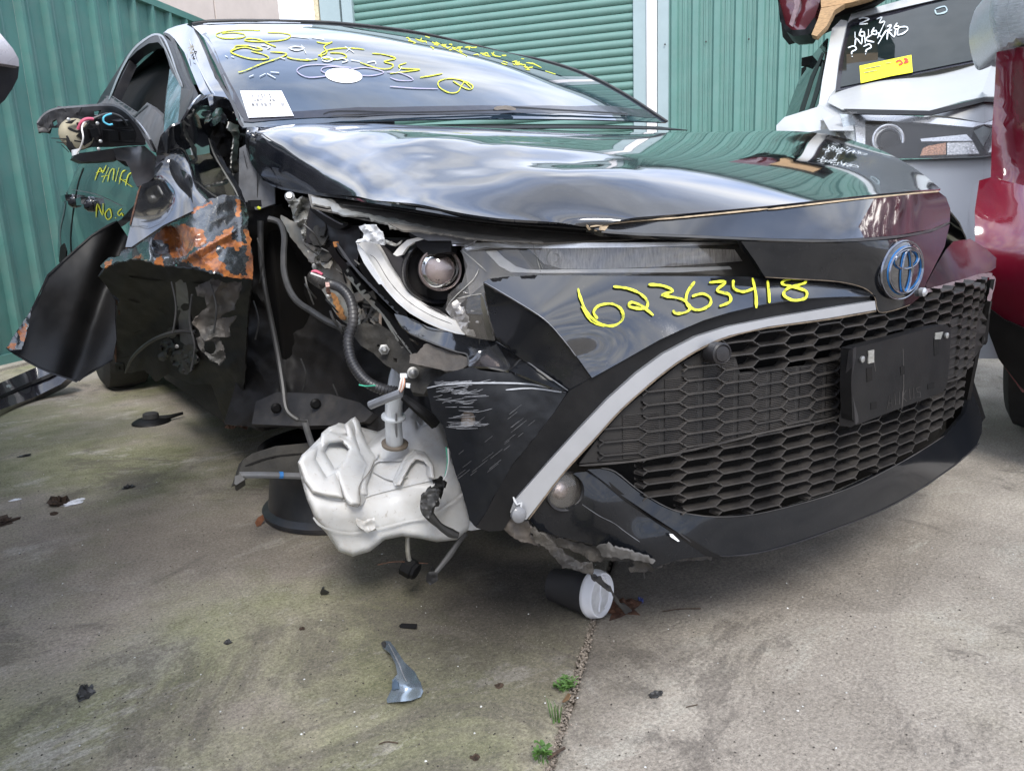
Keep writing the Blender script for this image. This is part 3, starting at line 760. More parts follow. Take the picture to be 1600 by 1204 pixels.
# ================================================================== RED CAR
redp = car_paint('crimson_paint', (.13, .003, .014), .12, .12, wave=.0)
red = thing('red_car', 'dented crimson car with black lower trim at the right edge', 'car', tuple(W(1600, 700, z=0)))
RD = tps([(1540, 150, 'd', 2.3), (1640, 150, 'd', 2.12), (1560, 290, 'd', 2.28), (1528, 300, 'd', 2.2), (1640, 400, 'd', 1.98), (1535, 480, 'd', 2.2), (1900, 300, 'd', 1.75), (2300, 300, 'd', 1.6), (1590, 600, 'd', 2.2)])
BK = (.9, .45, 0)
fen = patch('body_panel', [(1557, 82), (1575, 76), (1700, 60), (2300, -300), (2300, 300), (1640, 300), (1600, 292), (1548, 284), (1550, 200), (1554, 140)], None, redp, red, fn=lambda x, y: RD(x, y)+.012*math.sin((x-1555)*.09)*math.exp(-((y-150)/90)**2), grid=14, ridge=.012, bump=.012, bs=70, back=BK)
patch('bumper', [(1548, 277), (1600, 290), (2300, 290), (2300, 700), (1660, 640), (1597, 612), (1560, 560), (1543, 480), (1524, 400), (1523, 330), (1530, 282)], None, redp, red, fn=lambda x, y: RD(x, y)-.035, grid=16, bump=.004, bs=60, back=BK)
patch('lower_trim', [(1541, 478), (1570, 500), (1640, 530), (2300, 600), (2300, 720), (1660, 660), (1594, 604), (1560, 560), (1545, 520)], None, mat_plastic, red, fn=lambda x, y: RD(x, y)-.06, grid=16, back=BK)
lm = patch('headlight', [(1547, 20), (1552, -10), (1570, -40), (1640, -60), (1700, 60), (1610, 62), (1583, 74), (1562, 79), (1552, 55)], None, plain('grey_lamp_reflector', (.42, .45, .47), .35, var=.25, scale=60, metal=.2, sc=(1, 1, 5)), red, fn=lambda x, y: RD(x, y)-.02, grid=8, smooth=True, rnd=(10, .03), back=(.3, .2, 0))
patch('lamp_cover', [(1545, 20), (1551, -12), (1570, -42), (1640, -62), (1702, 62), (1612, 64), (1583, 77), (1560, 81), (1550, 56)], None, mat_lamp_clear, lm, fn=lambda x, y: RD(x, y)-.035, grid=14)
strokes('lamp_rib', [[(1578, -5), (1572, 25), (1580, 62)], [(1548, 24), (1555, 55), (1562, 77)]]+[[(1552, 10+k*7), (1575, 6+k*7), (1600, 2+k*7)] for k in range(8)], lambda x, y: RD(x, y)-.03, 1.1, chrome, lm, kind='stuff')
# its front wheel: left edge of the tyre is in the picture
wc = W(1600, 700, z=0)+np.array([.30, .05, .33])
wax = np.array([.25, -.97, 0.]); wax /= np.linalg.norm(wax)
o = mesh_obj('wheel', *lathe_geo(wc, wax, [(-.1, .18), (-.105, .29), (-.085, .325), (-.04, .335), (.04, .335), (.085, .325), (.105, .29), (.1, .2), (.06, .19), (.05, .05)], 48), mat_rubber, red)
mesh_obj('rim', *lathe_geo(wc+wax*.05, wax, [(-.02, .19), (.04, .19), (.03, .16), (.0, .15), (.02, .05), (.03, .03)], 32), chrome, o)

# ================================================================== STACKED WRECK ABOVE
st = thing('stacked_wreck', 'dark red tail corner of a wreck stacked high above the white SUV', 'car', tuple(W(1250, 20, d=4.6)))
SK = tps([(1215, 0, 'd', 4.6), (1290, 0, 'd', 4.3), (1250, 60, 'd', 4.5)])
tl = patch('tail_lamp', [(1214, -60), (1216, 0), (1221, 30), (1228, 46), (1238, 52), (1262, 50), (1272, 30), (1285, -10), (1290, -60)], None, car_paint('dull_red_lamp', (.16, .02, .03), .3, .2), st, fn=SK, grid=8, bump=.02, bs=30, back=(.35, .2, 0))
patch('lamp_stripe', [(1232, -30), (1242, 8), (1233, 38), (1238, 42), (1248, 12), (1256, -30)], None, plain('pink_grey_reflector', (.38, .25, .26), .3), tl, fn=lambda x, y: SK(x, y)-.03, grid=8, bump=.01, bs=20)
patch('lower_corner', [(1214, -10), (1219, 34), (1229, 50), (1240, 57), (1264, 54), (1277, 34), (1272, 28), (1258, 46), (1238, 47), (1227, 38)], None, mat_plastic, st, fn=lambda x, y: SK(x, y)-.04, grid=6, bump=.02, bs=10, back=(.25, .14, 0))
patch('underbody', [(1262, -60), (1270, 20), (1282, 34), (1330, 20), (1400, -10), (1400, -60)], None, mat_void, st, fn=lambda x, y: SK(x, y)+.15, grid=20, back=(.4, .5, 0))
timb = plain('rough_sawn_timber', (.42, .27, .14), .8, var=.35, scale=40, sc=(1, 1, 8))
def wedge(d, out, lab):
    o = patch('timber_block', out, [(1270, 40, 'd', d), (1330, 0, 'd', d-.1), (1300, 50, 'd', d-.05)], timb, None, grid=20, back=(.10, .06, 0), label=lab, cat='timber block', group=None)
wedge(4.25, [(1281, -30), (1283, 12), (1330, 4), (1372, -8), (1372, -40)], 'upper orange brown timber packer wedged under the stacked wreck')
wedge(4.15, [(1283, 13), (1278, 30), (1268, 54), (1276, 57), (1292, 40), (1304, 16), (1320, 6)], 'lower slanting timber packer resting on the rack beside the SUV roof')
rack = thing('storage_rack', 'dark steel rack post standing behind the white SUV', 'rack', tuple(W(1275, 100, d=4.7)*[1, 1, 0]))
a = W(1275, 100, d=4.9)
for z0, z1, hx in ((0, 1.60, .07),):
    v, f = box_geo((a[0], a[1], (z0+z1)/2), RT/np.linalg.norm(RT), np.cross(EZ, RT), EZ, hx, .06, (z1-z0)/2); mesh_obj('post', v, f, mat_void, rack, smooth=0)
v, f = box_geo((a[0]+.55, a[1]-.1, 1.615), EX, EY, EZ, .7, .1, .025); mesh_obj('beam', v, f, mat_void, rack, smooth=0)

# ================================================================== NEIGHBOUR CAR AT THE LEFT (door mirror in the picture)
nb = thing('neighbour_car', 'silver door mirror with black lower shell of a car at the left edge', 'car', (-1.95, .9, 0))
nsil = plain('lilac_silver_paint', (.60, .57, .60), .25, metal=.2, var=.05, coat=.5, bump=0)
mc = W(-20, 100, d=1.3)
def ell(c, rx, ry, rz, zlo, zhi, n=28, k=14):
    V = []; F = []
    for j in range(k+1):
        z = zlo+(zhi-zlo)*j/k; r = math.sqrt(max(0, 1-z*z))**.8
        for i in range(n):
            q = 2*math.pi*i/n; V.append((c[0]+rx*r*math.copysign(abs(math.cos(q))**.8, math.cos(q)), c[1]+ry*r*math.copysign(abs(math.sin(q))**.8, math.sin(q)), c[2]+rz*z))
    for j in range(k):
        for i in range(n): F.append((j*n+i, j*n+(i+1) % n, (j+1)*n+(i+1) % n, (j+1)*n+i))
    F.append(tuple(range(n))[::-1]); F.append(tuple(k*n+i for i in range(n)))
    return V, F
ND = tps([(31, 110, 'd', 1.30), (-60, 60, 'd', 1.2), (-60, 160, 'd', 1.2)])
mir = patch('mirror_cap', [(-90, 25), (-40, 28), (0, 52), (20, 76), (29, 92), (30, 104), (0, 99), (-90, 88)], None, nsil, nb, fn=lambda x, y: ND(x, y)-.03*math.cos((y-70)/40)-.02, grid=7, back=(-.05, .14, 0))
patch('mirror_shell', [(-90, 87), (0, 98), (30, 103), (28, 122), (20, 138), (8, 156), (-3, 166), (-90, 190)], None, mat_mirror_plastic, mir, fn=lambda x, y: ND(x, y)-.02+.02*max(0, (y-100)/60), grid=7, back=(-.05, .13, 0))
v, f = box_geo((-1.40, .95, 1.02), EX, EY, EZ, .14, .04, .025); mesh_obj('mirror_arm', v, f, mat_mirror_plastic, nb)
v, f = box_geo((-1.98, 1.4, .72), EX, EY, EZ, .45, 1.8, .40); bevel(mesh_obj('body', v, f, nsil, nb), .06, 4)
v, f = box_geo((-2.0, 1.9, 1.27), EX, EY, EZ, .38, .9, .16); bevel(mesh_obj('cabin', v, f, mat_ws, nb), .08, 4)
for yy in (.25, 2.15):
    mesh_obj('wheel', *lathe_geo((-1.64, yy, .31), (1, 0, 0), [(-.1, .2), (-.1, .29), (-.07, .31), (.07, .31), (.1, .29), (.1, .2), (.07, .05)], 32), mat_rubber, nb)

# long black trim lying on the ground at the left
trim = patch('sill_trim', [(-60, 625), (0, 598), (60, 572), (88, 566), (112, 585), (95, 600), (50, 622), (0, 640), (-60, 668)], [(-60, 640, 'z', .10), (0, 598, 'z', .12), (112, 585, 'z', .10), (60, 610, 'z', .045), (0, 640, 'z', .03)], car_paint('navy_trim', (.006, .006, .012), .2, .15), None, grid=8, back=(.02, .06, -.03), label='long black sill trim lying on the ground at the left edge', cat='car trim')
strokes('trim_lip', [[(-60, 645), (0, 620), (50, 598), (88, 582)]], tps([(-60, 640, 'z', .10), (0, 598, 'z', .12), (112, 585, 'z', .10), (60, 610, 'z', .045), (0, 640, 'z', .03)]), 5, mat_plastic, trim, off=.012)
strokes('trim_clip', [[(10, 604), (14, 602), (17, 605)]], tps([(0, 600, 'z', .12), (20, 600, 'z', .12), (0, 620, 'z', .08)]), 4, mat_steel, trim, off=.012)

# ================================================================== THE WRECKED CAR
car = thing('wrecked_hatchback', 'black hatchback with its front corner torn off, crumpled bonnet and painted numbers, in the foreground', 'car', (0, 1.5, 0))

# ---- unseen body masses behind the panels, added partly to darken hollows and underside
def boxp(name, x0, x1, y0, y1, z0, z1, m, par=car, bv=.01, **kw):
    v, f = box_geo(((x0+x1)/2, (y0+y1)/2, (z0+z1)/2), EX, EY, EZ, (x1-x0)/2, (y1-y0)/2, (z1-z0)/2)
    o = mesh_obj(name, v, f, m, par, smooth=0, **kw); bevel(o, bv); return o
boxp('engine_block', -.36, .62, .40, 1.15, .30, .62, mat_void, bv=.04)
boxp('floor_pan', -.74, .80, 1.40, 4.15, .20, .30, mat_under, bv=.02)
boxp('subframe', -.45, .6, .55, 1.5, .18, .29, mat_under, bv=.02)
boxp('firewall', -.68, .72, 1.30, 1.38, .24, .92, mat_void)
boxp('radiator', -.42, .52, .17, .22, .22, .62, mat_void)
boxp('crash_beam', -.42, .6, .13, .17, .42, .52, mat_void)
boxp('dashboard', -.68, .70, 1.42, 1.8, .70, .95, mat_seat, bv=.04)
boxp('cabin_floor', -.74, .76, 1.5, 3.9, .3, .4, mat_seat)
for sx in (-.38, .38):
    o = boxp('seat', sx-.24, sx+.24, 2.25, 2.75, .42, .58, mat_seat, bv=.05)
    v, f = box_geo((sx, 2.80, .88), EX, np.array([0, .97, .24]), np.array([0, .24, .97]), .23, .07, .34); bevel(mesh_obj('backrest', v, f, mat_seat, o, smooth=0), .05, 3)
    v, f = box_geo((sx, 2.90, 1.27), EX, EY, EZ, .12, .05, .08); bevel(mesh_obj('headrest', v, f, mat_seat, o, smooth=0), .03, 3)

# ---- windscreen, roof, pillars
def P3(px, py, **k): return W(px, py, **k)
top = [P3(300, 41, y=2.08), P3(330, 37, y=2.04), P3(400, 36, y=2.01), P3(520, 39, y=2.0), P3(640, 52, y=2.03), P3(725, 70, y=2.06), P3(790, 86, y=2.10)]
bot = [P3(378, 202, y=1.30), P3(440, 198, y=1.25), P3(560, 192, y=1.19), P3(700, 188, y=1.17), P3(860, 188, y=1.19), P3(960, 190, y=1.24), P3(1040, 193, y=1.30)]
rows = []
for i in range(5):
    t = i/4; r = []
    for j, (a, b) in enumerate(zip(top, bot)):
        p = a*(1-t)+b*t; p = p+np.array([0, -.18, .22])*.16*math.sin(math.pi*t)
        r.append(p)
    rows.append(r)
def on_rows(rows):
    pass
ws_rows = rows
ws = surf('windscreen', rows, mat_ws, car, k=6, thick=.004, flip=False, smooth=60)
WSF = cast(ws, tps([(float(proj(p)[0]), float(proj(p)[1]), 'd', dep(p)) for r in rows for p in r]))
def wedge_strip(name, pts, wpx, m, off, par=ws): return strokes(name, [pts], WSF, wpx, m, par, off=off)
bt = [tuple(proj(p)) for p in catmull([r[0] for r in rows], False, 4)]
wedge_strip('screen_border', [(319, 52), (341, 100), (363, 146), (386, 188)], 10, mat_frit, .003)
wedge_strip('screen_border', [(380, 186), (440, 181), (560, 175), (700, 172), (860, 171), (960, 173), (1026, 180)], 13, mat_frit, .003)
# roof
rows = []
for yy, zz, xx in ((0, 0, 0), (.5, .035, .0), (1.1, .03, -.01), (1.7, -.02, -.05)):
    rows.append([p+np.array([-np.sign(p[0])*xx, yy, zz+.012]) for p in top])
surf('roof', rows, paint, car, k=4, thick=.02, smooth=60)
SE = [r[0] for r in rows[::-1]]
_edge = catmull([np.array(p) for p in ws_rows[0]], False, 4)+catmull([r[-1] for r in ws_rows], False, 4)[1:]
v, f = tube_geo([p+np.array([.003, -.004, .006]) for p in _edge], .0045, 8); mesh_obj('roof_seal', v, f, mat_hose, car)
strokes('roof_edge', [[(300, 38), (400, 35), (470, 36)]], WSF, 2.0, mat_silver, car, off=.014)
# near A pillar: a folded panel with a gloss face and a dusty brown-grey face
PIL = tps([(276, 50, 'x', -.64), (304, 42, 'x', -.60), (380, 192, 'x', -.72), (310, 150, 'x', -.765), (300, 160, 'x', -.775), (340, 110, 'x', -.665)])
patch('a_pillar', [(262, 46), (275, 41), (292, 37), (304, 41), (318, 72), (337, 118), (362, 160), (352, 152), (335, 150), (320, 150), (312, 142), (298, 108), (288, 82), (272, 60), (255, 52)], None, paint, car, fn=lambda x, y: PIL(x, y)-.004*math.cos(min(1.5, max(-1.5, (x-(282+(y-50)*.5))/26))), grid=6, thick=.03, sm=60)
strokes('windscreen_seal', [[(303, 42), (318, 72), (338, 118), (364, 162), (372, 185), (380, 198)]], PIL, 5, mat_hose, car, off=.006)
strokes('drip_rail', [[(296, 62), (306, 92), (320, 124), (336, 148)]], PIL, 1.8, mat_silver, car, off=.03)
strokes('scraped_letters', [[(296, 68), (299, 74), (295, 80)], [(293, 76), (303, 72), (297, 84), (303, 82)], [(292, 84), (294, 95)], [(298, 90), (302, 92)]], PIL, 1.6, mat_brass, car, off=.034)
# side: rear quarter, doors, frame
SIDE = tps([(110, 300, 'x', -.93), (95, 380, 'x', -.93), (180, 345, 'x', -.93), (230, 300, 'x', -.93), (240, 260, 'x', -.90), (175, 155, 'x', -.80), (205, 95, 'x', -.70), (250, 55, 'x', -.66), (290, 160, 'x', -.84), (270, 250, 'x', -.90), (170, 200, 'x', -.86)])
door_m = car_paint('fence_tinted_door_paint', (.007, .012, .012), .3, .08, wave=.8)  # black paint; the fence's green reflection is tinted into the colour
doorp = patch('front_door', [(133, 262), (150, 254), (186, 256), (214, 262), (240, 270), (226, 300), (208, 322), (190, 342), (160, 362), (122, 392), (96, 414), (90, 400), (91, 352), (98, 318), (104, 300), (112, 286), (116, 268)], None, door_m, car, fn=SIDE, grid=7, thick=.03, bump=.008, bs=30)
for hx, hy in ((116, 313), (142, 318)):
    c = at(SIDE, hx, hy, .02)
    V, F = join(lathe_geo(c+np.array([.02, 0, 0]), (-1, 0, -.1), [(0, .02), (.02, .028), (.035, .024), (.045, .012)], 16), box_geo(c+np.array([-.02, .05, .01]), EX, EY, EZ, .012, .07, .012))
    mesh_obj('door_handle', V, F, paint, doorp)
strokes('painted_writing', [[(148, 282), (156, 262), (160, 270), (166, 258)], [(160, 285), (170, 262)], [(168, 284), (172, 268), (178, 264), (176, 282)], [(180, 284), (186, 262)], [(186, 288), (190, 270), (196, 266)], [(196, 290), (200, 274), (205, 270)], [(186, 278), (206, 292)], [(158, 276), (170, 274)], [(192, 282), (199, 280)], [(150, 270), (163, 266)]], SIDE, 1.6, mat_marker, doorp, off=.012)
strokes('painted_writing', [[(150, 340), (152, 318), (160, 336), (161, 318)], [(170, 326), (164, 334), (168, 343), (174, 338), (172, 328), (170, 326)], [(180, 340), (181, 341)], [(190, 326), (184, 332), (186, 337), (190, 333), (192, 338)]], SIDE, 1.8, mat_marker, doorp, off=.012)
# window frame (outer silhouette) with an open window and the rear doors behind
frame_out = [(148, 168), (158, 150), (176, 122), (196, 90), (212, 70), (232, 56), (246, 52), (256, 55), (266, 66), (276, 92), (284, 118), (291, 134), (294, 152), (290, 172), (276, 202), (262, 222), (252, 212), (216, 182), (200, 172), (170, 150)]
hole = [(171, 148), (180, 128), (198, 96), (214, 80), (232, 68), (247, 66), (256, 76), (263, 96), (266, 108), (260, 140), (256, 180), (254, 204), (232, 186), (214, 176)]
patch('window_frame', frame_out, None, mat_mirror_plastic, car, fn=SIDE, grid=5, thick=.03, holes=[hole])
strokes('window_trim', [[(170, 156), (188, 112), (208, 78), (232, 58), (246, 54), (256, 60), (266, 82), (276, 112), (285, 136)]], SIDE, 3.4, mat_silver, car, off=.012)
strokes('window_seal', [[(256, 52), (268, 60), (280, 88), (292, 122), (300, 140), (292, 166)]], SIDE, 5, mat_hose, car, off=.02)
strokes('window_seal', [[(248, 56), (262, 84), (273, 112), (283, 136)]], SIDE, 2.2, mat_steel, car, off=.025)
qg = patch('quarter_glass', [(265, 108), (284, 137), (282, 150), (278, 204), (262, 212), (256, 206), (259, 160)], None, plain('dirty_blue_glass', (.10, .17, .20), .15, var=.7, scale=25, bump=0, dust=.4, dustcol=(.35, .4, .42)), car, fn=lambda x, y: SIDE(x, y)-.01, grid=6, thick=.005)
patch('glass_channel', [(283, 137), (295, 140), (292, 170), (280, 204), (277, 204), (281, 160)], None, mat_hose, car, fn=lambda x, y: SIDE(x, y)-.02, grid=5, thick=.012)
INN = tps([(150, 170, 'x', -.70), (250, 60, 'x', -.55), (250, 230, 'x', -.74), (200, 120, 'x', -.62)])
patch('b_pillar', [(188, 172), (196, 150), (214, 118), (236, 92), (248, 84), (256, 90), (240, 104), (224, 130), (216, 160), (214, 184), (200, 178)], None, mat_mirror_plastic, car, fn=lambda x, y: INN(x, y)+.2, grid=6, thick=.04)
patch('rear_window_frame', [(150, 166), (176, 122), (196, 92), (203, 94), (186, 130), (172, 160), (168, 172)], None, mat_mirror_plastic, car, fn=lambda x, y: SIDE(x, y)+.03, grid=6, thick=.03)
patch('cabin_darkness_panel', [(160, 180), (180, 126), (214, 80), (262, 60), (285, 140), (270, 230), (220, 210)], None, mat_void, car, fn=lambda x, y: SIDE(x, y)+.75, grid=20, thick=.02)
patch('belt_rail', [(150, 172), (160, 150), (176, 150), (196, 164), (214, 176), (216, 182), (205, 180), (190, 176), (168, 168)], None, mat_grey_trim, car, fn=lambda x, y: SIDE(x, y)-.0, grid=6, thick=.04)
patch('door_card', [(208, 184), (222, 168), (230, 160), (254, 184), (257, 210), (252, 240), (236, 236), (222, 212)], None, mat_grey_trim, car, fn=lambda x, y: SIDE(x, y)-.005, grid=7, thick=.03, bump=.006, bs=20)
strokes('door_card_edge', [[(208, 183), (220, 172), (231, 164)]], SIDE, 2.5, mat_hose, car, off=.02)
patch('rear_wheel_arch', [(92, 408), (94, 386), (99, 380), (103, 392), (102, 412), (96, 418)], None, mat_void, car, fn=lambda x, y: SIDE(x, y)-.03, grid=6)
# outer rear flank silhouette
patch('rear_flank', [(100, 400), (92, 398), (92, 352), (99, 316), (108, 292), (122, 262), (140, 246), (170, 240), (230, 250), (244, 272), (180, 350)], None, door_m, car, fn=lambda x, y: SIDE(x, y)+.06, grid=12, thick=.03)

# near front fender, upper gloss part
FEN = tps([(222, 285, 'x', -.97), (213, 375, 'x', -1.03), (255, 212, 'x', -.93), (300, 165, 'x', -.875), (320, 147, 'x', -.80), (345, 262, 'x', -.76), (335, 200, 'x', -.74), (392, 320, 'x', -.78), (300, 300, 'x', -.91), (375, 300, 'x', -.77)])
upper = [(246, 233), (252, 214), (268, 198), (284, 192), (296, 172), (306, 156), (314, 148), (324, 150), (330, 176), (336, 196), (326, 218), (328, 240), (345, 262), (372, 300), (384, 318), (388, 340), (300, 330), (255, 352), (205, 386), (196, 386), (204, 352), (214, 300), (222, 288), (240, 282)]
fender = patch('front_fender', upper, None, paint, car, fn=FEN, grid=5, thick=.004, ridge=.0015, bump=.001, bs=40, sm=40)
strokes('rusty_edge', [[(220, 290), (216, 300), (207, 336), (203, 352)]], FEN, 2.4, mat_rustdirt, fender, off=.003)
# folded-back lower flap with bare rust
FL = tps([(157, 415, 'y', 1.42), (200, 400, 'y', 1.30), (260, 355, 'y', 1.12), (320, 318, 'y', 1.00), (357, 306, 'y', .98), (385, 322, 'y', 1.02), (394, 370, 'y', .98), (394, 436, 'y', .92), (340, 426, 'y', .88), (290, 414, 'y', .95), (240, 404, 'y', 1.08), (300, 372, 'y', .96), (262, 385, 'y', 1.10), (330, 372, 'y', .93)])
flap = [(157, 416), (170, 404), (186, 400), (198, 386), (220, 374), (248, 356), (276, 338), (300, 326), (326, 312), (352, 304), (372, 308), (384, 320), (389, 340), (386, 356), (392, 372), (395, 404), (395, 437), (372, 436), (348, 430), (325, 425), (300, 416), (286, 409), (268, 414), (250, 414), (236, 409), (218, 404), (196, 406), (178, 411), (162, 420)]
rust = [[(240, 372), (258, 352), (284, 350), (318, 362), (322, 378), (300, 388), (290, 400), (280, 404), (266, 398), (262, 380)],
        [(280, 408), (308, 392), (340, 372), (364, 350), (362, 374), (386, 380), (372, 390), (338, 384), (336, 400), (352, 414), (360, 434), (300, 412)],
        [(380, 360), (392, 364), (397, 404), (397, 440), (386, 436), (388, 400)], [(350, 428), (398, 432), (398, 442), (350, 440)],
        [(262, 352), (300, 328), (330, 312), (332, 318), (300, 334)], [(160, 412), (172, 404), (178, 410), (166, 420)], [(206, 402), (220, 396), (226, 408), (210, 410)], [(240, 410), (252, 396), (256, 412), (242, 420)], [(366, 308), (374, 312), (378, 340), (372, 340)],
        [(198, 386), (204, 372), (206, 350), (202, 350), (196, 380)]]
def flf(x, y):
    d = FL(x, y); c = 0
    c += .035*math.exp(-(((x-(262+(y-350)*.35))/9)**2))*(1 if y > 345 else .3)
    c -= .030*math.exp(-(((y-(408-(x-280)*.55))/9)**2))*(1 if 275 < x < 370 else .2)
    c -= .02*math.exp(-(((x-232)/10)**2))+.02*math.exp(-(((x-(205))/9)**2))*-1
    return d+c
patch('crumpled_fender_flap', flap, None, paint_rust, car, fn=flf, grid=3.2, thick=.003, ridge=.03, bump=.012, bs=26, masks={'rust': rust}, sm=28, jag=2, label='folded back fender flap with bright rust')
# triangular bracket at the pillar foot and the torn cavity
patch('cowl_foot', [(322, 148), (336, 146), (346, 168), (356, 186), (352, 194), (344, 190), (336, 196), (330, 198), (324, 178)], None, paint_dirty, car, fn=tps([(322, 148, 'x', -.76), (346, 168, 'x', -.72), (344, 196, 'x', -.74)]), grid=4, bump=.02, bs=14, ridge=.02)
patch('hinge_cavity', [(326, 205), (344, 190), (376, 188), (382, 260), (378, 300), (352, 272), (332, 244)], None, mat_void, car, fn=tps([(326, 205, 'x', -.70), (382, 190, 'x', -.62), (378, 300, 'x', -.66)]), grid=6, bump=.03, bs=12)
patch('torn_pillar_metal', [(358, 190), (374, 196), (372, 230), (374, 270), (364, 274), (362, 240), (366, 212), (356, 204)], None, mat_torn, car, fn=tps([(358, 190, 'x', -.74), (374, 196, 'x', -.69), (368, 270, 'x', -.72)]), grid=3.5, bump=.03, bs=10, jag=2)
mat_g2 = plain('grey_panel_paint', (.115, .12, .13), .35, dust=.3, coat=.3, bump=.1)
fb = patch('fender_bracket', [(374, 232), (384, 226), (400, 262), (410, 282), (428, 286), (430, 318), (402, 328), (376, 322), (373, 290)], None, mat_g2, car, fn=tps([(374, 232, 'x', -.74), (400, 262, 'x', -.72), (430, 318, 'x', -.70), (376, 322, 'x', -.76)]), grid=7, thick=.004, bump=.004)
strokes('fold_line', [[(402, 264), (402, 326)], [(380, 236), (386, 262)]], tps([(374, 232, 'x', -.74), (400, 262, 'x', -.72), (430, 318, 'x', -.70)]), 2, mat_hose, fb, off=.012)
c = at(tps([(374, 232, 'x', -.74), (400, 262, 'x', -.72), (430, 318, 'x', -.70)]), 388, 312, .0)
mesh_obj('grommet', *lathe_geo(c, (-.3, -.8, .6), [(0, .024), (.006, .024), (.008, .018), (.012, .016), (.013, .006)], 20), mat_g2, fb)
strokes('strap', [[(329, 218), (338, 240), (356, 270), (372, 300), (380, 318)]], tps([(326, 205, 'x', -.80), (372, 220, 'x', -.77), (378, 300, 'x', -.79)]), 10, paint_dirty, car, off=.0)
strokes('strap_edge', [[(326, 216), (334, 240), (350, 268), (368, 298), (378, 322)]], tps([(326, 205, 'x', -.80), (372, 220, 'x', -.77), (378, 300, 'x', -.79)]), 2.5, mat_torn, car, off=.004)
mesh_obj('yellow_clip', *lathe_geo(W(404, 325, x=-.78), (0, -1, 0), [(0, .004), (.006, .003)], 8), mat_marker, car)
mesh_obj('black_clip', *join(box_geo(W(398, 318, x=-.78), EX, EY, EZ, .012, .01, .007), box_geo(W(390, 322, x=-.78), EX, EY, EZ, .008, .01, .009)), mat_plastic, car)

# ---- door mirror stripped of its cover
MR = tps([(60, 190, 'y', 1.42), (110, 170, 'y', 1.40), (110, 250, 'y', 1.40), (220, 200, 'y', 1.50), (200, 180, 'y', 1.46), (225, 240, 'y', 1.5)])
mo = lambda o: (lambda x, y: MR(x, y)-o)
mirror = patch('door_mirror', cz(0, 0, 5, [(285, 965), (330, 900), (430, 850), (600, 828), (840, 815), (900, 820), (980, 870), (1060, 940), (1130, 1040), (1140, 1130), (1000, 1140), (880, 1150), (720, 1150), (600, 1180), (560, 1120), (500, 1060), (470, 1000), (400, 1000), (380, 1030), (300, 1030)]), None, mat_mirror_plastic, car, fn=mo(-.02), grid=5, thick=.01, holes=[cz(0, 0, 5, [(735, 870), (790, 860), (780, 900), (738, 900)]), cz(0, 0, 5, [(405, 950), (440, 930), (450, 970), (420, 990)])], bump=.006, bs=10)
strokes('housing_rim', [cz(0, 0, 5, [(290, 960), (340, 895), (430, 850), (600, 832), (840, 818), (930, 840), (1010, 900), (1090, 1000), (1150, 1100), (1210, 1180)])], MR, 3.2, mat_g2, mirror, off=.012)
strokes('housing_rib', [cz(0, 0, 5, q) for q in ([(300, 1000), (350, 990), (380, 1030)], [(330, 930), (345, 990)], [(380, 900), (370, 960)], [(640, 840), (620, 900), (700, 905)], [(700, 960), (760, 1120)], [(770, 940), (800, 1100)], [(830, 1020), (1050, 1000)], [(840, 1060), (1040, 1050)], [(900, 940), (1000, 950), (1060, 1040), (1050, 1110)], [(720, 1100), (1130, 1120)], [(400, 1080), (520, 1085)], [(440, 1110), (520, 1120)], [(480, 1130), (540, 1190)])], MR, 2.2, mat_plastic, mirror, off=.016)
for q in ([(850, 1020), (920, 1020), (930, 1100), (860, 1110)], [(920, 950), (1010, 940), (1040, 990), (930, 1000)], [(940, 1030), (1050, 1020), (1060, 1090), (950, 1100)], [(700, 1010), (760, 1000), (780, 1060), (720, 1080)], [(740, 930), (790, 925), (790, 960), (745, 970)]):
    patch('motor_block', cz(0, 0, 5, q), None, mat_plastic, mirror, fn=mo(.035), grid=6, thick=.02)
c = at(mo(.006), 119, 210)
for q_ in ([(600, 960), (660, 1000), (700, 960), (730, 1000), (720, 1100), (660, 1140), (640, 1080), (600, 1060), (640, 1020)], [(520, 1090), (560, 1110), (600, 1180), (560, 1190), (520, 1140)], [(510, 960), (560, 940), (600, 930), (560, 970)]):
    patch('actuator_mount', cz(0, 0, 5, q_), None, mat_plastic, mirror, fn=mo(.026), grid=3, thick=.008, jag=.6)
mesh_obj('mirror_actuator', *lathe_geo(c, (-.1, -1, .1), [(0, .036), (.006, .035), (.010, .030), (.013, .018), (.014, .008)], 24), mat_brass, mirror)
strokes('actuator_slot', [cz(0, 0, 5, q) for q in ([(530, 1000), (600, 1030), (640, 1010)], [(580, 1100), (640, 1110)], [(600, 960), (640, 980), (620, 1000)], [(520, 1060), (560, 1140), (600, 1170)])], mo(.035), 4, mat_plastic, mirror, off=.004)
tube('pink_wire', [(122, 202, 1.36), (128, 190, 1.35), (136, 186, 1.35), (145, 186, 1.36)], .0035, mat_pinkwire, mirror)
tube('white_wire', [(145, 186, 1.36), (133, 190, 1.35), (128, 200, 1.34), (130, 215, 1.33), (126, 230, 1.34), (120, 240, 1.35)], .0018, mat_whitewire, mirror)
tube('blue_wire', [(174, 178, 1.38), (163, 182, 1.37), (162, 190, 1.37), (170, 195, 1.37), (176, 194, 1.37)], .0022, mat_bluewire, mirror)
tube('cable', [(145, 186, 1.37), (160, 180, 1.37), (175, 178, 1.39), (190, 184, 1.4), (198, 196, 1.42)], .003, mat_hose, mirror)
patch('connector', cz(0, 0, 5, [(570, 1170), (620, 1160), (615, 1200), (575, 1215)]), None, mat_white_plastic, mirror, fn=mo(.04), grid=6, thick=.01)
for q in ((152, 193), (154, 233), (157, 221), (107, 187)):
    mesh_obj('screw', *lathe_geo(at(mo(.045), *q), (0, -1, 0), [(0, .004), (.003, .004), (.004, .002)], 8), mat_steel, mirror)
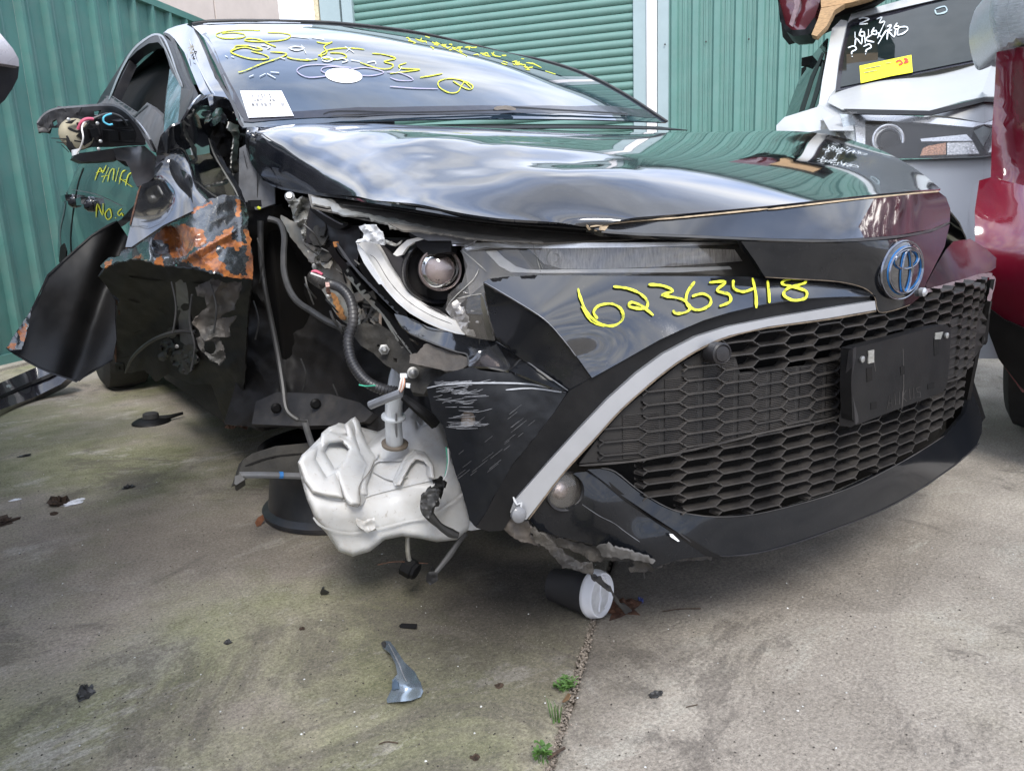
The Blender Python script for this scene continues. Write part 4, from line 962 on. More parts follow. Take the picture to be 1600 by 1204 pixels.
MA = tps([(175, 235, 'y', 1.43), (225, 232, 'y', 1.50), (215, 288, 'x', -.97), (248, 275, 'x', -.93), (245, 240, 'x', -.93)])
patch('mirror_arm', [(176, 232), (200, 229), (226, 228), (238, 240), (246, 262), (240, 278), (226, 290), (214, 292), (208, 280), (203, 264), (196, 252), (182, 250)], None, mat_mirror_plastic, mirror, fn=MA, grid=5, back=(.03, .07, -.01), sm=45)
patch('mirror_tray', [(118, 240), (150, 236), (176, 232), (184, 250), (160, 252), (128, 253), (114, 247)], None, mat_mirror_plastic, mirror, fn=mo(.02), grid=5, back=(0, .06, 0))
tube('mirror_seal', [(205, 182, 1.46), (218, 194, 1.45), (232, 214, 'x', -.94), (243, 236, 'x', -.92)], .003, mat_g2, mirror)

# ---- cowl and wipers
strokes('wiper_blade', [[(520, 181), (640, 176), (760, 173), (800, 172)]], WSF, 2.5, mat_hose, car, off=.02)
strokes('wiper_arm', [[(505, 179), (530, 174), (640, 176), (780, 172)]], WSF, 3.0, mat_plastic, car, off=.03)
strokes('wiper_arm', [[(770, 172), (800, 168), (870, 172), (980, 178)]], WSF, 3.2, mat_plastic, car, off=.03)
strokes('wiper_boss', [[(772, 170), (790, 168), (806, 171)]], WSF, 6, plain('brown_dusty_boss', (.12, .1, .08), .7), car, off=.036)
surf('cowl', [[p+np.array([0, .03, -.01]) for p in bot], [p+np.array([0, -.10, -.035]) for p in bot]], mat_plastic, car, k=3)

# ---- bonnet
ne = [W(385, 200, y=1.265), W(389, 240, x=-.727), W(410, 276, x=-.735), W(440, 293, x=-.735), W(540, 308, x=-.737), W(650, 325, x=-.737), W(780, 345, x=-.675), W(925, 352, y=.2)]
ys = [1.27, 1.20, 1.12, 1.02, .68, .42, .30, .16]
def zc(y, c):
    ridge = np.interp(y, [.05, .15, .3, .5, .75, 1.05, 1.27], [.745, .778, .832, .893, .950, .985, 1.002])
    mid = np.interp(y, [.03, .15, .3, .5, .75, 1.1, 1.2], [.752, .795, .842, .893, .94, .985, 1.0])
    a = min(1, abs(c)/.55); return mid*(1-a*a)+ridge*a*a
far = {0: (.70, 1.28, 1.0), 1: (.72, 1.14, .99), 2: (.735, 1.0, .985), 3: (.735, .86, .975), 4: (.70, .66, .945), 5: (.62, .46, .89), 6: (.52, .30, .83), 7: None}
frontpx = [(925, 352, .2), (985, 344, .165), (1060, 338, .14), (1200, 325, .10), (1330, 311, .075), (1430, 301, .11), (1468, 298, .16)]
rows = []
for i, y0 in enumerate(ys):
    E = ne[i]
    if i == 7:
        rows.append([W(a, b, y=c) for a, b, c in frontpx]); continue
    R_ = [E]
    fx, fy, fz = far[i]
    xs = [-.70, -.58, -.30, .05, .40]
    for j, x in enumerate(xs):
        t = (x+.7)/1.4
        y = np.interp(x, [-.7, 0, fx], [y0, y0-.10*(1 if y0 > .5 else y0/.5)*1.0, fy]) if i < 7 else 0
        z = zc(y, x)
        if j == 0:
            k = [0, .80, .86, .72, .42, .34, .32][i]        # rolled, dented near shoulder
            x2 = E[0]+[.03, .012, .012, .016, .035, .045, .045][i]; y = E[1]*.6+y0*.4; z = E[2]*(1-k)+zc(y0, -.58)*k
            R_.append(np.array([x2, y, z])); continue
        if j == 1: z -= [0, .002, .004, .006, .012, .012, .006][i]
        R_.append(np.array([x if j > 1 else -.60+.025*(i > 3)+.03*(i > 4)+.05*(i > 5), y, z]))
    R_.append(np.array([fx, fy, fz])); rows.append(R_)
def dent(p):
    "crumples of the near corner"
    x, y, z = p
    a = max(0, 1-((x+.64)/.20)**2)*max(0, 1-((y-.72)/.52)**2)
    b = max(0, 1-((x+.50)/.22)**2)*max(0, 1-((y-.34)/.22)**2)
    n = noise.noise(Vector((x*9, y*7, 3)))*.55+abs(noise.noise(Vector((x*18, y*9, 8))))*.35
    e = min(1, max(0, (y-.2)/.15)); return e*(.013*a*n+.007*b*n-.004*b*math.sin((y-.3)*26+x*14))
hood = surf('bonnet', rows, paint_hood, car, k=9, thick=.004, smooth=60, bump=dent, relax=70)
# projection function for things lying on the bonnet edge
strokes('bonnet_lip', [[(386, 215), (392, 244), (412, 276), (440, 294), (540, 309), (650, 326), (780, 346), (925, 354)]], tps([(385, 200, 'y', 1.265), (440, 293, 'x', -.737), (650, 325, 'x', -.739), (925, 352, 'y', .2)]), 4, paint_dirty, hood, off=.004)
mat_tan = plain('tan_dust_line', (.34, .26, .17), .9, var=.3, scale=80)
NF = tps([(925, 355, 'y', .195), (1060, 340, 'y', .138), (1200, 325, 'y', .098), (1200, 372, 'y', .07), (1330, 311, 'y', .072), (1350, 370, 'y', .03), (1430, 301, 'y', .105), (1468, 298, 'y', .155), (1482, 350, 'y', .14), (1060, 366, 'y', .12)])
nose = patch('bonnet_nose', [(918, 354), (985, 347), (1060, 340), (1200, 327), (1330, 313), (1430, 303), (1466, 299), (1478, 308), (1485, 326), (1484, 346), (1455, 358), (1400, 368), (1310, 374), (1220, 373), (1100, 368), (1000, 364), (940, 361)], None, paint, car, fn=NF, grid=9, thick=.012, sm=60)
strokes('dust_line', [[(922, 354), (985, 346), (1060, 340)], [(1060, 340), (1160, 330), (1200, 326)], [(1200, 327), (1330, 312), (1430, 302), (1467, 299)]], NF, 2.6, mat_tan, nose, off=.003, k=6)
patch('torn_lip', [(916, 350), (945, 347), (952, 352), (945, 360), (922, 358)], None, mat_tan, nose, fn=NF, grid=3, bump=.01, bs=8, jag=1)
strokes('nose_lip', [[(940, 362), (1000, 366), (1100, 370), (1220, 375), (1310, 376), (1400, 370), (1455, 360), (1484, 347)]], lambda x, y: NF(x, min(y, 372)), 4, mat_hose, nose, off=.0)

# ---- slam panel and torn strips under the bonnet
SL = tps([(480, 310, 'y', .80), (640, 345, 'y', .50), (800, 362, 'y', .34), (950, 372, 'y', .25), (700, 340, 'y', .46), (560, 330, 'y', .65)])
patch('slam_panel', cz(350, 270, 3.01, [(395, 100), (500, 118), (600, 135), (760, 160), (1000, 190), (1300, 222), (1700, 255), (2000, 275), (2000, 300), (1900, 312), (1500, 330), (1200, 300), (980, 268), (760, 235), (600, 205), (410, 160)]), None, mat_slam, car, fn=SL, grid=7, thick=.003, bump=.008, bs=22)
patch('torn_strip', cz(350, 270, 3.01, [(410, 112), (520, 128), (545, 160), (600, 180), (720, 200), (800, 215), (1000, 262), (950, 270), (780, 258), (770, 236), (690, 222), (680, 205), (560, 196), (510, 180), (500, 160), (415, 145)]), None, mat_torn, car, fn=lambda x, y: SL(x, y)-.025, grid=4, bump=.012, bs=16, jag=1.5)
patch('torn_strip', cz(350, 270, 3.01, [(770, 235), (1000, 262), (1130, 280), (1300, 300), (1500, 318), (1500, 325), (1200, 312), (1000, 280), (830, 268)]), None, mat_slam, car, fn=lambda x, y: SL(x, y)-.03, grid=5, bump=.008, bs=16, jag=1)
patch('rubber_seal', cz(350, 270, 3.01, [(640, 135), (850, 150), (1080, 186), (1300, 210), (1700, 245), (1950, 262), (1950, 276), (1700, 262), (1300, 232), (1080, 208), (850, 172)]), None, mat_hose, car, fn=lambda x, y: SL(x, y)-.035, grid=7, bump=.004)
strokes('panel_line', [cz(350, 270, 3.01, [(560, 150), (800, 180), (1060, 222), (1400, 262), (1800, 296)])], SL, 1.6, mat_torn, car, off=.02)
for q in ((1005, 225), (1385, 268)):
    x, y = 350+q[0]/3.01, 270+q[1]/3.01
    strokes('clip', [[(x, y-9), (x+1, y+5)], [(x-12, y+1), (x, y-1), (x+14, y+3)], [(x-8, y+4), (x+12, y+5)]], SL, 2, mat_slam, car, off=.035)
TB = tps([(480, 320, 'y', .86), (550, 355, 'y', .70), (560, 345, 'y', .68)])
patch('bracket_bar', cz(440, 290, 6.667, [(295, 200), (330, 210), (440, 290), (620, 380), (690, 395), (690, 410), (610, 455), (560, 455), (480, 410), (300, 260)]), None, mat_plastic, car, fn=TB, grid=5, thick=.012, sm=30)
strokes('bar_edge', [cz(440, 290, 6.667, [(300, 206), (440, 300), (600, 390), (640, 400)])], TB, 2.6, mat_g2, car, off=.006)
patch('side_module', cz(350, 270, 3.01, [(405, 155), (470, 200), (560, 250), (640, 245), (640, 320), (625, 440), (560, 400), (520, 345), (440, 330), (385, 330), (390, 220)]), None, mat_mirror_plastic, car, fn=tps([(480, 330, 'y', .88), (555, 350, 'y', .72), (550, 410, 'y', .70), (480, 380, 'y', .86)]), grid=6, thick=.03, bump=.012, bs=22)
# crumpled silver horn
patch('crumpled_metal', cz(440, 290, 6.667, [(60, 150), (110, 110), (170, 140), (210, 115), (250, 130), (295, 150), (290, 280), (270, 420), (240, 560), (225, 620), (215, 500), (190, 440), (165, 420), (130, 360), (100, 250)]), None, mat_torn, car, fn=tps([(450, 310, 'y', .93), (484, 312, 'y', .88), (475, 380, 'y', .90)]), grid=2.5, bump=.03, ridge=.03, bs=9, jag=1.5)
mesh_obj('bolt', *lathe_geo(W(453, 308, y=.88), (-.5, -1, .4), [(0, .010), (.004, .010), (.006, .007), (.010, .006)], 16), mat_steel, car)
BRK = tps([(455, 340, 'y', .98), (470, 400, 'y', .95), (520, 480, 'y', .80), (540, 520, 'y', .74), (500, 420, 'y', .88), (560, 500, 'y', .70)])
patch('headlamp_support', cz(350, 270, 3.01, [(265, 200), (350, 240), (380, 330), (430, 350), (520, 375), (540, 430), (580, 480), (600, 560), (640, 640), (640, 740), (560, 700), (525, 660), (490, 600), (450, 530), (420, 440), (350, 350), (310, 300), (275, 230)]), None, mat_zinc, car, fn=BRK, grid=4.5, bump=.012, bs=22, thick=.003, jag=1, masks=None)
patch('crumpled_metal', cz(350, 270, 3.01, [(390, 370), (440, 362), (510, 380), (515, 400), (470, 420), (430, 425), (395, 400)]), None, mat_torn, car, fn=lambda x, y: BRK(x, y)-.03, grid=3, bump=.025, ridge=.02, bs=9, jag=1)
patch('rust_patch', cz(350, 270, 3.01, [(500, 560), (520, 570), (560, 640), (570, 690), (550, 690), (525, 640)]), None, plain('orange_rust', (.35, .16, .05), .9, var=.5, scale=60), car, fn=lambda x, y: BRK(x, y)-.012, grid=3, jag=2, thick=.001)
for q, r in (((492, 580), .006), ((515, 712), .006), ((430, 440), .008)):
    mesh_obj('rivet', *lathe_geo(at(BRK, 350+q[0]/3.01, 270+q[1]/3.01, .02), (-.2, -1, 0), [(0, r), (.004, r), (.006, r*.4)], 10), mat_steel, car)
patch('orange_tab', cz(350, 270, 3.01, [(512, 325), (530, 322), (532, 345), (518, 350)]), None, plain('amber_tab', (.6, .25, .08), .5), car, fn=lambda x, y: BRK(x, y)-.08, thick=.004)
# straight black struts running down beside the lamp
ST = tps([(500, 380, 'y', .74), (560, 400, 'y', .62), (640, 540, 'y', .50), (700, 560, 'y', .38), (600, 480, 'y', .58)])
for q, w, m in (([(500, 345), (560, 430), (660, 560), (760, 660), (860, 800), (905, 850)], 8, mat_plastic), ([(530, 330), (600, 430), (700, 540), (800, 640), (880, 720)], 4, mat_g2), ([(560, 420), (640, 560), (740, 660), (800, 760), (870, 870)], 4, mat_zinc), ([(575, 470), (640, 540), (720, 640)], 9, mat_zinc),
                ([(490, 350), (540, 420), (600, 500)], 7, mat_plastic), ([(640, 430), (700, 510), (780, 600), (860, 680)], 12, mat_plastic), ([(545, 400), (560, 470), (575, 520)], 3, mat_plastic), ([(735, 660), (740, 730), (790, 770), (830, 830), (880, 880)], 4.5, plain('peach_cable', (.33, .25, .19), .7)),
                ([(750, 660), (800, 740), (860, 820), (900, 880)], 3, mat_torn), ([(830, 720), (870, 790), (900, 850)], 5, mat_plastic), ([(740, 650), (820, 720), (815, 780), (860, 840)], 3, mat_plastic), ([(655, 600), (700, 610), (690, 650), (660, 700), (620, 735)], 4, mat_hose), ([(650, 615), (690, 625)], 6, mat_plastic)):
    strokes('strut', [cz(350, 270, 3.01, q)], ST, w, m, car, off=.01, k=4)
# dark mounting casting with bolts
CA = tps([(570, 520, 'y', .60), (640, 540, 'y', .50), (680, 600, 'y', .40), (600, 560, 'y', .56), (720, 600, 'y', .36)])
patch('mounting_bracket', cz(440, 440, 5, [(550, 350), (650, 320), (740, 340), (860, 400), (960, 500), (1020, 600), (1180, 680), (1300, 700), (1250, 770), (1140, 830), (1110, 880), (1020, 860), (960, 760), (900, 700), (800, 640), (720, 560), (620, 500), (560, 420)]), None, mat_under, car, fn=CA, grid=5, bump=.015, bs=20, thick=.01, holes=[cz(440, 440, 5, [(745, 490), (765, 490), (765, 510), (745, 510)]), cz(440, 440, 5, [(870, 595), (900, 600), (900, 630), (870, 625)])])
for q, r in (((800, 530), .010), ((1025, 710), .010)):
    mesh_obj('bolt', *lathe_geo(at(CA, 440+q[0]/5, 440+q[1]/5, .012), (-.35, -.9, .15), [(0, r), (.003, r), (.004, r*.65), (.012, r*.6), (.014, r*.3)], 6 if q[0] < 900 else 18), mat_steel, car)
patch('torn_bracket', cz(440, 440, 5, [(1000, 570), (1060, 560), (1110, 490), (1140, 480), (1250, 520), (1380, 560), (1450, 590), (1455, 655), (1400, 690), (1300, 700), (1180, 670), (1000, 635)]), None, plain('brown_scratched_plastic', (.05, .044, .038), .55, dust=.4, dustcol=(.25, .21, .17), scale=40, bump=.5), car, fn=tps([(640, 560, 'y', .42), (730, 570, 'y', .33), (700, 540, 'y', .37)]), grid=4, bump=.005, ridge=.006, bs=26, jag=1, thick=.01)

# ---- wheel arch
AR = tps([(390, 340, 'y', 1.32), (580, 400, 'y', 1.10), (400, 640, 'y', 1.30), (580, 640, 'y', .95), (480, 500, 'y', 1.30), (560, 500, 'y', 1.15)])
patch('arch_liner', [(384, 318), (440, 322), (520, 390), (600, 480), (700, 560), (740, 640), (740, 700), (600, 700), (560, 650), (400, 668), (350, 662), (380, 560), (384, 440)], None, mat_arch, car, fn=AR, grid=6, bump=.04, bs=50, ridge=.05, thick=.01)
patch('arch_lower_panel', cz(350, 270, 3.01, [(150, 1075), (250, 1030), (500, 1040), (640, 1080), (700, 1130), (660, 1170), (520, 1185), (350, 1190), (130, 1180)]), None, plain('dark_grey_arch', (.03, .03, .032), .6, dust=.3), car, fn=lambda x, y: AR(x, y)-.06, grid=8, bump=.008, bs=30, thick=.02)
for q in ((430, 1085), (245, 1105)):
    mesh_obj('bolt', *lathe_geo(at(AR, 350+q[0]/3.01, 270+q[1]/3.01, .08), (-.2, -1, 0), [(0, .013), (.004, .013), (.008, .008)], 12), mat_plastic, car)
AF = tps([(175, 430, 'x', -1.0), (320, 440, 'x', -.86), (185, 570, 'x', -.93), (330, 590, 'x', -.80), (250, 500, 'x', -.86)])
patch('arch_rear_shield', [(153, 432), (165, 418), (200, 404), (250, 412), (320, 424), (394, 436), (388, 480), (384, 560), (380, 640), (352, 664), (330, 600), (300, 600), (262, 584), (244, 596), (236, 588), (226, 578), (206, 582), (184, 580), (180, 552), (180, 500), (186, 468), (166, 452)], None, mat_arch, car, fn=AF, grid=4, bump=.03, bs=34, ridge=.035, thick=.004, jag=1.2)
strokes('rust_edge', [[(181, 468), (186, 486), (186, 506), (180, 528), (181, 566)]], AF, 3, mat_rustdirt, car, off=.004)
patch('tab', cz(0, 400, 5, [(895, 840), (965, 840), (968, 900), (900, 905)]), None, mat_plastic, car, fn=lambda x, y: AF(x, y)-.01, grid=6, holes=[cz(0, 400, 5, [(930, 862), (952, 862), (952, 884), (930, 884)])])
patch('inner_strut', cz(0, 250, 3.01, [(820, 520), (870, 560), (885, 620), (890, 720), (910, 860), (880, 910), (850, 880), (835, 700)]), None, mat_g2, car, fn=lambda x, y: AF(x, y)-.012, grid=5, bump=.01, bs=20)
LI = tps([(10, 545, 'y', 1.35), (63, 456, 'y', 1.45), (80, 425, 'y', 1.50), (183, 345, 'y', 1.55), (125, 592, 'y', 1.25), (178, 560, 'y', 1.32), (180, 465, 'y', 1.45), (100, 510, 'y', 1.42)])
lin = patch('bent_wheel_liner', [(183, 345), (166, 352), (143, 368), (110, 396), (80, 425), (73, 434), (64, 458), (46, 490), (26, 520), (10, 543), (20, 549), (60, 572), (110, 592), (123, 594), (140, 580), (176, 562), (182, 530), (180, 500), (180, 470), (166, 446), (153, 431), (170, 405), (196, 396), (200, 370)], None, mat_liner, car, fn=lambda x, y: LI(x, y)+.05*math.exp(-((x-(165-(y-450)*.35))/22)**2), grid=6, thick=.003, bump=.004, bs=40, sm=50)
strokes('liner_rim', [[(12, 546), (60, 574), (112, 593), (124, 593), (176, 561)], [(183, 345), (143, 368), (80, 425), (72, 436), (46, 490), (12, 542)]], LI, 2.6, mat_plastic, lin, off=.004)
patch('torn_paint_corner', [(10, 543), (22, 524), (44, 492), (50, 480), (42, 520), (34, 545), (18, 547)], None, paint_rust, lin, fn=lambda x, y: LI(x, y)-.02, grid=3, masks={'rust': [[(12, 543), (24, 535), (24, 546)], [(28, 520), (42, 505), (38, 534), (30, 530)]]}, bump=.008, bs=10, jag=1)
# torn bracket column under the flap
CO = tps([(340, 440, 'y', 1.00), (370, 440, 'y', .98), (320, 520, 'y', 1.05), (350, 565, 'y', 1.02)])
patch('torn_bracket', cz(0, 250, 3.01, [(920, 600), (940, 580), (1000, 560), (1060, 575), (1140, 572), (1120, 640), (1100, 700), (1060, 720), (1030, 745), (1110, 735), (1080, 780), (1078, 830), (1020, 835), (960, 850), (930, 800), (905, 765), (940, 720), (975, 690), (960, 650), (930, 640)]), None, mat_torn_dark, car, fn=CO, grid=3, bump=.03, ridge=.04, bs=26, jag=2)
patch('torn_bracket', cz(0, 250, 3.01, [(920, 840), (960, 820), (1030, 835), (1050, 880), (1055, 930), (1030, 962), (980, 930), (940, 890)]), None, mat_torn_dark, car, fn=lambda x, y: CO(x, y)+.01, grid=2.8, bump=.02, ridge=.02, bs=16, jag=2, holes=[cz(0, 250, 3.01, [(960, 860), (1000, 850), (1020, 890), (1000, 915), (965, 900)])])
for i, (x, y, r) in enumerate(((262, 540, 12), (280, 560, 14), (296, 548, 12), (290, 572, 12), (268, 520, 9), (302, 562, 9), (255, 556, 8))):
    pts = [(x+r*(1+.5*noise.noise(Vector((i, k, 1))))*math.cos(k*.785), y+r*(1+.7*noise.noise(Vector((i, k, 5))))*math.sin(k*.785)) for k in range(8)]
    patch('burnt_rubber_shred', pts, None, mat_hose, car, fn=lambda a, b, i=i: AF(a, b)-.03-.008*i, grid=3, bump=.04, ridge=.03, bs=7, jag=2, seed=i)
mesh_obj('bolt', *lathe_geo(at(AF, 277, 541, .1), (-.5, -1, .1), [(0, .006), (.006, .006), (.007, .003)], 8), mat_steel, car)
# sill with dirt
SI = tps([(258, 588, 'x', -.80), (350, 660, 'x', -.755), (345, 600, 'x', -.76), (200, 560, 'x', -.84)])
patch('sill', [(240, 572), (300, 588), (336, 560), (352, 590), (356, 620), (358, 664), (330, 646), (292, 614), (258, 592)], None, mat_under, car, fn=SI, grid=6, bump=.012, bs=20, thick=.03)
patch('rusty_dirt_clump', [(350, 662), (348, 640), (356, 626), (372, 618), (384, 622), (386, 650), (378, 668), (362, 668)], None, mat_rustdirt, car, fn=lambda x, y: SI(x, y)-.01, grid=2.5, bump=.05, ridge=.03, bs=5, jag=3, thick=.02)
# rear wheel
wc = np.array([-.76, 3.56, .315])
tyre = mesh_obj('rear_wheel', *lathe_geo(wc, (-1, 0, 0), [(-.1, .19), (-.105, .27), (-.085, .305), (-.04, .315), (.04, .315), (.085, .305), (.105, .27), (.1, .2), (.06, .18), (.05, .05)], 48), mat_rubber, car)
mesh_obj('rim', *lathe_geo(wc+np.array([-.05, 0, 0]), (-1, 0, 0), [(-.02, .185), (.05, .195), (.04, .16), (.0, .14), (.03, .05), (.035, .03)], 32), mat_silver, tyre)
mesh_obj('far_rear_wheel', *lathe_geo(np.array([.76, 3.56, .315]), (1, 0, 0), [(-.1, .19), (-.105, .27), (-.085, .305), (.085, .305), (.105, .27), (.1, .2), (.06, .18)], 32), mat_rubber, car)
mesh_obj('far_front_wheel', *lathe_geo(np.array([.78, .95, .315]), (1, 0, 0), [(-.1, .19), (-.105, .27), (-.085, .305), (.085, .305), (.105, .27), (.1, .2), (.06, .18)], 32), mat_rubber, car)
surf('far_fender', [[np.array(p) for p in r] for r in ([(.70, 1.3, .99), (.88, 1.3, .86), (.895, 1.3, .45)], [(.70, .9, .965), (.87, .9, .82), (.89, .9, .70)], [(.64, .52, .90), (.84, .5, .76), (.86, .5, .45)], [(.50, .28, .80), (.72, .26, .66), (.76, .28, .4)])], paint, car, k=5, smooth=60)
surf('far_flank', [[np.array(p) for p in r] for r in ([(.72, 1.3, .99), (.89, 1.3, .8), (.88, 1.3, .25)], [(.74, 2.6, .97), (.895, 2.6, .8), (.88, 2.6, .25)], [(.70, 4.2, .98), (.80, 4.2, .8), (.78, 4.2, .3)])], paint, car, k=4, smooth=60)

# hoses and looms
tube('brake_hose', [(407, 345, 1.12), (408, 400, 1.12), (414, 450, 1.10), (424, 500, 1.10), (434, 550, 1.08), (442, 600, 1.05), (448, 640, 1.02), (466, 656, 1.0)], [.007, .006, .007, .006], mat_hose, car)
tube('brake_hose', [(466, 656, .98), (478, 658, .95)], .003, mat_hose, car)
tube('coolant_hose', [(420, 342, 1.05), (437, 348, 1.03), (444, 368, 1.0), (443, 400, .96), (444, 425, .93), (452, 452, .90), (466, 472, .86), (490, 488, .80), (512, 502, .76), (538, 514, .70)], .0068, mat_hose, car, corr=.0)
tube('thin_hose', [(196, 582, 'x', -.93), (206, 560, 'x', -.93), (226, 540, 'x', -.92), (250, 526, 'x', -.90), (280, 518, 'x', -.88), (306, 519, 'x', -.85)], [.003, .0055, .006, .006], mat_hose, car)
tube('wiring_conduit', [(486, 428, .74), (500, 438, .72), (518, 444, .70), (535, 452, .66), (548, 470, .62), (552, 500, .58), (544, 530, .56), (548, 560, .53), (560, 582, .50), (576, 598, .47), (598, 608, .44), (620, 612, .42)], .0085, mat_corr, car, k=10, corr=.14, n=12)
tube('loom_end', [(485, 432, .75), (492, 438, .74), (504, 446, .72)], .0085, mat_corr, car, k=8, corr=.14)
tube('pink_wire', [(487, 425, .735), (494, 424, .73), (504, 429, .72)], .003, mat_pinkwire, car)
tube('white_wire', [(486, 427, .73), (500, 432, .715), (508, 436, .71)], .0022, mat_whitewire, car)
patch('striped_tape', cz(440, 290, 6.667, [(455, 1005), (495, 1005), (500, 1050), (460, 1055)]), [(515, 444, 'y', .67)], plain('red_white_tape', (.55, .35, .3), .5, var=.6, scale=120), car, thick=.003)
tube('rusty_stub', [(512, 452, .69), (514, 458, .68)], .004, mat_rustdirt, car)
tube('cut_hose', [(578, 633, .42), (600, 624, .40), (626, 614, .38)], .0068, mat_g2, car)
tube('green_wire', [(561, 601, .47), (572, 603, .46), (586, 602, .44)], .0012, mat_greenwire, car)
for k, (a, b) in enumerate(((622, 618), (626, 600), (629, 598), (632, 602))):
    tube('bare_wire', [(620+k, 616, .385), (624+2*k, 606, .38), (626+2*k, 596, .38), (628+k, 590, .385)], .0013, mat_copper if k % 2 else mat_whitewire, car)
patch('connector', cz(440, 440, 5, [(925, 715), (975, 715), (978, 750), (925, 752)]), [(630, 587, 'y', .39)], mat_white_plastic, car, thick=.012)
patch('connector', cz(440, 440, 5, [(970, 790), (1005, 795), (1000, 830), (970, 825)]), [(636, 602, 'y', .385)], mat_white_plastic, car, thick=.008)
patch('broken_clip', cz(440, 440, 5, [(545, 660), (585, 645), (610, 710), (575, 712)]), [(555, 576, 'y', .56)], plain('beige_clip', (.42, .36, .26), .6), car, thick=.01, bump=.005, bs=6)
tube('lower_arm', [(630, 620, .42), (655, 640, .40), (680, 660, .40)], [.006, .012], mat_plastic, car)

er = random.Random(12)
for i in range(26):
    x0 = er.uniform(470, 700); y0 = 400+(x0-470)*.75+er.uniform(-60, 60)
    if x0 > 640 and y0 < 545: y0 += 60
    L = er.uniform(16, 46); a = er.uniform(.5, 1.3)
    dd = .80-(x0-470)*.0016+er.uniform(-.02, .05)
    tube('wire', [(x0, y0, dd), (x0+L*.4*math.cos(a)+er.uniform(-5, 5), y0+L*.4*math.sin(a), dd-.01), (x0+L*math.cos(a), y0+L*math.sin(a), dd)], er.choice((.0012, .0018, .0026)), er.choice((mat_hose, mat_hose, mat_plastic, mat_torn_dark, mat_greenwire if i == 3 else mat_hose)), car, n=6)
for i in range(12):
    x0 = er.uniform(480, 640); y0 = 350+(x0-470)*.95+er.uniform(-30, 50); r = er.uniform(7, 15)
    pts = [(x0+r*er.uniform(.5, 1.2)*math.cos(k*1.05), y0+r*er.uniform(.6, 1.4)*math.sin(k*1.05)) for k in range(6)]
    patch('torn_bracket_piece', pts, [(x0, y0, 'y', .86-(x0-470)*.0017), (x0+30, y0, 'y', .80-(x0-470)*.0017), (x0, y0+30, 'y', .82-(x0-470)*.0017)], er.choice((mat_torn_dark, mat_plastic, mat_under, mat_zinc)), car, grid=3.5, bump=.012, ridge=.02, bs=14, jag=1.2, thick=.003, seed=i)
for q in ([(300, 460, .98), (296, 500, 1.0), (304, 540, 1.0), (298, 580, 1.02)], [(330, 445, .95), (338, 480, .95), (334, 520, .97)], [(268, 440, 1.05), (275, 480, 1.05), (270, 520, 1.06)]):
    tube('hanging_wire', q, .002, mat_hose, car, n=6)
for q, w in (([(200, 470), (240, 480), (268, 500), (280, 540)], 2.2), ([(210, 520), (240, 512), (262, 530), (270, 560)], 2.2), ([(190, 430), (230, 440), (280, 438), (330, 450)], 2.5), ([(186, 560), (220, 556), (250, 575)], 2)):
    strokes('pressed_rib', [q], AF, w, mat_liner, car, off=.008, k=4)

strokes('door_gap', [[(130, 262), (121, 290), (114, 330), (110, 372), (112, 404)]], SIDE, 1.8, mat_void, doorp, off=.010, k=4)
strokes('body_crease', [[(112, 296), (150, 304), (190, 322)]], SIDE, 1.6, mat_g2, doorp, off=.010, k=4)
strokes('reflector_edge', [[(104, 300), (100, 330), (94, 360), (95, 392)]], SIDE, 1.6, mat_g2, doorp, off=.012, k=4)
for i, (x0, y0, L) in enumerate(((402, 372, 70), (396, 470, 60), (470, 560, 50), (520, 600, 44))):
    tube('clip_wire', [(x0, y0, 1.1), (x0+8, y0+L*.5, 1.08), (x0+3, y0+L, 1.1)], .002, mat_hose, car, n=6)

# ---- headlight of the near side
mat_brn = plain('brown_grime_line', (.13, .10, .07), .9, var=.4, scale=80)
HL = tps([(560, 352, 'y', .55), (600, 450, 'y', .52), (640, 400, 'y', .47), (700, 480, 'y', .38), (775, 530, 'y', .33), (800, 400, 'y', .33), (900, 400, 'y', .27), (1050, 400, 'y', .18), (1150, 390, 'y', .14), (1185, 425, 'y', .125), (700, 380, 'y', .40)])
ho = lambda o: (lambda x, y: HL(x, y)-o)
lamp = patch('headlight', [(562, 365), (600, 372), (640, 372), (700, 376), (900, 374), (1150, 376), (1182, 398), (1186, 432), (1100, 436), (900, 440), (775, 445), (772, 470), (782, 532), (735, 528), (690, 512), (650, 485), (610, 450), (585, 410)], None, mat_liner, car, fn=ho(-.07), grid=10, thick=.01)
drl = patch('light_guide', cz(540, 340, 5, [(80, 185), (130, 180), (235, 205), (270, 260), (330, 370), (400, 480), (470, 570), (560, 650), (660, 720), (760, 765), (850, 810), (930, 915), (860, 905), (740, 870), (620, 815), (500, 745), (400, 660), (320, 570), (240, 470), (170, 360), (110, 260)]), None, mat_drl, lamp, fn=ho(-.015), grid=4, thick=.01)
strokes('guide_edge', [cz(540, 340, 5, [(85, 190), (160, 330), (240, 450), (330, 570), (420, 665), (520, 745), (640, 810), (780, 870), (930, 912)])], HL, 2.6, mat_white_plastic, lamp, off=.004, k=5)
strokes('guide_line', [cz(540, 340, 5, [(190, 290), (240, 330), (330, 480), (430, 600), (540, 690), (680, 770), (830, 830)])], HL, 1.0, mat_torn_plastic, lamp, off=.0, k=4)
patch('lamp_fin', cz(540, 340, 5, [(90, 215), (130, 260), (200, 370), (250, 450), (290, 520), (260, 520), (200, 440), (140, 350), (95, 250)]), None, mat_white_plastic, lamp, fn=ho(.004), grid=4, thick=.006)
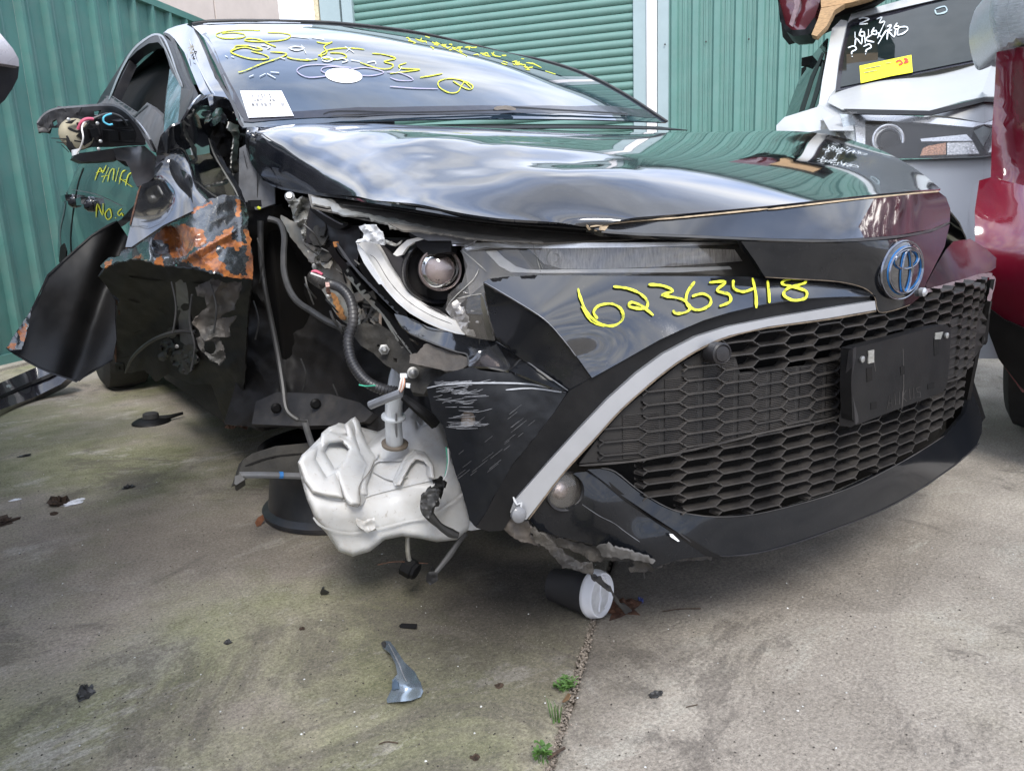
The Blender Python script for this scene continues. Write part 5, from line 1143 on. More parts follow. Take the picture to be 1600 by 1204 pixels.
patch('bezel', cz(540, 340, 5, [(240, 205), (300, 235), (370, 295), (430, 300), (455, 330), (455, 420), (480, 530), (540, 620), (620, 680), (720, 720), (800, 780), (720, 745), (620, 690), (530, 625), (450, 550), (380, 440), (300, 310)]), None, plain('dusty_bezel', (.055, .05, .05), .5, dust=.4, dustcol=(.16, .13, .12)), lamp, fn=ho(-.03), grid=4, thick=.006, sm=50)
strokes('bezel_line', [cz(540, 340, 5, [(330, 300), (360, 370), (420, 460), (480, 560), (560, 650), (680, 715), (790, 770)])], ho(-.02), 1.4, mat_torn_plastic, lamp, off=.002, k=5)
# projector shroud and lens
pc = W(688, 421, y=.42); pax = CAM-pc; pax /= np.linalg.norm(pax); pax = pax*.8+np.array([-.1, -.55, .0]); pax /= np.linalg.norm(pax)
R0 = 1.0/FPX*dep(pc)
sc_ = W(683, 424, y=.45)
shroud = mesh_obj('projector_shroud', *lathe_geo(sc_, pax, [(-.04, 54*R0), (.0, 54*R0), (.005, 51*R0), (.0, 47*R0), (-.03, 44*R0), (-.035, 34*R0)], 48), plain('gloss_black_shroud', (.008, .008, .010), .18, bump=0, dust=.15), lamp)
mesh_obj('lens_ring', *lathe_geo(pc, pax, [(-.012, 33.5*R0), (.003, 33.5*R0), (.004, 32.5*R0), (.003, 31.5*R0), (-.004, 31*R0)], 48), plain('pinkish_ring', (.30, .24, .22), .3, metal=.6, bump=0), shroud)
mesh_obj('lens_chamber', *lathe_geo(pc-pax*.03, pax, [(-.03, 30*R0), (.026, 31*R0), (.02, 29*R0), (-.02, 28*R0), (-.022, 4*R0)], 32), plain('lamp_chamber', (.22, .23, .25), .2, metal=.9, var=.95, scale=28), shroud)
prof = [(-.006, 30.5*R0)]+[(.024*math.cos(a), 31*R0*math.sin(a)) for a in np.linspace(1.45, .02, 10)]
mesh_obj('projector_lens', *lathe_geo(pc, pax, prof, 40), mat_lens, shroud, smooth=80)
patch('shroud_cap', cz(540, 340, 5, [(490, 130), (520, 105), (620, 115), (740, 150), (825, 172), (825, 265), (700, 280), (620, 285), (560, 230), (540, 190)]), None, mat_plastic, lamp, fn=ho(.01), grid=5, thick=.02, bump=.004)
patch('shroud_cap', cz(540, 340, 5, [(490, 112), (560, 104), (700, 120), (830, 140), (980, 160), (1020, 175), (990, 200), (830, 205), (825, 178), (640, 180), (560, 150)]), None, mat_g2, lamp, fn=ho(.02), grid=5, thick=.006)
patch('inner_arm', cz(540, 340, 5, [(370, 285), (420, 225), (480, 175), (560, 155), (620, 165), (540, 190), (480, 230), (440, 290), (400, 303)]), None, mat_drl, lamp, fn=ho(.012), grid=4, thick=.006)
patch('white_bracket', cz(440, 290, 6.667, [(805, 430), (860, 405), (990, 405), (1000, 460), (1040, 490), (1060, 560), (1075, 620), (1000, 610), (940, 590), (860, 585), (770, 590), (790, 560), (850, 550), (855, 500), (830, 470)]), None, mat_white_plastic, lamp, fn=ho(.01), grid=3, bump=.012, ridge=.012, bs=10, jag=.6, thick=.004)
patch('chrome_shard', cz(540, 340, 5, [(310, 170), (350, 185), (400, 205), (440, 175), (430, 200), (390, 225), (320, 205)]), None, mat_torn, lamp, fn=ho(.015), grid=3, bump=.01, bs=8)
patch('lower_shroud', cz(540, 340, 5, [(500, 600), (560, 640), (650, 690), (760, 705), (800, 640), (798, 560), (790, 700), (820, 790), (700, 740), (600, 690), (520, 640)]), None, mat_liner, lamp, fn=ho(-.04), grid=5, thick=.01)
# dark grid inside the inner part of the lamp
mat_tex = plain('ribbed_reflector', (.50, .47, .44), .3, var=.45, scale=160, dust=.3, dustcol=(.16, .14, .12), sc=(2, 2, .25))
patch('inner_reflector', [(826, 388), (900, 385), (1060, 387), (1148, 390), (1160, 408), (1050, 416), (940, 420), (880, 420), (850, 412)], None, mat_tex, lamp, fn=ho(-.03), grid=9, thick=.006)
patch('inner_panel', [(720, 380), (800, 378), (832, 420), (830, 440), (770, 440), (760, 470), (750, 500), (735, 470)], None, plain('brown_bezel', (.10, .09, .08), .4, dust=.4), lamp, fn=ho(-.035), grid=8, thick=.006)
patch('clear_reflector', cz(540, 340, 5, [(800, 680), (870, 640), (1050, 600), (1060, 700), (1080, 800), (1110, 950), (940, 915), (850, 810), (780, 720)]), None, plain('silvery_reflector', (.32, .31, .30), .25, metal=.4, var=.5, scale=22, dust=.3), lamp, fn=ho(-.02), grid=5, bump=.02, bs=14, thick=.004)
patch('light_guide', cz(540, 340, 5, [(1095, 262), (1180, 255), (1240, 315), (1330, 380), (1420, 405), (1560, 408), (2200, 398), (2750, 388), (3000, 380), (3020, 402), (2600, 428), (1500, 432), (1290, 425), (1200, 375)]), None, mat_drl, lamp, fn=ho(.004), grid=7, thick=.006)
patch('chrome_bar', cz(540, 340, 5, [(825, 195), (990, 195), (1460, 200), (2200, 196), (3050, 190), (3080, 206), (2200, 232), (1450, 240), (1100, 232), (950, 250), (930, 240), (990, 218), (825, 220)]), None, plain('satin_lamp_chrome', (.85, .85, .85), .28, metal=1, dust=.1, bump=0), lamp, fn=ho(.006), grid=7, thick=.004)
for i, xx in enumerate((866,)):
    mesh_obj('bulb_holder', *lathe_geo(W(xx, 403, y=.31), (-.3, -1, 0), [(0, .014), (.006, .014), (.007, .008), (.002, .006)], 16), mat_tex, lamp)
strokes('cover_crack', [cz(540, 340, 5, [(915, 258), (1000, 330), (1100, 420)]), cz(540, 340, 5, [(1460, 196), (1490, 300), (1525, 425)]), cz(540, 340, 5, [(1475, 240), (1540, 400)]), cz(540, 340, 5, [(870, 632), (960, 610), (1060, 595)]), cz(540, 340, 5, [(800, 680), (870, 600), (1000, 480), (1040, 400)]), cz(540, 340, 5, [(940, 260), (1120, 240), (1250, 235)])], ho(.024), 1.0, mat_torn, lamp, off=.0, k=2, kind='stuff')
patch('cover_edge', cz(540, 340, 5, [(1055, 590), (1075, 620), (1110, 760), (1165, 960), (1110, 950), (1080, 800), (1055, 680)]), None, plain('dark_seal', (.05, .045, .03), .4), lamp, fn=ho(.02), grid=4, thick=.01)
cover = patch('lamp_cover', [(720, 392), (734, 374), (744, 373), (832, 379), (980, 379), (1152, 378), (1172, 398), (1190, 430), (1100, 434), (900, 438), (770, 434), (760, 446), (772, 520), (774, 533), (730, 526), (712, 500), (696, 484), (700, 460), (722, 440), (730, 415)], None, mat_lamp_clear, lamp, fn=ho(.02), grid=8, thick=.002, sm=60)

# ---- bumper skin
def gp(px, py, off): return (px, py, 'd', G(px, py, off))
H1 = tps([gp(755, 440, .05), gp(850, 432, .06), gp(1000, 432, .05), gp(1200, 433, .035), gp(1330, 448, .01), gp(850, 498, -.005), gp(905, 560, .0), gp(950, 575, .0), gp(1062, 514, -.004), gp(1139, 487, -.004), gp(1241, 466, -.002), gp(1369, 460, -.004), gp(1000, 480, .022), gp(930, 500, .012), gp(880, 470, .022)])
upf = patch('bumper_horn', [(755, 441), (763, 436), (790, 432), (840, 430), (1000, 431), (1180, 432), (1290, 438), (1345, 452), (1369, 462), (1300, 464), (1241, 467), (1190, 476), (1139, 488), (1100, 500), (1062, 516), (1030, 531), (1000, 548), (965, 568), (925, 590), (905, 562), (880, 530), (850, 498), (800, 466)], None, paint, car, fn=H1, grid=7, thick=.004, sm=70)
H2 = tps([gp(755, 440, .052), gp(850, 498, -.003), gp(905, 560, .002), gp(922, 590, .004), gp(890, 610, .012), gp(777, 533, .05), gp(762, 480, .07), gp(830, 550, .03)])
patch('bumper_horn_side', [(755, 441), (800, 466), (850, 498), (880, 530), (905, 562), (924, 590), (889, 610), (830, 572), (777, 533), (766, 500)], None, paint_low, car, fn=H2, grid=7, thick=.004, sm=70)
strokes('horn_edge_highlight', [[(757, 441), (800, 466), (850, 498), (880, 530), (900, 556)]], H1, 1.4, mat_g2, upf, off=.002, k=5)  # grey line along the crease paints its edge highlight
strokes('painted_number', [cz(780, 350, 1.951, q) for q in (
    [(240, 195), (248, 225), (268, 270), (305, 302), (345, 310), (375, 292), (374, 262), (345, 243), (305, 248), (288, 268), (300, 288)],
    [(348, 190), (392, 196), (430, 212), (452, 236), (446, 256), (418, 256), (396, 250), (404, 238), (436, 250), (470, 278)],
    [(455, 184), (500, 188), (530, 204), (495, 216), (555, 228), (582, 252), (570, 268), (540, 272), (530, 262)],
    [(596, 175), (572, 212), (574, 246), (605, 262), (640, 248), (644, 226), (620, 212), (588, 220)],
    [(640, 178), (690, 176), (664, 202), (700, 214), (704, 236), (672, 250)],
    [(714, 170), (716, 196), (745, 206), (776, 196)], [(772, 164), (782, 210), (784, 256)],
    [(818, 172), (822, 205), (824, 240)],
    [(930, 168), (880, 168), (862, 182), (900, 192), (936, 205), (932, 226), (896, 232), (868, 216), (880, 196), (930, 180), (934, 170)])], H1, 4.2, mat_marker, upf, off=.004, k=5)
strokes('painted_number_drip', [cz(780, 350, 1.951, q) for q in ([(530, 262), (545, 275), (570, 268)], [(250, 250), (280, 296), (320, 312)], [(370, 265), (382, 285)])], H1, 2.4, mat_marker, upf, off=.004)
BR = tps([(618, 491, 'y', .475), (655, 515, 'y', .435), (700, 512, 'y', .385), (777, 533, 'y', .315), gp(889, 611, .006), (640, 515, 'y', .445), (731, 562, 'y', .325), gp(800, 582, .008), (690, 545, 'y', .365)])
patch('bumper_brow', cz(540, 340, 5, [(380, 750), (450, 765), (520, 790), (640, 850), (800, 890), (1000, 940), (1175, 965), (1330, 1060), (1500, 1180), (1745, 1352), (1600, 1320), (1450, 1260), (1300, 1200), (1120, 1165), (960, 1160), (955, 1075), (930, 1060), (870, 1045), (740, 1000), (620, 950), (500, 900), (440, 850), (405, 800)]), None, paint_brow, car, fn=BR, grid=5, thick=.004, ridge=.003, bs=40, sm=50)
strokes('torn_edge', [cz(540, 340, 5, [(500, 902), (620, 952), (740, 1002), (870, 1047), (950, 1070), (957, 1150)])], BR, 2.4, mat_hose, car, off=.002)
strokes('brow_edge', [cz(540, 340, 5, [(1175, 965), (1330, 1062), (1500, 1182), (1740, 1350)])], BR, 1.6, mat_g2, car, off=.004)
patch('bumper_dark_fill', [(690, 500), (760, 440), (900, 560), (880, 640), (780, 790), (748, 790), (720, 700), (700, 590)], None, mat_void, car, fn=tps([gp(690, 500, .20), gp(760, 440, .16), gp(900, 560, .12), gp(780, 790, .12), gp(748, 790, .12)]), grid=12)  # added near-black sheet standing for the shade behind the bumper
side = patch('bumper_side', [(667, 606), (676, 594), (700, 582), (720, 576), (736, 573), (760, 580), (800, 583), (850, 597), (889, 612), (866, 645), (830, 690), (800, 726), (775, 770), (760, 800), (744, 824), (733, 812), (726, 780), (712, 740), (702, 702), (692, 664), (674, 642)], None, paint_scratch, car, fn=tps([gp(667, 606, .06), gp(690, 600, .03), gp(736, 574, .02), gp(889, 612, .010), gp(800, 640, .002), gp(830, 690, .002), gp(744, 824, .015), gp(702, 702, .03), gp(760, 720, .006), gp(820, 600, .014)]), grid=5, thick=.004, bump=.003, bs=26, sm=60, jag=.8, holes=[[(730+12.5*math.cos(a), 655+12.5*math.sin(a)) for a in np.linspace(0, 6.28, 17)[:-1]]])
SD3 = tps([gp(667, 606, .06), gp(690, 600, .03), gp(736, 574, .02), gp(889, 612, .010), gp(800, 640, .002), gp(830, 690, .002), gp(744, 824, .015), gp(702, 702, .03), gp(760, 720, .006), gp(820, 600, .014)])
patch('hole_backing', [(730+16*math.cos(a), 655+16*math.sin(a)) for a in np.linspace(0, 6.28, 17)[:-1]], None, plain('beige_backing', (.30, .24, .19), .8, dust=.4), side, fn=lambda x, y: SD3(x, y)+.012, grid=5)
# scuffs (raised plastic fibres)
rs = random.Random(4); sc = []
for i in range(70):
    y = 596+rs.random()**1.3*75; x = rs.uniform(676, 730)+max(0, (y-640))*.1; L = rs.uniform(8, 46)
    if y > 640 and x < 700: x += 14
    sc.append([(x, y), (x+L*.5, y+rs.uniform(-3, 1.5)), (x+L, y-rs.uniform(-1, 5))])
strokes('scuff_marks', sc, SD3, .7, plain('scuffed_plastic', (.22, .225, .24), .6, bump=0), side, off=.001, kind='stuff')
sc = []
for i in range(46):
    x = rs.uniform(712, 850); y = rs.uniform(665, 760)-(x-712)*.25; L = rs.uniform(8, 30)
    if x > 870-(y-612)*.85: continue
    sc.append([(x, y), (x+L*.7, y-L*.55)])
strokes('scuff_marks', sc, SD3, .6, plain('faint_scuff', (.13, .13, .135), .6, bump=0), side, off=.001, k=1, kind='stuff')
strokes('scuff_marks', [cz(780, 350, 1.951, [(20, 505), (100, 500), (190, 512)]), [(667, 606), (700, 600), (760, 598), (830, 600), (884, 612)]], SD3, 2.2, plain('pale_scuff', (.35, .36, .38), .5), side, off=.0015)
chr_up = [(1367, 470), (1293, 482), (1216, 495), (1139, 510), (1088, 526), (1036, 553), (995, 583), (949, 624), (903, 672), (857, 722), (803, 783)]
chr_lo = [(1369, 484), (1293, 497), (1200, 510), (1139, 524), (1098, 541), (1057, 566), (1016, 598), (970, 639), (929, 684), (877, 741), (823, 811)]
patch('grille_surround', [(1369, 462), (1300, 464), (1241, 467), (1190, 476), (1139, 488), (1100, 500), (1062, 516), (1030, 531), (1000, 548), (965, 568), (925, 590), (889, 611), (866, 645), (830, 690), (800, 726), (775, 770), (760, 800), (744, 824), (764, 830), (786, 828), (806, 796)]+chr_up[::-1], None, mat_plastic, car, fn=Gf(.004), grid=8, thick=.01, sm=60)
CHF = lambda x, y: G(x, y, -.006)
chrome_s = patch('silver_strip', chr_up+[(797, 800), (806, 812), (816, 812)]+chr_lo[::-1], None, mat_silver, car, fn=CHF, grid=5, thick=.014, sm=60, jag=0)
strokes('strip_lower_edge', [[(1369, 486), (1293, 499), (1200, 512), (1139, 526), (1098, 543), (1057, 568), (1016, 600), (970, 641), (929, 686), (877, 743), (826, 811)]], CHF, 2.6, mat_brn, chrome_s, off=.001, k=4)
strokes('strip_chip', [[(802, 776), (808, 788), (815, 784), (812, 800)]], CHF, 3, mat_white_plastic, chrome_s, off=.003, k=2)
c = W(809, 803, y=.2)
mesh_obj('strip_clip', *lathe_geo(c, (-.2, -1, .1), [(0, .012), (.006, .012), (.010, .006)], 16), mat_g2, chrome_s)

# badge panel in the middle
BPF = tps([gp(1158, 375, .014), gp(1175, 430, .020), gp(1345, 452, .004), gp(1365, 478, .0), gp(1410, 487, -.004), gp(1440, 455, .0), (1480, 350, 'y', .15), (1455, 400, 'y', .06), gp(1400, 372, -.004), gp(1300, 378, .0)])
badgep = patch('badge_panel', [(1158, 377), (1230, 379), (1310, 380), (1400, 374), (1455, 363), (1484, 350), (1476, 385), (1462, 412), (1448, 440), (1440, 462), (1430, 470), (1420, 478), (1395, 486), (1374, 488), (1368, 478), (1366, 464), (1348, 450), (1310, 441), (1250, 437), (1195, 432), (1180, 408)], None, paint_low, car, fn=BPF, grid=7, thick=.01, sm=60)
strokes('panel_outline', [[(1196, 433), (1250, 436), (1310, 440), (1348, 449), (1366, 463), (1370, 480), (1376, 488), (1396, 485), (1422, 476)]], BPF, 1.3, mat_brn, badgep, off=.002, k=4)
bc = W(1408, 422, y=.012)
def ellipse(cx, cz_, rx, rz, y, n=40): return [bc+np.array([cx+rx*math.cos(a), y+.10*(cx+rx*math.cos(a))**2, cz_+rz*math.sin(a)]) for a in np.linspace(0, 2*math.pi, n+1)]
def disc(rx, rz, prof):
    V = []; F = []; n = 48
    for yy, k in prof:
        for i in range(n):
            a = 2*math.pi*i/n; V.append(bc+np.array([rx*k*math.cos(a), yy, rz*k*math.sin(a)]))
    for j in range(len(prof)-1):
        for i in range(n): F.append((j*n+i, j*n+(i+1) % n, (j+1)*n+(i+1) % n, (j+1)*n+i))
    F.append(tuple((len(prof)-1)*n+k for k in range(n))); return V, F
badge = mesh_obj('badge', *disc(.066, .0495, [(.02, 1), (.0, 1), (-.004, .97), (-.006, .90), (-.0075, .6), (-.008, .2)]), plain('gloss_black_badge', (.006, .007, .010), .06, coat=1, bump=0), car)
mat_blue = plain('blue_badge_enamel', (.012, .11, .30), .25, metal=.4, bump=0); mat_dchrome = plain('smoked_chrome', (.20, .21, .24), .12, metal=1, bump=0)  # blue enamel lining the chrome ovals
def ring(nm, cx, c_z, rx, rz, y, r, m):
    v, f = tube_geo(ellipse(cx, c_z, rx, rz, y), r, 8); mesh_obj(nm, v, f, m, badge)
ring('badge_rim', 0, 0, .0655, .049, -.003, .0022, mat_dchrome)
for dy, rr, m in ((-.0062, .0032, mat_blue), (-.0092, .0021, mat_dchrome)):
    ring('emblem_oval', 0, 0, .052, .0385, dy, rr, m)
    ring('emblem_upright_oval', 0, -.002, .0150, .0355, dy-.001, rr*.9, m)
    ring('emblem_flat_oval', 0, .0185, .0365, .0160, dy-.0005, rr*.9, m)
# far wing of the bumper
FW2 = tps([(1447, 443, 'y', .06), (1478, 392, 'y', .14), (1490, 377, 'y', .20), (1515, 373, 'y', .28), (1557, 403, 'y', .26), (1550, 430, 'y', .16), (1500, 420, 'y', .11)])
patch('far_bumper_wing', [(1446, 446), (1462, 416), (1478, 390), (1490, 377), (1516, 373), (1540, 388), (1557, 403), (1556, 418), (1548, 424), (1500, 438), (1450, 452)], None, paint_low, car, fn=FW2, grid=6, thick=.006, sm=45)
strokes('silver_strip', [[(1437, 457), (1470, 449), (1510, 438), (1540, 430), (1550, 431)], [(1550, 431), (1551, 445), (1545, 470)]], lambda x, y: FW2(x, y)-.004, 8, plain('mauve_reflection_strip', (.20, .16, .17), .35, metal=.5, dust=.3), car, off=.004, k=4)  # silver trim coloured mauve to paint in its reflection
mesh_obj('strip_end', *lathe_geo(W(1438, 456, y=.02), (0, -1, 0), [(0, .008), (.008, .008), (.011, .004)], 14), mat_silver, car)

# ---- grille: every bar its own piece
grille_out = [(1372, 490), (1293, 499), (1200, 512), (1139, 526), (1098, 545), (1057, 570), (1016, 602), (970, 643), (929, 686), (903, 726), (950, 728), (1000, 770), (1060, 800), (1120, 806), (1200, 798), (1300, 768), (1400, 724), (1470, 682), (1508, 640), (1516, 600), (1530, 530), (1549, 436), (1500, 448), (1440, 466), (1400, 484)]
grille = patch('grille', grille_out, None, mat_void, car, fn=Gf(.075), grid=14, thick=.01)  # near-black back sheet stands for the dark depth behind the bars
blank = patch('blanking_plate', [(905, 724), (935, 684), (974, 640), (1020, 602), (1060, 570), (1100, 547), (1150, 560), (1156, 582), (1215, 576), (1300, 566), (1420, 530), (1548, 470), (1536, 540), (1500, 590), (1430, 612), (1320, 646), (1200, 672), (1110, 694), (1010, 716)], None, mat_grille_back, grille, fn=Gf(.0085), grid=10, thick=.004)
rbs = []
PX, PZ = .0615, .0208
gpoly = [tuple(p) for p in grille_out]
meshes = {}
Z0 = .598
nbar = 0; extra = ([], [])
def gbar(i):
    xc = -.62+i*PX; hw = PX*.385; e = PX*.505
    pts = [(xc-hw, 0), (xc-hw*.4, .0004), (xc+hw*.4, .0004), (xc+hw, 0)]
    V = []; F = []
    for (x, z) in pts:
        y = yf(x)+.002
        for dy_, dz in ((0, -.0012), (0, .0012), (.020, .0022), (.020, -.0022)): V.append((x, y+dy_, z+dz))
    for k in range(len(pts)-1):
        a = 4*k; b = a+4
        F += [(a, b, b+1, a+1), (a+1, b+1, b+2, a+2), (a+2, b+2, b+3, a+3), (a+3, b+3, b, a)]
    for sx, sz in ((1, 1), (1, -1), (-1, 1), (-1, -1)):
        s = len(V)
        for x, z in ((xc+sx*hw, 0), (xc+sx*e, sz*PZ*.27)):
            y = yf(x)+.002
            for dy_, dz in ((0, -.0011), (0, .0011), (.020, .0020), (.020, -.0020)): V.append((x, y+dy_+(.001 if sz < 0 else 0), z+dz))
        for a, b in ((0, 1), (1, 2), (2, 3), (3, 0)): F.append((s+a, s+b, s+b+4, s+a+4))
    return V, F
cand = []
for i in range(-1, 22):
    for r in range(0, 21):
        z = Z0-r*PZ-(PZ*.5 if i % 2 else 0)+.022
        xc = -.62+i*PX
        ok = True
        for dx_ in (-.022, .022):
            q = proj((xc+dx_, yf(xc+dx_), z)); 
            if not inside(gpoly, np.array([q[0]]), np.array([q[1]]))[0]: ok = False
        if ok: cand.append((i, z))
for i, z in cand:
    if i not in meshes:
        V, F = gbar(i); o = mesh_obj('grille_bar', V, F, mat_grille, grille, smooth=0); meshes[i] = o.data; o.location = (0, 0, z)
    else:
        o = bpy.data.objects.new('grille_bar', meshes[i]); COL.objects.link(o); o.parent = grille; o.location = (0, 0, z)
    nbar += 1
print('grille bars', nbar)
# fine ribs of the blanking plate
V = []; F = []
for i in range(-1, 20):
    xc = -.62+i*PX
    for r in range(0, 150):
        z = .60-r*.0029
        q = proj((xc+PX/2, yf(xc+PX/2)+.009, z)); q0 = proj((xc, yf(xc)+.009, z))
        poly = [(905, 722), (935, 684), (974, 640), (1020, 602), (1060, 570), (1100, 549), (1150, 562), (1156, 582), (1215, 576), (1300, 566), (1420, 530), (1300, 648), (1200, 672), (1110, 694), (1010, 714)]
        if inside(poly, np.array([q[0]]), np.array([q[1]]))[0] and inside(poly, np.array([q0[0]]), np.array([q0[1]]))[0]:
            s = len(V); a, b = xc+.004, xc+PX-.004
            for x in (a, b):
                y = yf(x)+.009
                V += [(x, y, z-.0006), (x, y-.003, z-.0004), (x, y-.003, z+.0004), (x, y, z+.0006)]
            F += [(s, s+4, s+5, s+1), (s+1, s+5, s+6, s+2), (s+2, s+6, s+7, s+3)]
mesh_obj('fine_ribs', V, F, mat_grille, blank, smooth=0, kind='stuff')
strokes('grille_divider', [[(905, 727), (960, 723), (1010, 717), (1110, 696), (1200, 674), (1320, 648), (1430, 613), (1500, 590)]], Gf(-.002), 3.4, mat_grille, grille, off=.002, k=4)
# parking sensor
c = W(1131, 553, y=yf(-.36)-.012)
mesh_obj('parking_sensor', *lathe_geo(c, (-.25, -1, .05), [(-.03, .0165), (-.004, .0165), (-.002, .014), (-.004, .0125), (-.002, .011), (-.001, .003)], 28), mat_mirror_plastic, grille)
# plate holder
PHF = tps([(1328, 548, 'y', -.012), (1313, 663, 'y', -.012), (1486, 508, 'y', -.008), (1480, 606, 'y', -.008)])
plate = patch('plate_holder', [(1332, 545), (1345, 541), (1400, 527), (1462, 510), (1480, 508), (1486, 514), (1484, 560), (1480, 600), (1474, 612), (1400, 640), (1338, 664), (1332, 655), (1330, 600)], None, mat_plastic, car, fn=PHF, grid=10, thick=.02, sm=40)
patch('plate_flange', [(1326, 548), (1333, 545), (1331, 600), (1337, 663), (1330, 667), (1312, 665), (1311, 655), (1319, 600)], None, mat_mirror_plastic, plate, fn=tps([(1330, 550, 'y', -.012), (1335, 660, 'y', -.012), (1312, 660, 'y', .012)]), grid=8, thick=.012)
for q in ([(1354, 575), (1363, 573), (1363, 594), (1355, 597)], [(1459, 528), (1467, 526), (1467, 553), (1460, 556)], [(1361, 629), (1370, 627), (1370, 638), (1361, 640)], [(1450, 600), (1460, 597), (1460, 606), (1450, 608)], [(1407, 573), (1413, 571), (1414, 584), (1408, 586)]):
    patch('slot', q, None, mat_void, plate, fn=lambda x, y: PHF(x, y)-.0015, grid=8, thick=.001)
for q in ((1346, 561), (1478, 524)):
    mesh_obj('screw', *lathe_geo(at(PHF, q[0], q[1], .001), (0, -1, 0), [(0, .0055), (.003, .0055), (.004, .003)], 12), mat_steel, plate)
for q in ([(1357, 548), (1366, 546), (1366, 566), (1357, 568)], [(1462, 520), (1474, 518), (1470, 530), (1461, 530)]):
    patch('worn_pad', q, None, mat_torn, plate, fn=lambda x, y: PHF(x, y)-.003, grid=4, bump=.004, bs=5, thick=.002)
strokes('embossed_letters', [[(1386, 640), (1390, 618), (1394, 636)], [(1388, 630), (1393, 629)], [(1398, 614), (1399, 632), (1405, 631), (1405, 612)], [(1410, 611), (1410, 630)], [(1416, 609), (1410, 620), (1417, 627)], [(1421, 607), (1422, 624), (1428, 622), (1427, 605)], [(1438, 604), (1432, 606), (1433, 612), (1438, 613), (1438, 620), (1432, 621)]], PHF, 1.0, mat_grille, plate, off=.001, k=1)
strokes('dirt_runs', [[(1411, 545), (1412, 600), (1409, 640)], [(1364, 550), (1368, 580)]], PHF, 1.6, mat_grille, plate, off=.0008, kind='stuff')

# ---- lower lip and fog lamp panel
LIPF = tps([gp(925, 738, .01), gp(1060, 804, .006), gp(1130, 810, .004), gp(1220, 800, .004), gp(1320, 770, .004), gp(1410, 727, .004), (1480, 686, 'y', .065), (1512, 640, 'y', .12), gp(1090, 860, -.006), gp(1130, 868, -.006), gp(1200, 860, -.006), gp(1300, 830, -.006), gp(1400, 788, -.004), (1480, 735, 'y', .035), (1530, 690, 'y', .08), (1535, 655, 'y', .13), gp(1020, 810, -.005)])
lip = patch('lower_lip', [(918, 733), (940, 732), (962, 738), (1000, 768), (1040, 792), (1075, 803), (1130, 808), (1200, 800), (1260, 785), (1320, 766), (1410, 722), (1475, 682), (1508, 645), (1518, 610), (1526, 628), (1535, 655), (1534, 676), (1526, 696), (1490, 728), (1450, 758), (1400, 786), (1350, 808), (1300, 828), (1250, 846), (1200, 860), (1160, 868), (1128, 868), (1095, 856), (1060, 832), (1020, 806), (975, 776)], None, paint_low, car, fn=LIPF, grid=7, thick=.01, sm=60)
strokes('lip_seam', [[(940, 731), (962, 737), (1000, 767), (1040, 791), (1075, 802), (1130, 807), (1200, 799), (1320, 765), (1410, 721), (1475, 681)]], LIPF, 1.6, mat_grille, lip, off=.003, k=4)
strokes('lip_lower_edge', [[(1060, 832), (1095, 856), (1128, 868), (1200, 860), (1300, 828), (1400, 786), (1490, 728), (1530, 692)]], LIPF, 2.2, mat_mirror_plastic, lip, off=.002, k=4)
patch('lip_fin', [(1510, 575), (1520, 590), (1530, 620), (1540, 652), (1534, 660), (1518, 625), (1508, 600)], None, mat_plastic, car, fn=tps([(1510, 575, 'y', .20), (1540, 655, 'y', .18), (1508, 600, 'y', .16)]), grid=6, thick=.008)
FOGF = tps([gp(872, 748, .02), gp(925, 736, .02), gp(1020, 812, .006), gp(1108, 868, -.01), gp(1020, 890, .005), gp(930, 860, .03), gp(815, 812, .02), gp(880, 835, .03), gp(940, 790, .0), gp(1000, 850, -.01)])
fog = patch('fog_lamp_panel', [(872, 750), (900, 738), (922, 736), (975, 778), (1020, 808), (1060, 834), (1108, 864), (1112, 868), (1070, 872), (1040, 880), (1022, 888), (1010, 876), (980, 864), (955, 860), (935, 852), (900, 844), (860, 834), (838, 824), (828, 812), (850, 780)], None, paint_low, car, fn=FOGF, grid=5, thick=.006, sm=50, jag=0, holes=[[(882+31*math.cos(a), 766+29*math.sin(a)) for a in np.linspace(0, 6.28, 25)[:-1]]])
strokes('panel_crease', [cz(770, 720, 4.444, [(620, 300), (740, 380), (840, 430), (920, 490), (1020, 560)])], FOGF, 1.0, mat_g2, fog, off=.001, k=4)
fc = W(882, 766, y=G(882, 766)*0+yf(-.63)+.02)
fx = np.array([-.25, -.95, .08])
rr = dep(fc)/FPX
foglamp = mesh_obj('fog_lamp', *lathe_geo(fc, fx, [(-.004, 33*rr), (.004, 32*rr), (.002, 29*rr), (-.02, 27*rr), (-.03, 14*rr)], 36), mat_mirror_plastic, fog)
mesh_obj('fog_bulb', *lathe_geo(fc+np.array([-.006, 0, 0]), fx, [(-.028, 22*rr)]+[(-.028+.030*math.sin(a), 23*rr*math.cos(a)) for a in np.linspace(.1, 1.5, 7)], 28), plain('dusty_fog_lens', (.32, .27, .25), .15, metal=.7, var=.6, scale=60, bump=.4, bd=.003), foglamp, smooth=80)
mesh_obj('fog_cover', *lathe_geo(fc, fx, [(-.002, 30*rr)]+[(.001+.010*math.sin(a), 29*rr*math.cos(a)) for a in np.linspace(.1, 1.5, 6)], 28), mat_lamp_clear, foglamp, smooth=80)
patch('panel_gap', [(922, 737), (930, 734), (980, 776), (1030, 808), (1070, 836), (1112, 862), (1126, 868), (1108, 870), (1060, 838), (1018, 810), (974, 780)], None, mat_void, car, fn=lambda x, y: FOGF(x, y)-.002, grid=8, thick=.004)
patch('white_tab', cz(770, 720, 4.444, [(1228, 505), (1250, 508), (1298, 555), (1285, 558), (1235, 525)]), None, mat_paper, car, fn=lambda x, y: FOGF(x, y)-.008, grid=5, thick=.003)
TF = lambda o: (lambda x, y: FOGF(x, y)-o)
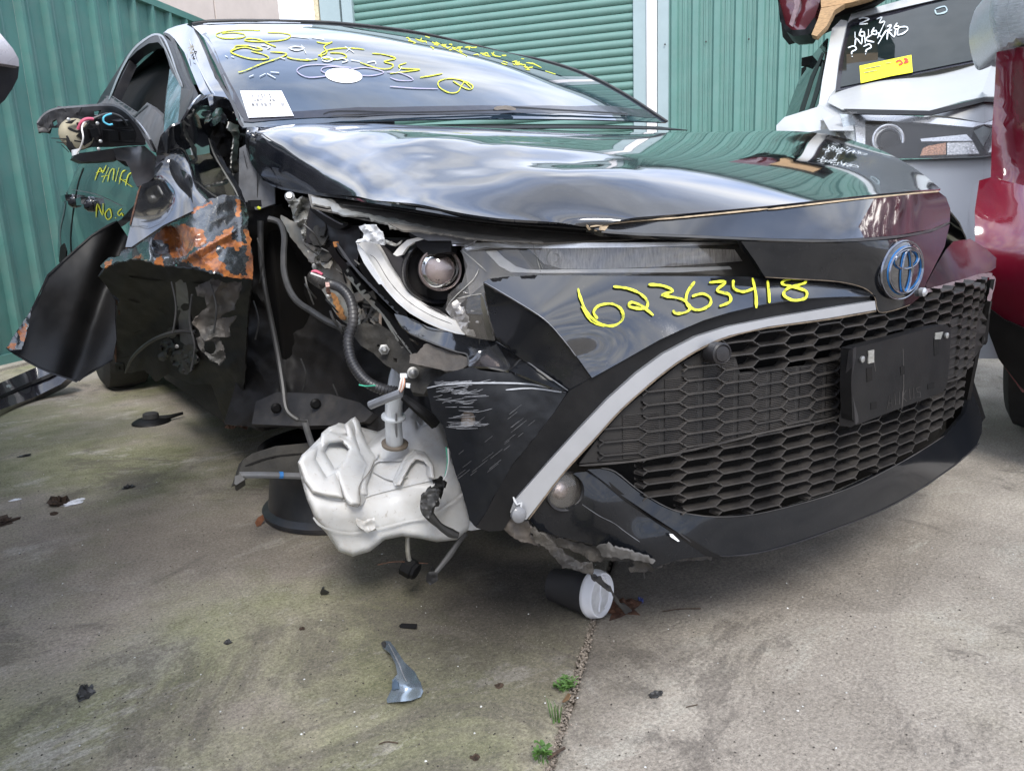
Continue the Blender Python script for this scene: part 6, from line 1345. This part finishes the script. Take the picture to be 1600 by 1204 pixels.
patch('torn_underside', cz(770, 720, 4.444, [(280, 460), (420, 510), (560, 560), (740, 600), (830, 575), (860, 600), (980, 630), (1060, 665), (1130, 690), (1180, 680), (1300, 670), (1520, 665), (1524, 680), (1400, 680), (1260, 695), (1160, 735), (1090, 770), (960, 772), (940, 740), (1000, 720), (900, 690), (780, 680), (700, 700), (600, 640), (450, 585), (380, 540)]), None, mat_torn_plastic, car, fn=TF(-.012), grid=3, bump=.014, ridge=.018, bs=20, jag=2.6, thick=.004)
patch('torn_edge', cz(770, 720, 4.444, [(720, 605), (740, 585), (820, 572), (835, 600), (920, 620), (1010, 640), (1060, 660), (1130, 690), (1110, 715), (1000, 690), (880, 670), (760, 660)]), None, plain('scraped_grey_edge', (.10, .097, .094), .6, dust=.3, bump=.6, scale=50), car, fn=TF(.008), grid=2.5, bump=.01, ridge=.014, bs=16, jag=2, thick=.004)
patch('torn_splitter', cz(770, 720, 4.444, [(250, 470), (290, 460), (400, 560), (520, 660), (620, 700), (690, 705), (700, 770), (690, 790), (600, 765), (510, 735), (480, 745), (450, 690), (380, 620), (300, 560)]), None, mat_torn_plastic, car, fn=TF(.012), grid=3, bump=.014, ridge=.018, bs=20, jag=2, thick=.004)
patch('torn_bracket', cz(770, 720, 4.444, [(50, 430), (100, 405), (180, 400), (240, 425), (270, 470), (255, 520), (330, 590), (250, 575), (160, 540), (90, 490), (60, 465)]), None, plain('brown_grey_torn', (.06, .05, .042), .7, dust=.5, var=.5, bump=.5), car, fn=TF(-.0), grid=3, bump=.014, ridge=.02, bs=20, jag=1.5, thick=.005)
tube('hanging_clip', [(1006, 893, .19), (1007, 902, .19)], .0015, mat_torn_plastic, car, k=1)
patch('dark_shred', cz(770, 720, 4.444, [(690, 780), (740, 800), (800, 860), (850, 920), (880, 980), (950, 1010), (970, 1040), (920, 1060), (880, 1010), (830, 920), (760, 860), (700, 820)]), [(925, 895, 'y', .22), (960, 930, 'y', .23), (985, 955, 'z', .01), (960, 900, 'y', .225), (940, 950, 'y', .235)], mat_hose, car, grid=3, bump=.01, ridge=.01, bs=8, jag=1.5, thick=.004)

# ---- washer tank
TK = tps([(465, 715, 'y', .66), (480, 760, 'y', .62), (505, 690, 'y', .74), (540, 665, 'y', .80), (550, 780, 'y', .585), (488, 775, 'y', .60), (560, 725, 'y', .70), (600, 715, 'y', .72), (640, 755, 'y', .575), (700, 745, 'y', .545), (730, 770, 'y', .53), (640, 660, 'y', .72), (685, 670, 'y', .68), (650, 800, 'y', .56), (555, 865, 'y', .60), (730, 820, 'y', .53), (520, 845, 'y', .61), (620, 700, 'y', .70), (700, 700, 'y', .63)])
tko = lambda o: (lambda x, y: TK(x, y)-o)
cf = lambda q: cz(340, 600, 2.222, q)
tank = patch('washer_tank', cf([(278, 272), (290, 250), (350, 205), (420, 215), (500, 235), (560, 190), (600, 160), (640, 118), (670, 108), (690, 122), (697, 152), (730, 135), (762, 120), (782, 165), (802, 225), (832, 285), (856, 375), (880, 470), (878, 500), (830, 540), (760, 548), (700, 535), (640, 528), (580, 540), (530, 580), (470, 598), (420, 580), (380, 520), (352, 488), (335, 460), (310, 400), (290, 330)]), None, mat_tank, car, fn=TK, grid=3.5, back=(.095, .125, .0), sm=45, rnd=(9, .022), bump=.003, bs=30, ridge=.002)
patch('tank_shoulder', cf([(355, 195), (360, 170), (388, 160), (425, 172), (450, 185), (440, 140), (455, 132), (470, 150), (482, 190), (500, 235), (530, 280), (510, 330), (495, 380), (500, 420), (460, 425), (440, 400), (425, 350), (410, 300), (440, 262), (455, 225), (430, 200), (390, 205), (360, 230)]), None, mat_tank, tank, fn=tko(.035), grid=2.5, bump=.004, bs=30, sm=75, rnd=(7, .02), back=(.03, .035, 0))
patch('tank_block', cf([(278, 272), (292, 245), (350, 200), (362, 225), (345, 260), (380, 320), (410, 300), (430, 350), (440, 400), (380, 392), (328, 378), (300, 340)]), None, mat_tank, tank, fn=tko(.03), grid=2.5, bump=.003, bs=30, sm=75, rnd=(9, .025), back=(.03, .035, 0))
patch('tank_loop', cf([(615, 352), (640, 300), (660, 262), (690, 240), (730, 250), (750, 280), (755, 330), (735, 325), (735, 290), (715, 268), (690, 262), (672, 280), (650, 320), (635, 352)]), None, mat_tank, tank, fn=tko(.03), grid=2, back=(.01, .03, 0), sm=75, rnd=(3.5, .008))
for q_ in ([(535, 285), (560, 265), (640, 262)], [(540, 300), (600, 330), (660, 320)], [(430, 290), (350, 295)], [(560, 240), (520, 300)]): strokes('moulded_rib', [cf(q_)], TK, 4, mat_tank, tank, off=.010, k=4)
strokes('moulded_rib', [cf([(330, 378), (400, 398), (470, 400), (560, 375), (640, 355), (750, 330)])], TK, 3, mat_tank, tank, off=.004, k=4)
strokes('weld_flange', [cf([(332, 462), (360, 492), (420, 512), (480, 516), (560, 500), (660, 475), (740, 458), (800, 420), (862, 372)])], TK, 3.4, mat_tank, tank, off=.010, k=5)
strokes('tank_crack', [cf([(545, 262), (530, 300), (505, 330), (490, 360), (496, 400), (488, 425), (455, 418)])], tko(.035), 1.0, plain('dark_crack', (.12, .10, .08), .9), tank, off=.003, k=2)
patch('tank_clip', cf([(480, 470), (520, 478), (545, 460), (548, 500), (520, 515), (485, 490)]), None, mat_tank, tank, fn=tko(.025), grid=3, thick=.006, bump=.008, bs=8)
patch('tank_foot', cf([(878, 468), (920, 475), (932, 500), (880, 508), (840, 500)]), None, mat_tank, tank, fn=tko(-.01), grid=5, thick=.01)
mesh_obj('neck_grommet', *lathe_geo(W(617, 692, y=.66), (0, -.25, 1), [(-.005, .026), (.0, .027), (.004, .022)], 28), plain('tan_seal', (.16, .13, .10), .7), tank)
tube('filler_neck', [(640, 545, .60), (624, 578, .60), (618, 610, .60), (615, 640, .61), (615, 668, .63), (617, 695, .66)], [.013, .0155, .0165, .0165, .0165, .0175], mat_neck, tank, n=24)
mesh_obj('neck_collar', *lathe_geo(W(615, 650, y=.615), (0, -.25, 1), [(-.004, .0185), (-.003, .0235), (.001, .0235), (.002, .0185)], 28), mat_neck, tank)
tube('neck_rib', [(619, 645, .585), (619, 668, .605), (620, 690, .635)], .0022, mat_g2, tank)
tube('loom', [(688, 752, .50), (682, 762, .49), (672, 772, .48), (666, 785, .48), (668, 800, .475), (686, 820, .47), (704, 832, .465), (716, 836, .46)], [.007, .006, .010, .011, .010, .006, .009, .006], mat_hose, car)
patch('loom_tape', cf([(705, 395), (730, 360), (770, 365), (770, 400), (745, 430), (735, 465), (712, 455), (706, 425)]), [(672, 775, 'y', .468)], mat_hose, car, grid=3, bump=.01, bs=8, jag=1.2, thick=.012)
patch('loom_plug', cf([(752, 330), (772, 324), (790, 340), (782, 380), (758, 375)]), [(686, 755, 'y', .485)], mat_plastic, car, grid=3, bump=.01, bs=6, thick=.014)
tube('loom_branch', [(728, 834, .46), (716, 848, .45), (702, 868, .445), (686, 888, .44), (677, 898, .44)], [.0045, .0045, .0058, .0045, .0045], mat_hose, car)
patch('loom_connector', cf([(725, 660), (740, 645), (764, 655), (765, 680), (740, 697), (724, 685)]), [(676, 903, 'y', .43)], mat_plastic, car, grid=3, thick=.018, bump=.004, bs=5)
tube('sensor_wire', [(700, 700, .50), (701, 722, .49), (697, 742, .485), (692, 750, .485)], .0016, mat_white_plastic, car)
tube('sensor_wire', [(697, 698, .50), (699, 722, .495), (695, 745, .49)], .0012, mat_greenwire, car)
tube('pump_spout', [(637, 838, .60), (637, 860, .60), (640, 878, .60)], .0048, plain('dull_metal_pipe', (.3, .29, .26), .4, metal=.6, dust=.4), tank)
mesh_obj('pump_cap', *lathe_geo(W(642, 888, y=.60), (.45, -.8, -.35), [(-.016, .012), (-.016, .020), (.006, .020), (.008, .017), (.014, .017), (.016, .010)], 8), mat_plastic, tank)
tube('grass_stalk', [(590, 882, .60), (620, 877, .6), (668, 880, .6)], .0009, mat_rustdirt, tank)
patch('white_side_piece', cz(440, 440, 5, [(940, 1080), (1000, 1040), (1050, 1080), (1090, 1130), (1180, 1050), (1200, 1060), (1255, 1200), (940, 1200)]), None, mat_tank, tank, fn=tko(-.02), grid=4, thick=.01, bump=.006, bs=12)

# ---- suspension arm and the steel wheel on the ground
AM = tps([(370, 745, 'y', 1.02), (480, 690, 'y', 1.02), (600, 660, 'y', .98), (470, 735, 'y', .98)])
arm = patch('suspension_arm', cf([(60, 345), (72, 312), (88, 262), (120, 240), (200, 215), (300, 205), (420, 190), (540, 140), (600, 100), (640, 130), (560, 200), (420, 270), (330, 292), (280, 316), (120, 312)]), None, mat_under, car, fn=AM, grid=5, bump=.01, bs=30, back=(0, .04, -.02), sm=45)
strokes('arm_groove', [cf([(95, 285), (200, 250), (400, 232), (520, 200)])], AM, 3, mat_void, arm, off=.003)
tube('stabiliser_link', [(374, 742, .97), (420, 742, .965), (510, 745, .95)], .0075, mat_g2, car, k=3)
tube('blue_tape', [(436, 742, .962), (442, 742, .961)], .0082, plain('blue_tape', (.03, .17, .45), .5), car, k=1)
patch('rubber_boot', cf([(58, 345), (60, 318), (80, 312), (95, 330), (80, 340), (64, 350)]), None, mat_hose, car, fn=lambda x, y: AM(x, y)-.06, grid=3, thick=.03)
tube('cut_pipe', [(476, 657, 1.0), (480, 672, 1.0), (488, 696, 1.0)], .0075, mat_g2, car)
rc = np.array([-.575, 1.235, 0])
rim = thing('loose_steel_rim', 'bare black steel wheel lying flat on the concrete under the wrecked car', 'wheel', tuple(rc))
mesh_obj('rim_barrel', *lathe_geo(rc, (0, 0, 1), [(.006, .185), (.0, .200), (.004, .212), (.016, .214), (.022, .206), (.028, .197), (.05, .193), (.10, .186), (.15, .186), (.165, .195), (.178, .200), (.184, .208), (.178, .196), (.14, .180), (.06, .180), (.02, .186)], 64), mat_rim, rim)
mesh_obj('hub_disc', *lathe_geo(rc, (0, 0, 1), [(.10, .180), (.112, .150), (.13, .10), (.135, .04), (.125, .038), (.12, .10), (.10, .15), (.09, .178)], 48), mat_rim_dark, rim)

# ---- sticker, numbers and marks on the windscreen
lab = patch('barcode_sticker', [(375, 142), (440, 142), (459, 181), (388, 184)], None, mat_paper, ws, fn=lambda x, y: WSF(x, y)-.008, grid=20, thick=.0008)
LF = lambda x, y: WSF(x, y)-.0092
rb = random.Random(3); bars = []
x = 388.
while x < 434:
    w = rb.choice((1.0, 1.0, 1.6, 2.2)); bars.append(([(x, 146), (x+2.4, 153)], w)); x += w+rb.choice((.9, 1.2, 2.0))
for q, w in bars: strokes('barcode_bar', [q], LF, w, mat_ink, lab, off=0, k=1)
bars = []; x = 411.
while x < 430:
    bars.append([(x, 168), (x+2.2, 175)]); x += rb.choice((1.6, 2.1, 2.8))
strokes('small_code', bars, LF, 1.0, mat_ink, lab, off=0, k=1)
DG = {'0': [[(0, 0), (1, 0), (1, 1), (0, 1), (0, 0)]], '1': [[(.5, 0), (.5, 1)]], '2': [[(0, 0), (1, 0), (1, .5), (0, .5), (0, 1), (1, 1)]], '3': [[(0, 0), (1, 0), (1, 1), (0, 1)], [(.2, .5), (1, .5)]], '4': [[(0, 0), (0, .5), (1, .5)], [(1, 0), (1, 1)]], '6': [[(1, 0), (0, 0), (0, 1), (1, 1), (1, .5), (0, .5)]], '8': [[(0, 0), (1, 0), (1, 1), (0, 1), (0, 0)], [(0, .5), (1, .5)]], 'N': [[(0, 1), (0, 0), (1, 1), (1, 0)]], 'R': [[(0, 1), (0, 0), (1, 0), (1, .5), (0, .5), (1, 1)]], 'O': [[(0, 0), (1, 0), (1, 1), (0, 1), (0, 0)]]}
def typed(txt, x0, y0, w, h, sx, shear):
    out = []
    for i, ch in enumerate(txt):
        for l in DG[ch]: out.append([(x0+i*sx+a*w+b*h*shear, y0+b*h) for a, b in l])
    return out
strokes('printed_number', typed('62363418', 393, 161.5, 3.6, 3.4, 6.6, .35), LF, .9, mat_ink, lab, off=0, k=1)
strokes('printed_code', typed('NR01128', 396, 155.5, 3.2, 2.6, 4.9, .35), LF, .8, mat_ink, lab, off=0, k=1)
OVF = lambda x, y: WSF(x, y)-.004
patch('white_oval', [(537+29*math.cos(a), 118+11.5*math.sin(a)+2.0*math.cos(a)) for a in np.linspace(0, 6.28, 33)[:-1]], None, mat_paper, ws, fn=OVF, grid=10, thick=.0006)  # flat white oval laid on the glass
c2 = lambda q: cz(300, 0, 2.133, q)
c5 = lambda q: cz(160, 40, 5, q)
strokes('painted_number', [c5(q) for q in (
    [(1235, 38), (1100, 35), (980, 42), (900, 60), (890, 80), (940, 98), (1040, 100), (1110, 88), (1100, 65), (1020, 55), (930, 62)],
    [(1290, 55), (1400, 58), (1470, 75), (1440, 105), (1340, 122), (1200, 125), (1110, 115), (1150, 100), (1230, 110), (1290, 140), (1355, 165)],
    [(1000, 205), (1050, 180), (1120, 170), (1200, 190), (1250, 185), (1170, 160), (1050, 158), (1030, 180), (1000, 205), (1080, 240), (1180, 262), (1270, 262), (1300, 250), (1260, 225), (1160, 200)],
    [(1310, 205), (1400, 210), (1440, 225), (1360, 260), (1240, 300), (1120, 350), (1060, 365)], [(1440, 245), (1500, 262), (1600, 270), (1680, 262)])] + [c2(q) for q in (
    [(415, 140), (445, 145), (468, 140), (440, 155), (450, 172), (440, 182), (420, 184)],
    [(575, 165), (520, 160), (460, 165), (430, 180), (440, 195), (480, 198), (515, 190), (500, 178), (460, 176)],
    [(600, 178), (640, 182), (680, 195), (640, 205), (670, 215), (660, 228), (620, 228), (560, 208)],
    [(715, 210), (690, 218), (700, 228), (760, 232), (660, 245)], [(835, 245), (800, 252), (760, 258)],
    [(930, 292), (900, 268), (855, 262), (822, 272), (826, 292), (858, 309), (886, 306), (898, 286), (912, 272), (936, 286), (928, 298), (902, 290), (870, 270)])],
    WSF, 1.7, mat_marker, ws, off=.006, k=4)
strokes('painted_writing', [c2(q) for q in ([(190, 152), (215, 158)], [(230, 150), (260, 156), (250, 162)], [(330, 122), (360, 124), (390, 128)], [(400, 126), (440, 132)], [(322, 160), (345, 155), (375, 160), (350, 168), (325, 162)], [(365, 150), (380, 178)], [(510, 155), (540, 175)], [(530, 158), (515, 172)],
    [(430, 195), (450, 190), (470, 198), (450, 205), (432, 200)], [(480, 198), (500, 195), (520, 202), (500, 208)], [(530, 200), (560, 205)], [(585, 208), (610, 205), (612, 215)], [(225, 255), (245, 245)], [(250, 245), (278, 260)], [(205, 250), (190, 256)], [(262, 240), (290, 242)], [(110, 186), (118, 190)], [(130, 188), (140, 191)], [(700, 222), (690, 236)], [(290, 192), (310, 196)], [(380, 196), (400, 199)])], WSF, 1.4, mat_marker_w, ws, off=.007, k=3, kind='stuff')
strokes('pink_rings', [c2([(470, 250), (390, 258), (350, 238), (370, 220), (430, 215), (500, 222)]), c2([(530, 225), (450, 222), (430, 235), (450, 245)]), c2([(520, 232), (580, 225), (640, 240), (600, 252), (550, 250)]), c2([(650, 240), (700, 245), (738, 266), (690, 268), (660, 258)]), c2([(660, 288), (740, 294), (820, 296)])], WSF, 1.2, mat_marker_p, ws, off=.006, k=4)
rb = random.Random(9); dash = []
for i in range(46):
    t = rb.random(); x = 640+t*190+rb.uniform(-8, 8); y = 58+t*44+rb.uniform(-6, 8)
    dash.append([(x, y), (x+rb.uniform(2, 8), y+rb.uniform(-1.5, 3)), (x+rb.uniform(3, 11), y+rb.uniform(-2, 4))])
strokes('painted_writing', dash, WSF, 1.8, mat_marker, ws, off=.007, k=2, kind='stuff')
for q_ in ([(822, 98), (834, 100), (846, 106)], [(852, 111), (868, 116)], [(708, 76), (730, 88)]): strokes('painted_dash', [q_], WSF, 1.8, mat_marker, ws, off=.007, k=2)

# ================================================================== THINGS ON THE GROUND
# paper cup
lc = W(936, 936, y=W(930, 972, z=0)[1]+.012); lc[2] = .046
cup_ax = np.array([-.085, 1., -.07]); cup_ax /= np.linalg.norm(cup_ax)
cup_ax = np.array([-.30, .95, -.08]); cup_ax /= np.linalg.norm(cup_ax)
cup = thing('coffee_cup', 'black paper coffee cup with white lid lying on its side beneath the bumper corner', 'cup', (lc[0], lc[1], 0))
cup_m = plain('matte_black_paper', (.012, .012, .014), .6, dust=.08)
mesh_obj('cup_body', *lathe_geo(lc, cup_ax, [(.004, .040), (.008, .0425), (.05, .0385), (.098, .033), (.104, .033), (.104, .030), (.100, .029)], 40), cup_m, cup)
mat_lid = plain('white_lid_plastic', (.72, .72, .74), .4, dust=.1, var=.03)
lid = mesh_obj('lid', *lathe_geo(lc, cup_ax, [(.016, .0445), (.012, .0465), (.006, .0465), (.003, .0445), (-.004, .0440), (-.008, .042), (-.0085, .040), (-.004, .038), (-.001, .036)], 48), mat_lid, cup)
mesh_obj('lid_face', *lathe_geo(lc-cup_ax*.001, cup_ax, [(.001, .0365), (-.0015, .036), (-.0012, .02), (-.001, .002)], 40), plain('lid_face_plastic', (.60, .59, .58), .5, dust=.15), lid)
CF = lambda x, y: dep(lc)-.012
_s = np.cross(cup_ax, EZ); _s /= np.linalg.norm(_s); _t = np.cross(_s, cup_ax)
v, f = tube_geo([lc-cup_ax*.003+_s*a+_t*b for a, b in ((-.010, -.030), (-.006, -.018), (.001, -.008), (-.002, .004), (.004, .016), (.012, .028))], .0022, 8)
mesh_obj('lid_ridge', v, f, mat_lid, lid)
v, f = tube_geo([lc-cup_ax*.003+_s*.034*math.cos(a)+_t*.034*math.sin(a) for a in np.linspace(-1.2, 1.2, 14)], .0018, 8)
mesh_obj('lid_ridge', v, f, mat_lid, lid)

# silver trim shard
ch_ = lambda q: cz(500, 850, 2.667, q)
SH_ = tps([(603, 1003, 'z', .010), (612, 1001, 'z', .018), (625, 1035, 'z', .030), (645, 1045, 'z', .020), (616, 1060, 'z', .028), (640, 1070, 'z', .030), (606, 1097, 'z', .004), (656, 1086, 'z', .006), (661, 1075, 'z', .010)])
shard = patch('silver_trim_shard', ch_([(255, 412), (268, 402), (290, 402), (312, 430), (352, 490), (395, 530), (420, 575), (430, 612), (420, 635), (380, 650), (280, 660), (277, 645), (292, 615), (305, 592), (300, 565), (322, 540), (315, 500), (290, 450), (262, 430)]), None, plain('blue_grey_satin_shard', (.30, .36, .42), .22, metal=.75, var=.12, scale=14, bump=.05, dust=.15), None, fn=SH_, grid=4, thick=.003, sm=60, label='blue grey satin trim shard shaped like a small axe lying on open concrete', cat='trim shard')
patch('clip', ch_([(300, 580), (312, 560), (325, 572), (326, 600), (300, 606)]), None, plain('dark_blue_clip', (.06, .09, .13), .4), shard, fn=lambda x, y: SH_(x, y)-.004, grid=4, thick=.004)
patch('clip', ch_([(253, 410), (268, 400), (276, 408), (270, 430), (262, 425)]), None, mat_hose, shard, fn=lambda x, y: SH_(x, y)-.004, grid=4, thick=.004)
strokes('highlight_ridge', [ch_([(285, 412), (305, 450), (330, 500), (345, 540), (360, 570)])], SH_, 1.6, mat_silver, shard, off=.002, k=4)

def lump(name, px, py, r, h, m, label, cat, seed=0, rough=.45, elong=1., group=None):
    c = W(px, py, z=0); V = []; F = []; n = 14; k = 7
    for j in range(k+1):
        ph = math.pi/2*j/k*.98
        for i in range(n):
            q = 2*math.pi*i/n; d = 1+rough*noise.noise(Vector((math.cos(q)*2+seed*3.1, math.sin(q)*2, ph*3)))*1.5+rough*.6*noise.noise(Vector((math.cos(q)*7+seed, math.sin(q)*7, ph*9)))
            V.append((c[0]+r*elong*math.cos(q)*math.cos(ph)*d, c[1]+r*math.sin(q)*math.cos(ph)*d, max(0.0005, h*math.sin(ph)*d)))
    for j in range(k):
        for i in range(n): F.append((j*n+i, j*n+(i+1) % n, (j+1)*n+(i+1) % n, (j+1)*n+i))
    F.append(tuple(range(n))[::-1]); F.append(tuple(k*n+i for i in range(n)))
    return mesh_obj(name, V, F, m, None, smooth=20, label=label, cat=cat, group=group)
brown = plain('brown_soil', (.06, .038, .025), .95, var=.6, scale=120, bump=.8, bd=.003)
lump('soil_clump', 92, 788, .024, .020, brown, 'brown crumbly clump of soil on the mossy slab at the left', 'soil clump', 1, .7)
lump('soil_clump', 85, 803, .010, .006, brown, 'small flat soil crumb just in front of the brown clump', 'soil clump', 2)
lump('soil_clump', 6, 816, .028, .008, brown, 'flat dark soil patch at the left edge of the slab', 'soil clump', 3, .8)
lump('black_crumb', 134, 1086, .014, .014, mat_hose, 'round black crumb alone at the lower left of the slab', 'debris', 4, .6)
lump('black_crumb', 356, 1004, .007, .005, mat_hose, 'tiny black crumb left of the silver trim shard', 'debris', 5, .6)
lump('black_crumb', 780, 1072, .006, .004, brown, 'brown speck between the silver shard and the weed', 'debris', 6, .6)
lump('black_crumb', 743, 1184, .006, .004, brown, 'brown speck at the bottom of the left slab', 'debris', 7, .6)
lump('black_crumb', 1025, 1085, .007, .004, mat_hose, 'black flake on the right slab beside the weed', 'debris', 8, .6, 1.8)
lump('black_crumb', 200, 762, .010, .007, mat_hose, 'black torn scrap in the middle of the left slab', 'debris', 9, .8, 1.6)
lump('black_crumb', 40, 712, .012, .005, mat_hose, 'black scrap near the left edge behind the soil clump', 'debris', 10, .8, 1.6)
lump('black_crumb', 472, 982, .005, .003, brown, 'small dark speck in front of the washer tank', 'debris', 11, .6)
lump('brown_shred', 972, 952, .022, .012, mat_rustdirt, 'rusty brown shred beside the white cup lid', 'debris', 12, .8, 1.4)
lump('blue_scrap', 1001, 940, .006, .008, plain('blue_scrap', (.02, .03, .12), .5), 'tiny blue scrap right of the coffee cup', 'debris', 13, .5)
lump('white_scrap', 113, 787, .014, .006, mat_paper, 'white scrap touching the brown soil clump', 'paper scrap', 14, .4, 1.9)
lump('white_scrap', 122, 781, .010, .003, mat_paper, 'thin white scrap behind the soil clump', 'paper scrap', 15, .4, 1.9)
lump('white_scrap', 24, 781, .008, .003, mat_paper, 'white fleck at the left edge of the slab', 'paper scrap', 16, .4, 1.9)
# black mount
mc_ = W(237, 660, z=0)
mnt = thing('rubber_mount', 'round black rubber mount with a stud lying on the slab behind the torn arch', 'rubber mount', tuple(mc_))
mesh_obj('flange', *lathe_geo(mc_, (.03, 0, 1), [(.0, .075), (.006, .072), (.016, .055), (.02, .038), (.021, .03)], 24), mat_plastic, mnt)
mesh_obj('cap', *lathe_geo(mc_+EZ*.02, (.03, 0, 1), [(.0, .032), (.018, .03), (.022, .022), (.023, .008)], 20), mat_rubber, mnt)
v, f = tube_geo([mc_+np.array([.03, -.01, .012]), mc_+np.array([.07, -.02, .016]), mc_+np.array([.12, -.01, .02])], [.014, .009, .006], 8); mesh_obj('stud', v, f, mat_plastic, mnt)
# flat black clip
cl_ = patch('black_clip', [(624, 976), (628, 973), (652, 974), (651, 981), (626, 980)], [(624, 976, 'z', .003), (652, 974, 'z', .009), (640, 981, 'z', .004)], mat_plastic, None, grid=5, back=(0, .004, -.003), label='short black plastic clip lying behind the silver trim shard', cat='clip')
patch('torn_scrap', [(500, 926), (503, 919), (507, 917), (507, 922), (514, 926), (509, 929), (502, 930)], [(500, 928, 'z', .004), (505, 917, 'z', .028), (514, 927, 'z', .004)], mat_hose, None, grid=4, thick=.003, bump=.005, bs=6, label='upright torn black scrap left of the pump cap', cat='debris')
# leaves
lf = plain('dry_leaf', (.30, .17, .08), .8, var=.35, scale=60)
patch('dry_leaf', ch_([(1008, 655), (1015, 630), (1035, 618), (1045, 625), (1035, 645), (1015, 658)]), [(880, 1095, 'z', .004), (890, 1084, 'z', .012), (884, 1092, 'z', .010)], lf, None, grid=3, thick=.0006, bump=.006, bs=10, label='pale dry leaf lying just below the bigger weed', cat='leaf')
patch('dry_leaf', cf([(130, 480), (140, 462), (158, 452), (162, 470), (150, 490), (136, 494)]), [(400, 818, 'z', .01), (411, 805, 'z', .022), (404, 820, 'z', .004)], plain('red_brown_leaf', (.22, .09, .045), .8, var=.4, scale=60), None, grid=3, thick=.0006, label='red brown curled leaf leaning against the black steel wheel', cat='leaf')
# twigs
def twig(pts, r, lab):
    tube('twig', [(a, b, 'z', z) for a, b, z in pts], r, brown, None, label=lab, cat='twig')
twig([(1035, 955, .003), (1060, 951, .003), (1095, 950, .003)], .0011, 'thin curved twig on the right slab beyond the cup')
twig([(856, 1186, .006), (868, 1176, .012), (882, 1168, .008)], .0022, 'brown twig lying across the joint beside the lower weed')
twig([(1072, 1104, .002), (1090, 1100, .002)], .0008, 'hair thin twig on the right slab')
twig([(592, 1162, .002), (604, 1158, .002), (622, 1160, .002)], .0009, 'short fine twig near the bottom of the left slab')
# weeds growing in the joint
wg = plain('weed_green', (.055, .12, .022), .6, var=.5, scale=120, bump=.1)
def weed(px, py, n, r, h, lab, seed, leafl=.014):
    rr_ = random.Random(seed); c = W(px, py, z=0)
    t = thing('weed', lab, 'weed', tuple(c), group=None)
    V = []; F = []; SV = ([], [])
    for i in range(n):
        a = rr_.uniform(0, 6.28); rad_ = r*rr_.random()**.6; hh = h*rr_.uniform(.35, 1)
        base = c+np.array([rr_.gauss(0, .004), rr_.gauss(0, .004), 0]); tip = c+np.array([math.cos(a)*rad_, math.sin(a)*rad_, hh])
        mid = (base+tip)/2+EZ*h*.2
        v, f = tube_geo([base, mid, tip], [.0009, .0007, .0004], 4); SV = join(SV, (v, f))
        for k in range(rr_.randint(4, 7)):
            q = rr_.uniform(.35, 1); p = base*(1-q)**2+mid*2*q*(1-q)+tip*q*q
            b = rr_.uniform(0, 6.28); L = leafl*rr_.uniform(.6, 1.2); d = np.array([math.cos(b), math.sin(b), rr_.uniform(-.2, .7)]); s = np.array([-math.sin(b), math.cos(b), 0])*L*.28
            v0 = len(V); up_ = EZ*L*.12
            V += [p, p+d*L*.35+s+up_, p+d*L*.75+s*.8+up_, p+d*L, p+d*L*.75-s*.8+up_, p+d*L*.35-s+up_, p+d*L*.5]
            F += [(v0, v0+1, v0+6), (v0+1, v0+2, v0+6), (v0+2, v0+3, v0+6), (v0+3, v0+4, v0+6), (v0+4, v0+5, v0+6), (v0+5, v0, v0+6)]
    mesh_obj('stems', SV[0], SV[1], wg, t, smooth=0); mesh_obj('leaves', V, F, wg, t, smooth=0, kind='stuff')
weed(882, 1076, 24, .020, .018, 'bushy green weed growing in the slab joint below the cup', 3, .0075)
weed(848, 1190, 9, .013, .036, 'tall small green weed with round leaves at the bottom of the joint', 5, .010)
V = []; F = []; gr = random.Random(2); c = W(866, 1128, z=0)
def blades(px, py, n, h, seed):
    g = random.Random(seed); c = W(px, py, z=0); V = []; F = []
    for i in range(n):
        a = g.uniform(0, 6.28); b = c+np.array([g.gauss(0, .004), g.gauss(0, .004), 0]); L = h*g.uniform(.5, 1); d = np.array([math.cos(a), math.sin(a), 0])*L*.35; s = np.array([-math.sin(a), math.cos(a), 0])*.0011
        s0 = len(V); V += [b-s, b+s, b+d*.5+EZ*L*.7+s*.8, b+d*.5+EZ*L*.7-s*.8, b+d+EZ*L]; F += [(s0, s0+1, s0+2, s0+3), (s0+3, s0+2, s0+4)]
    return V, F
mesh_obj('grass_tuft', *blades(868, 1128, 9, .045, 3), wg, None, smooth=0, label='few thin grass blades standing in the joint between the two weeds', cat='grass tuft')

# white overall marks: speck at the bottom left edge
print('objects', len(bpy.data.objects), 'tris', sum(len(o.data.polygons) for o in bpy.data.objects if o.type == 'MESH'))
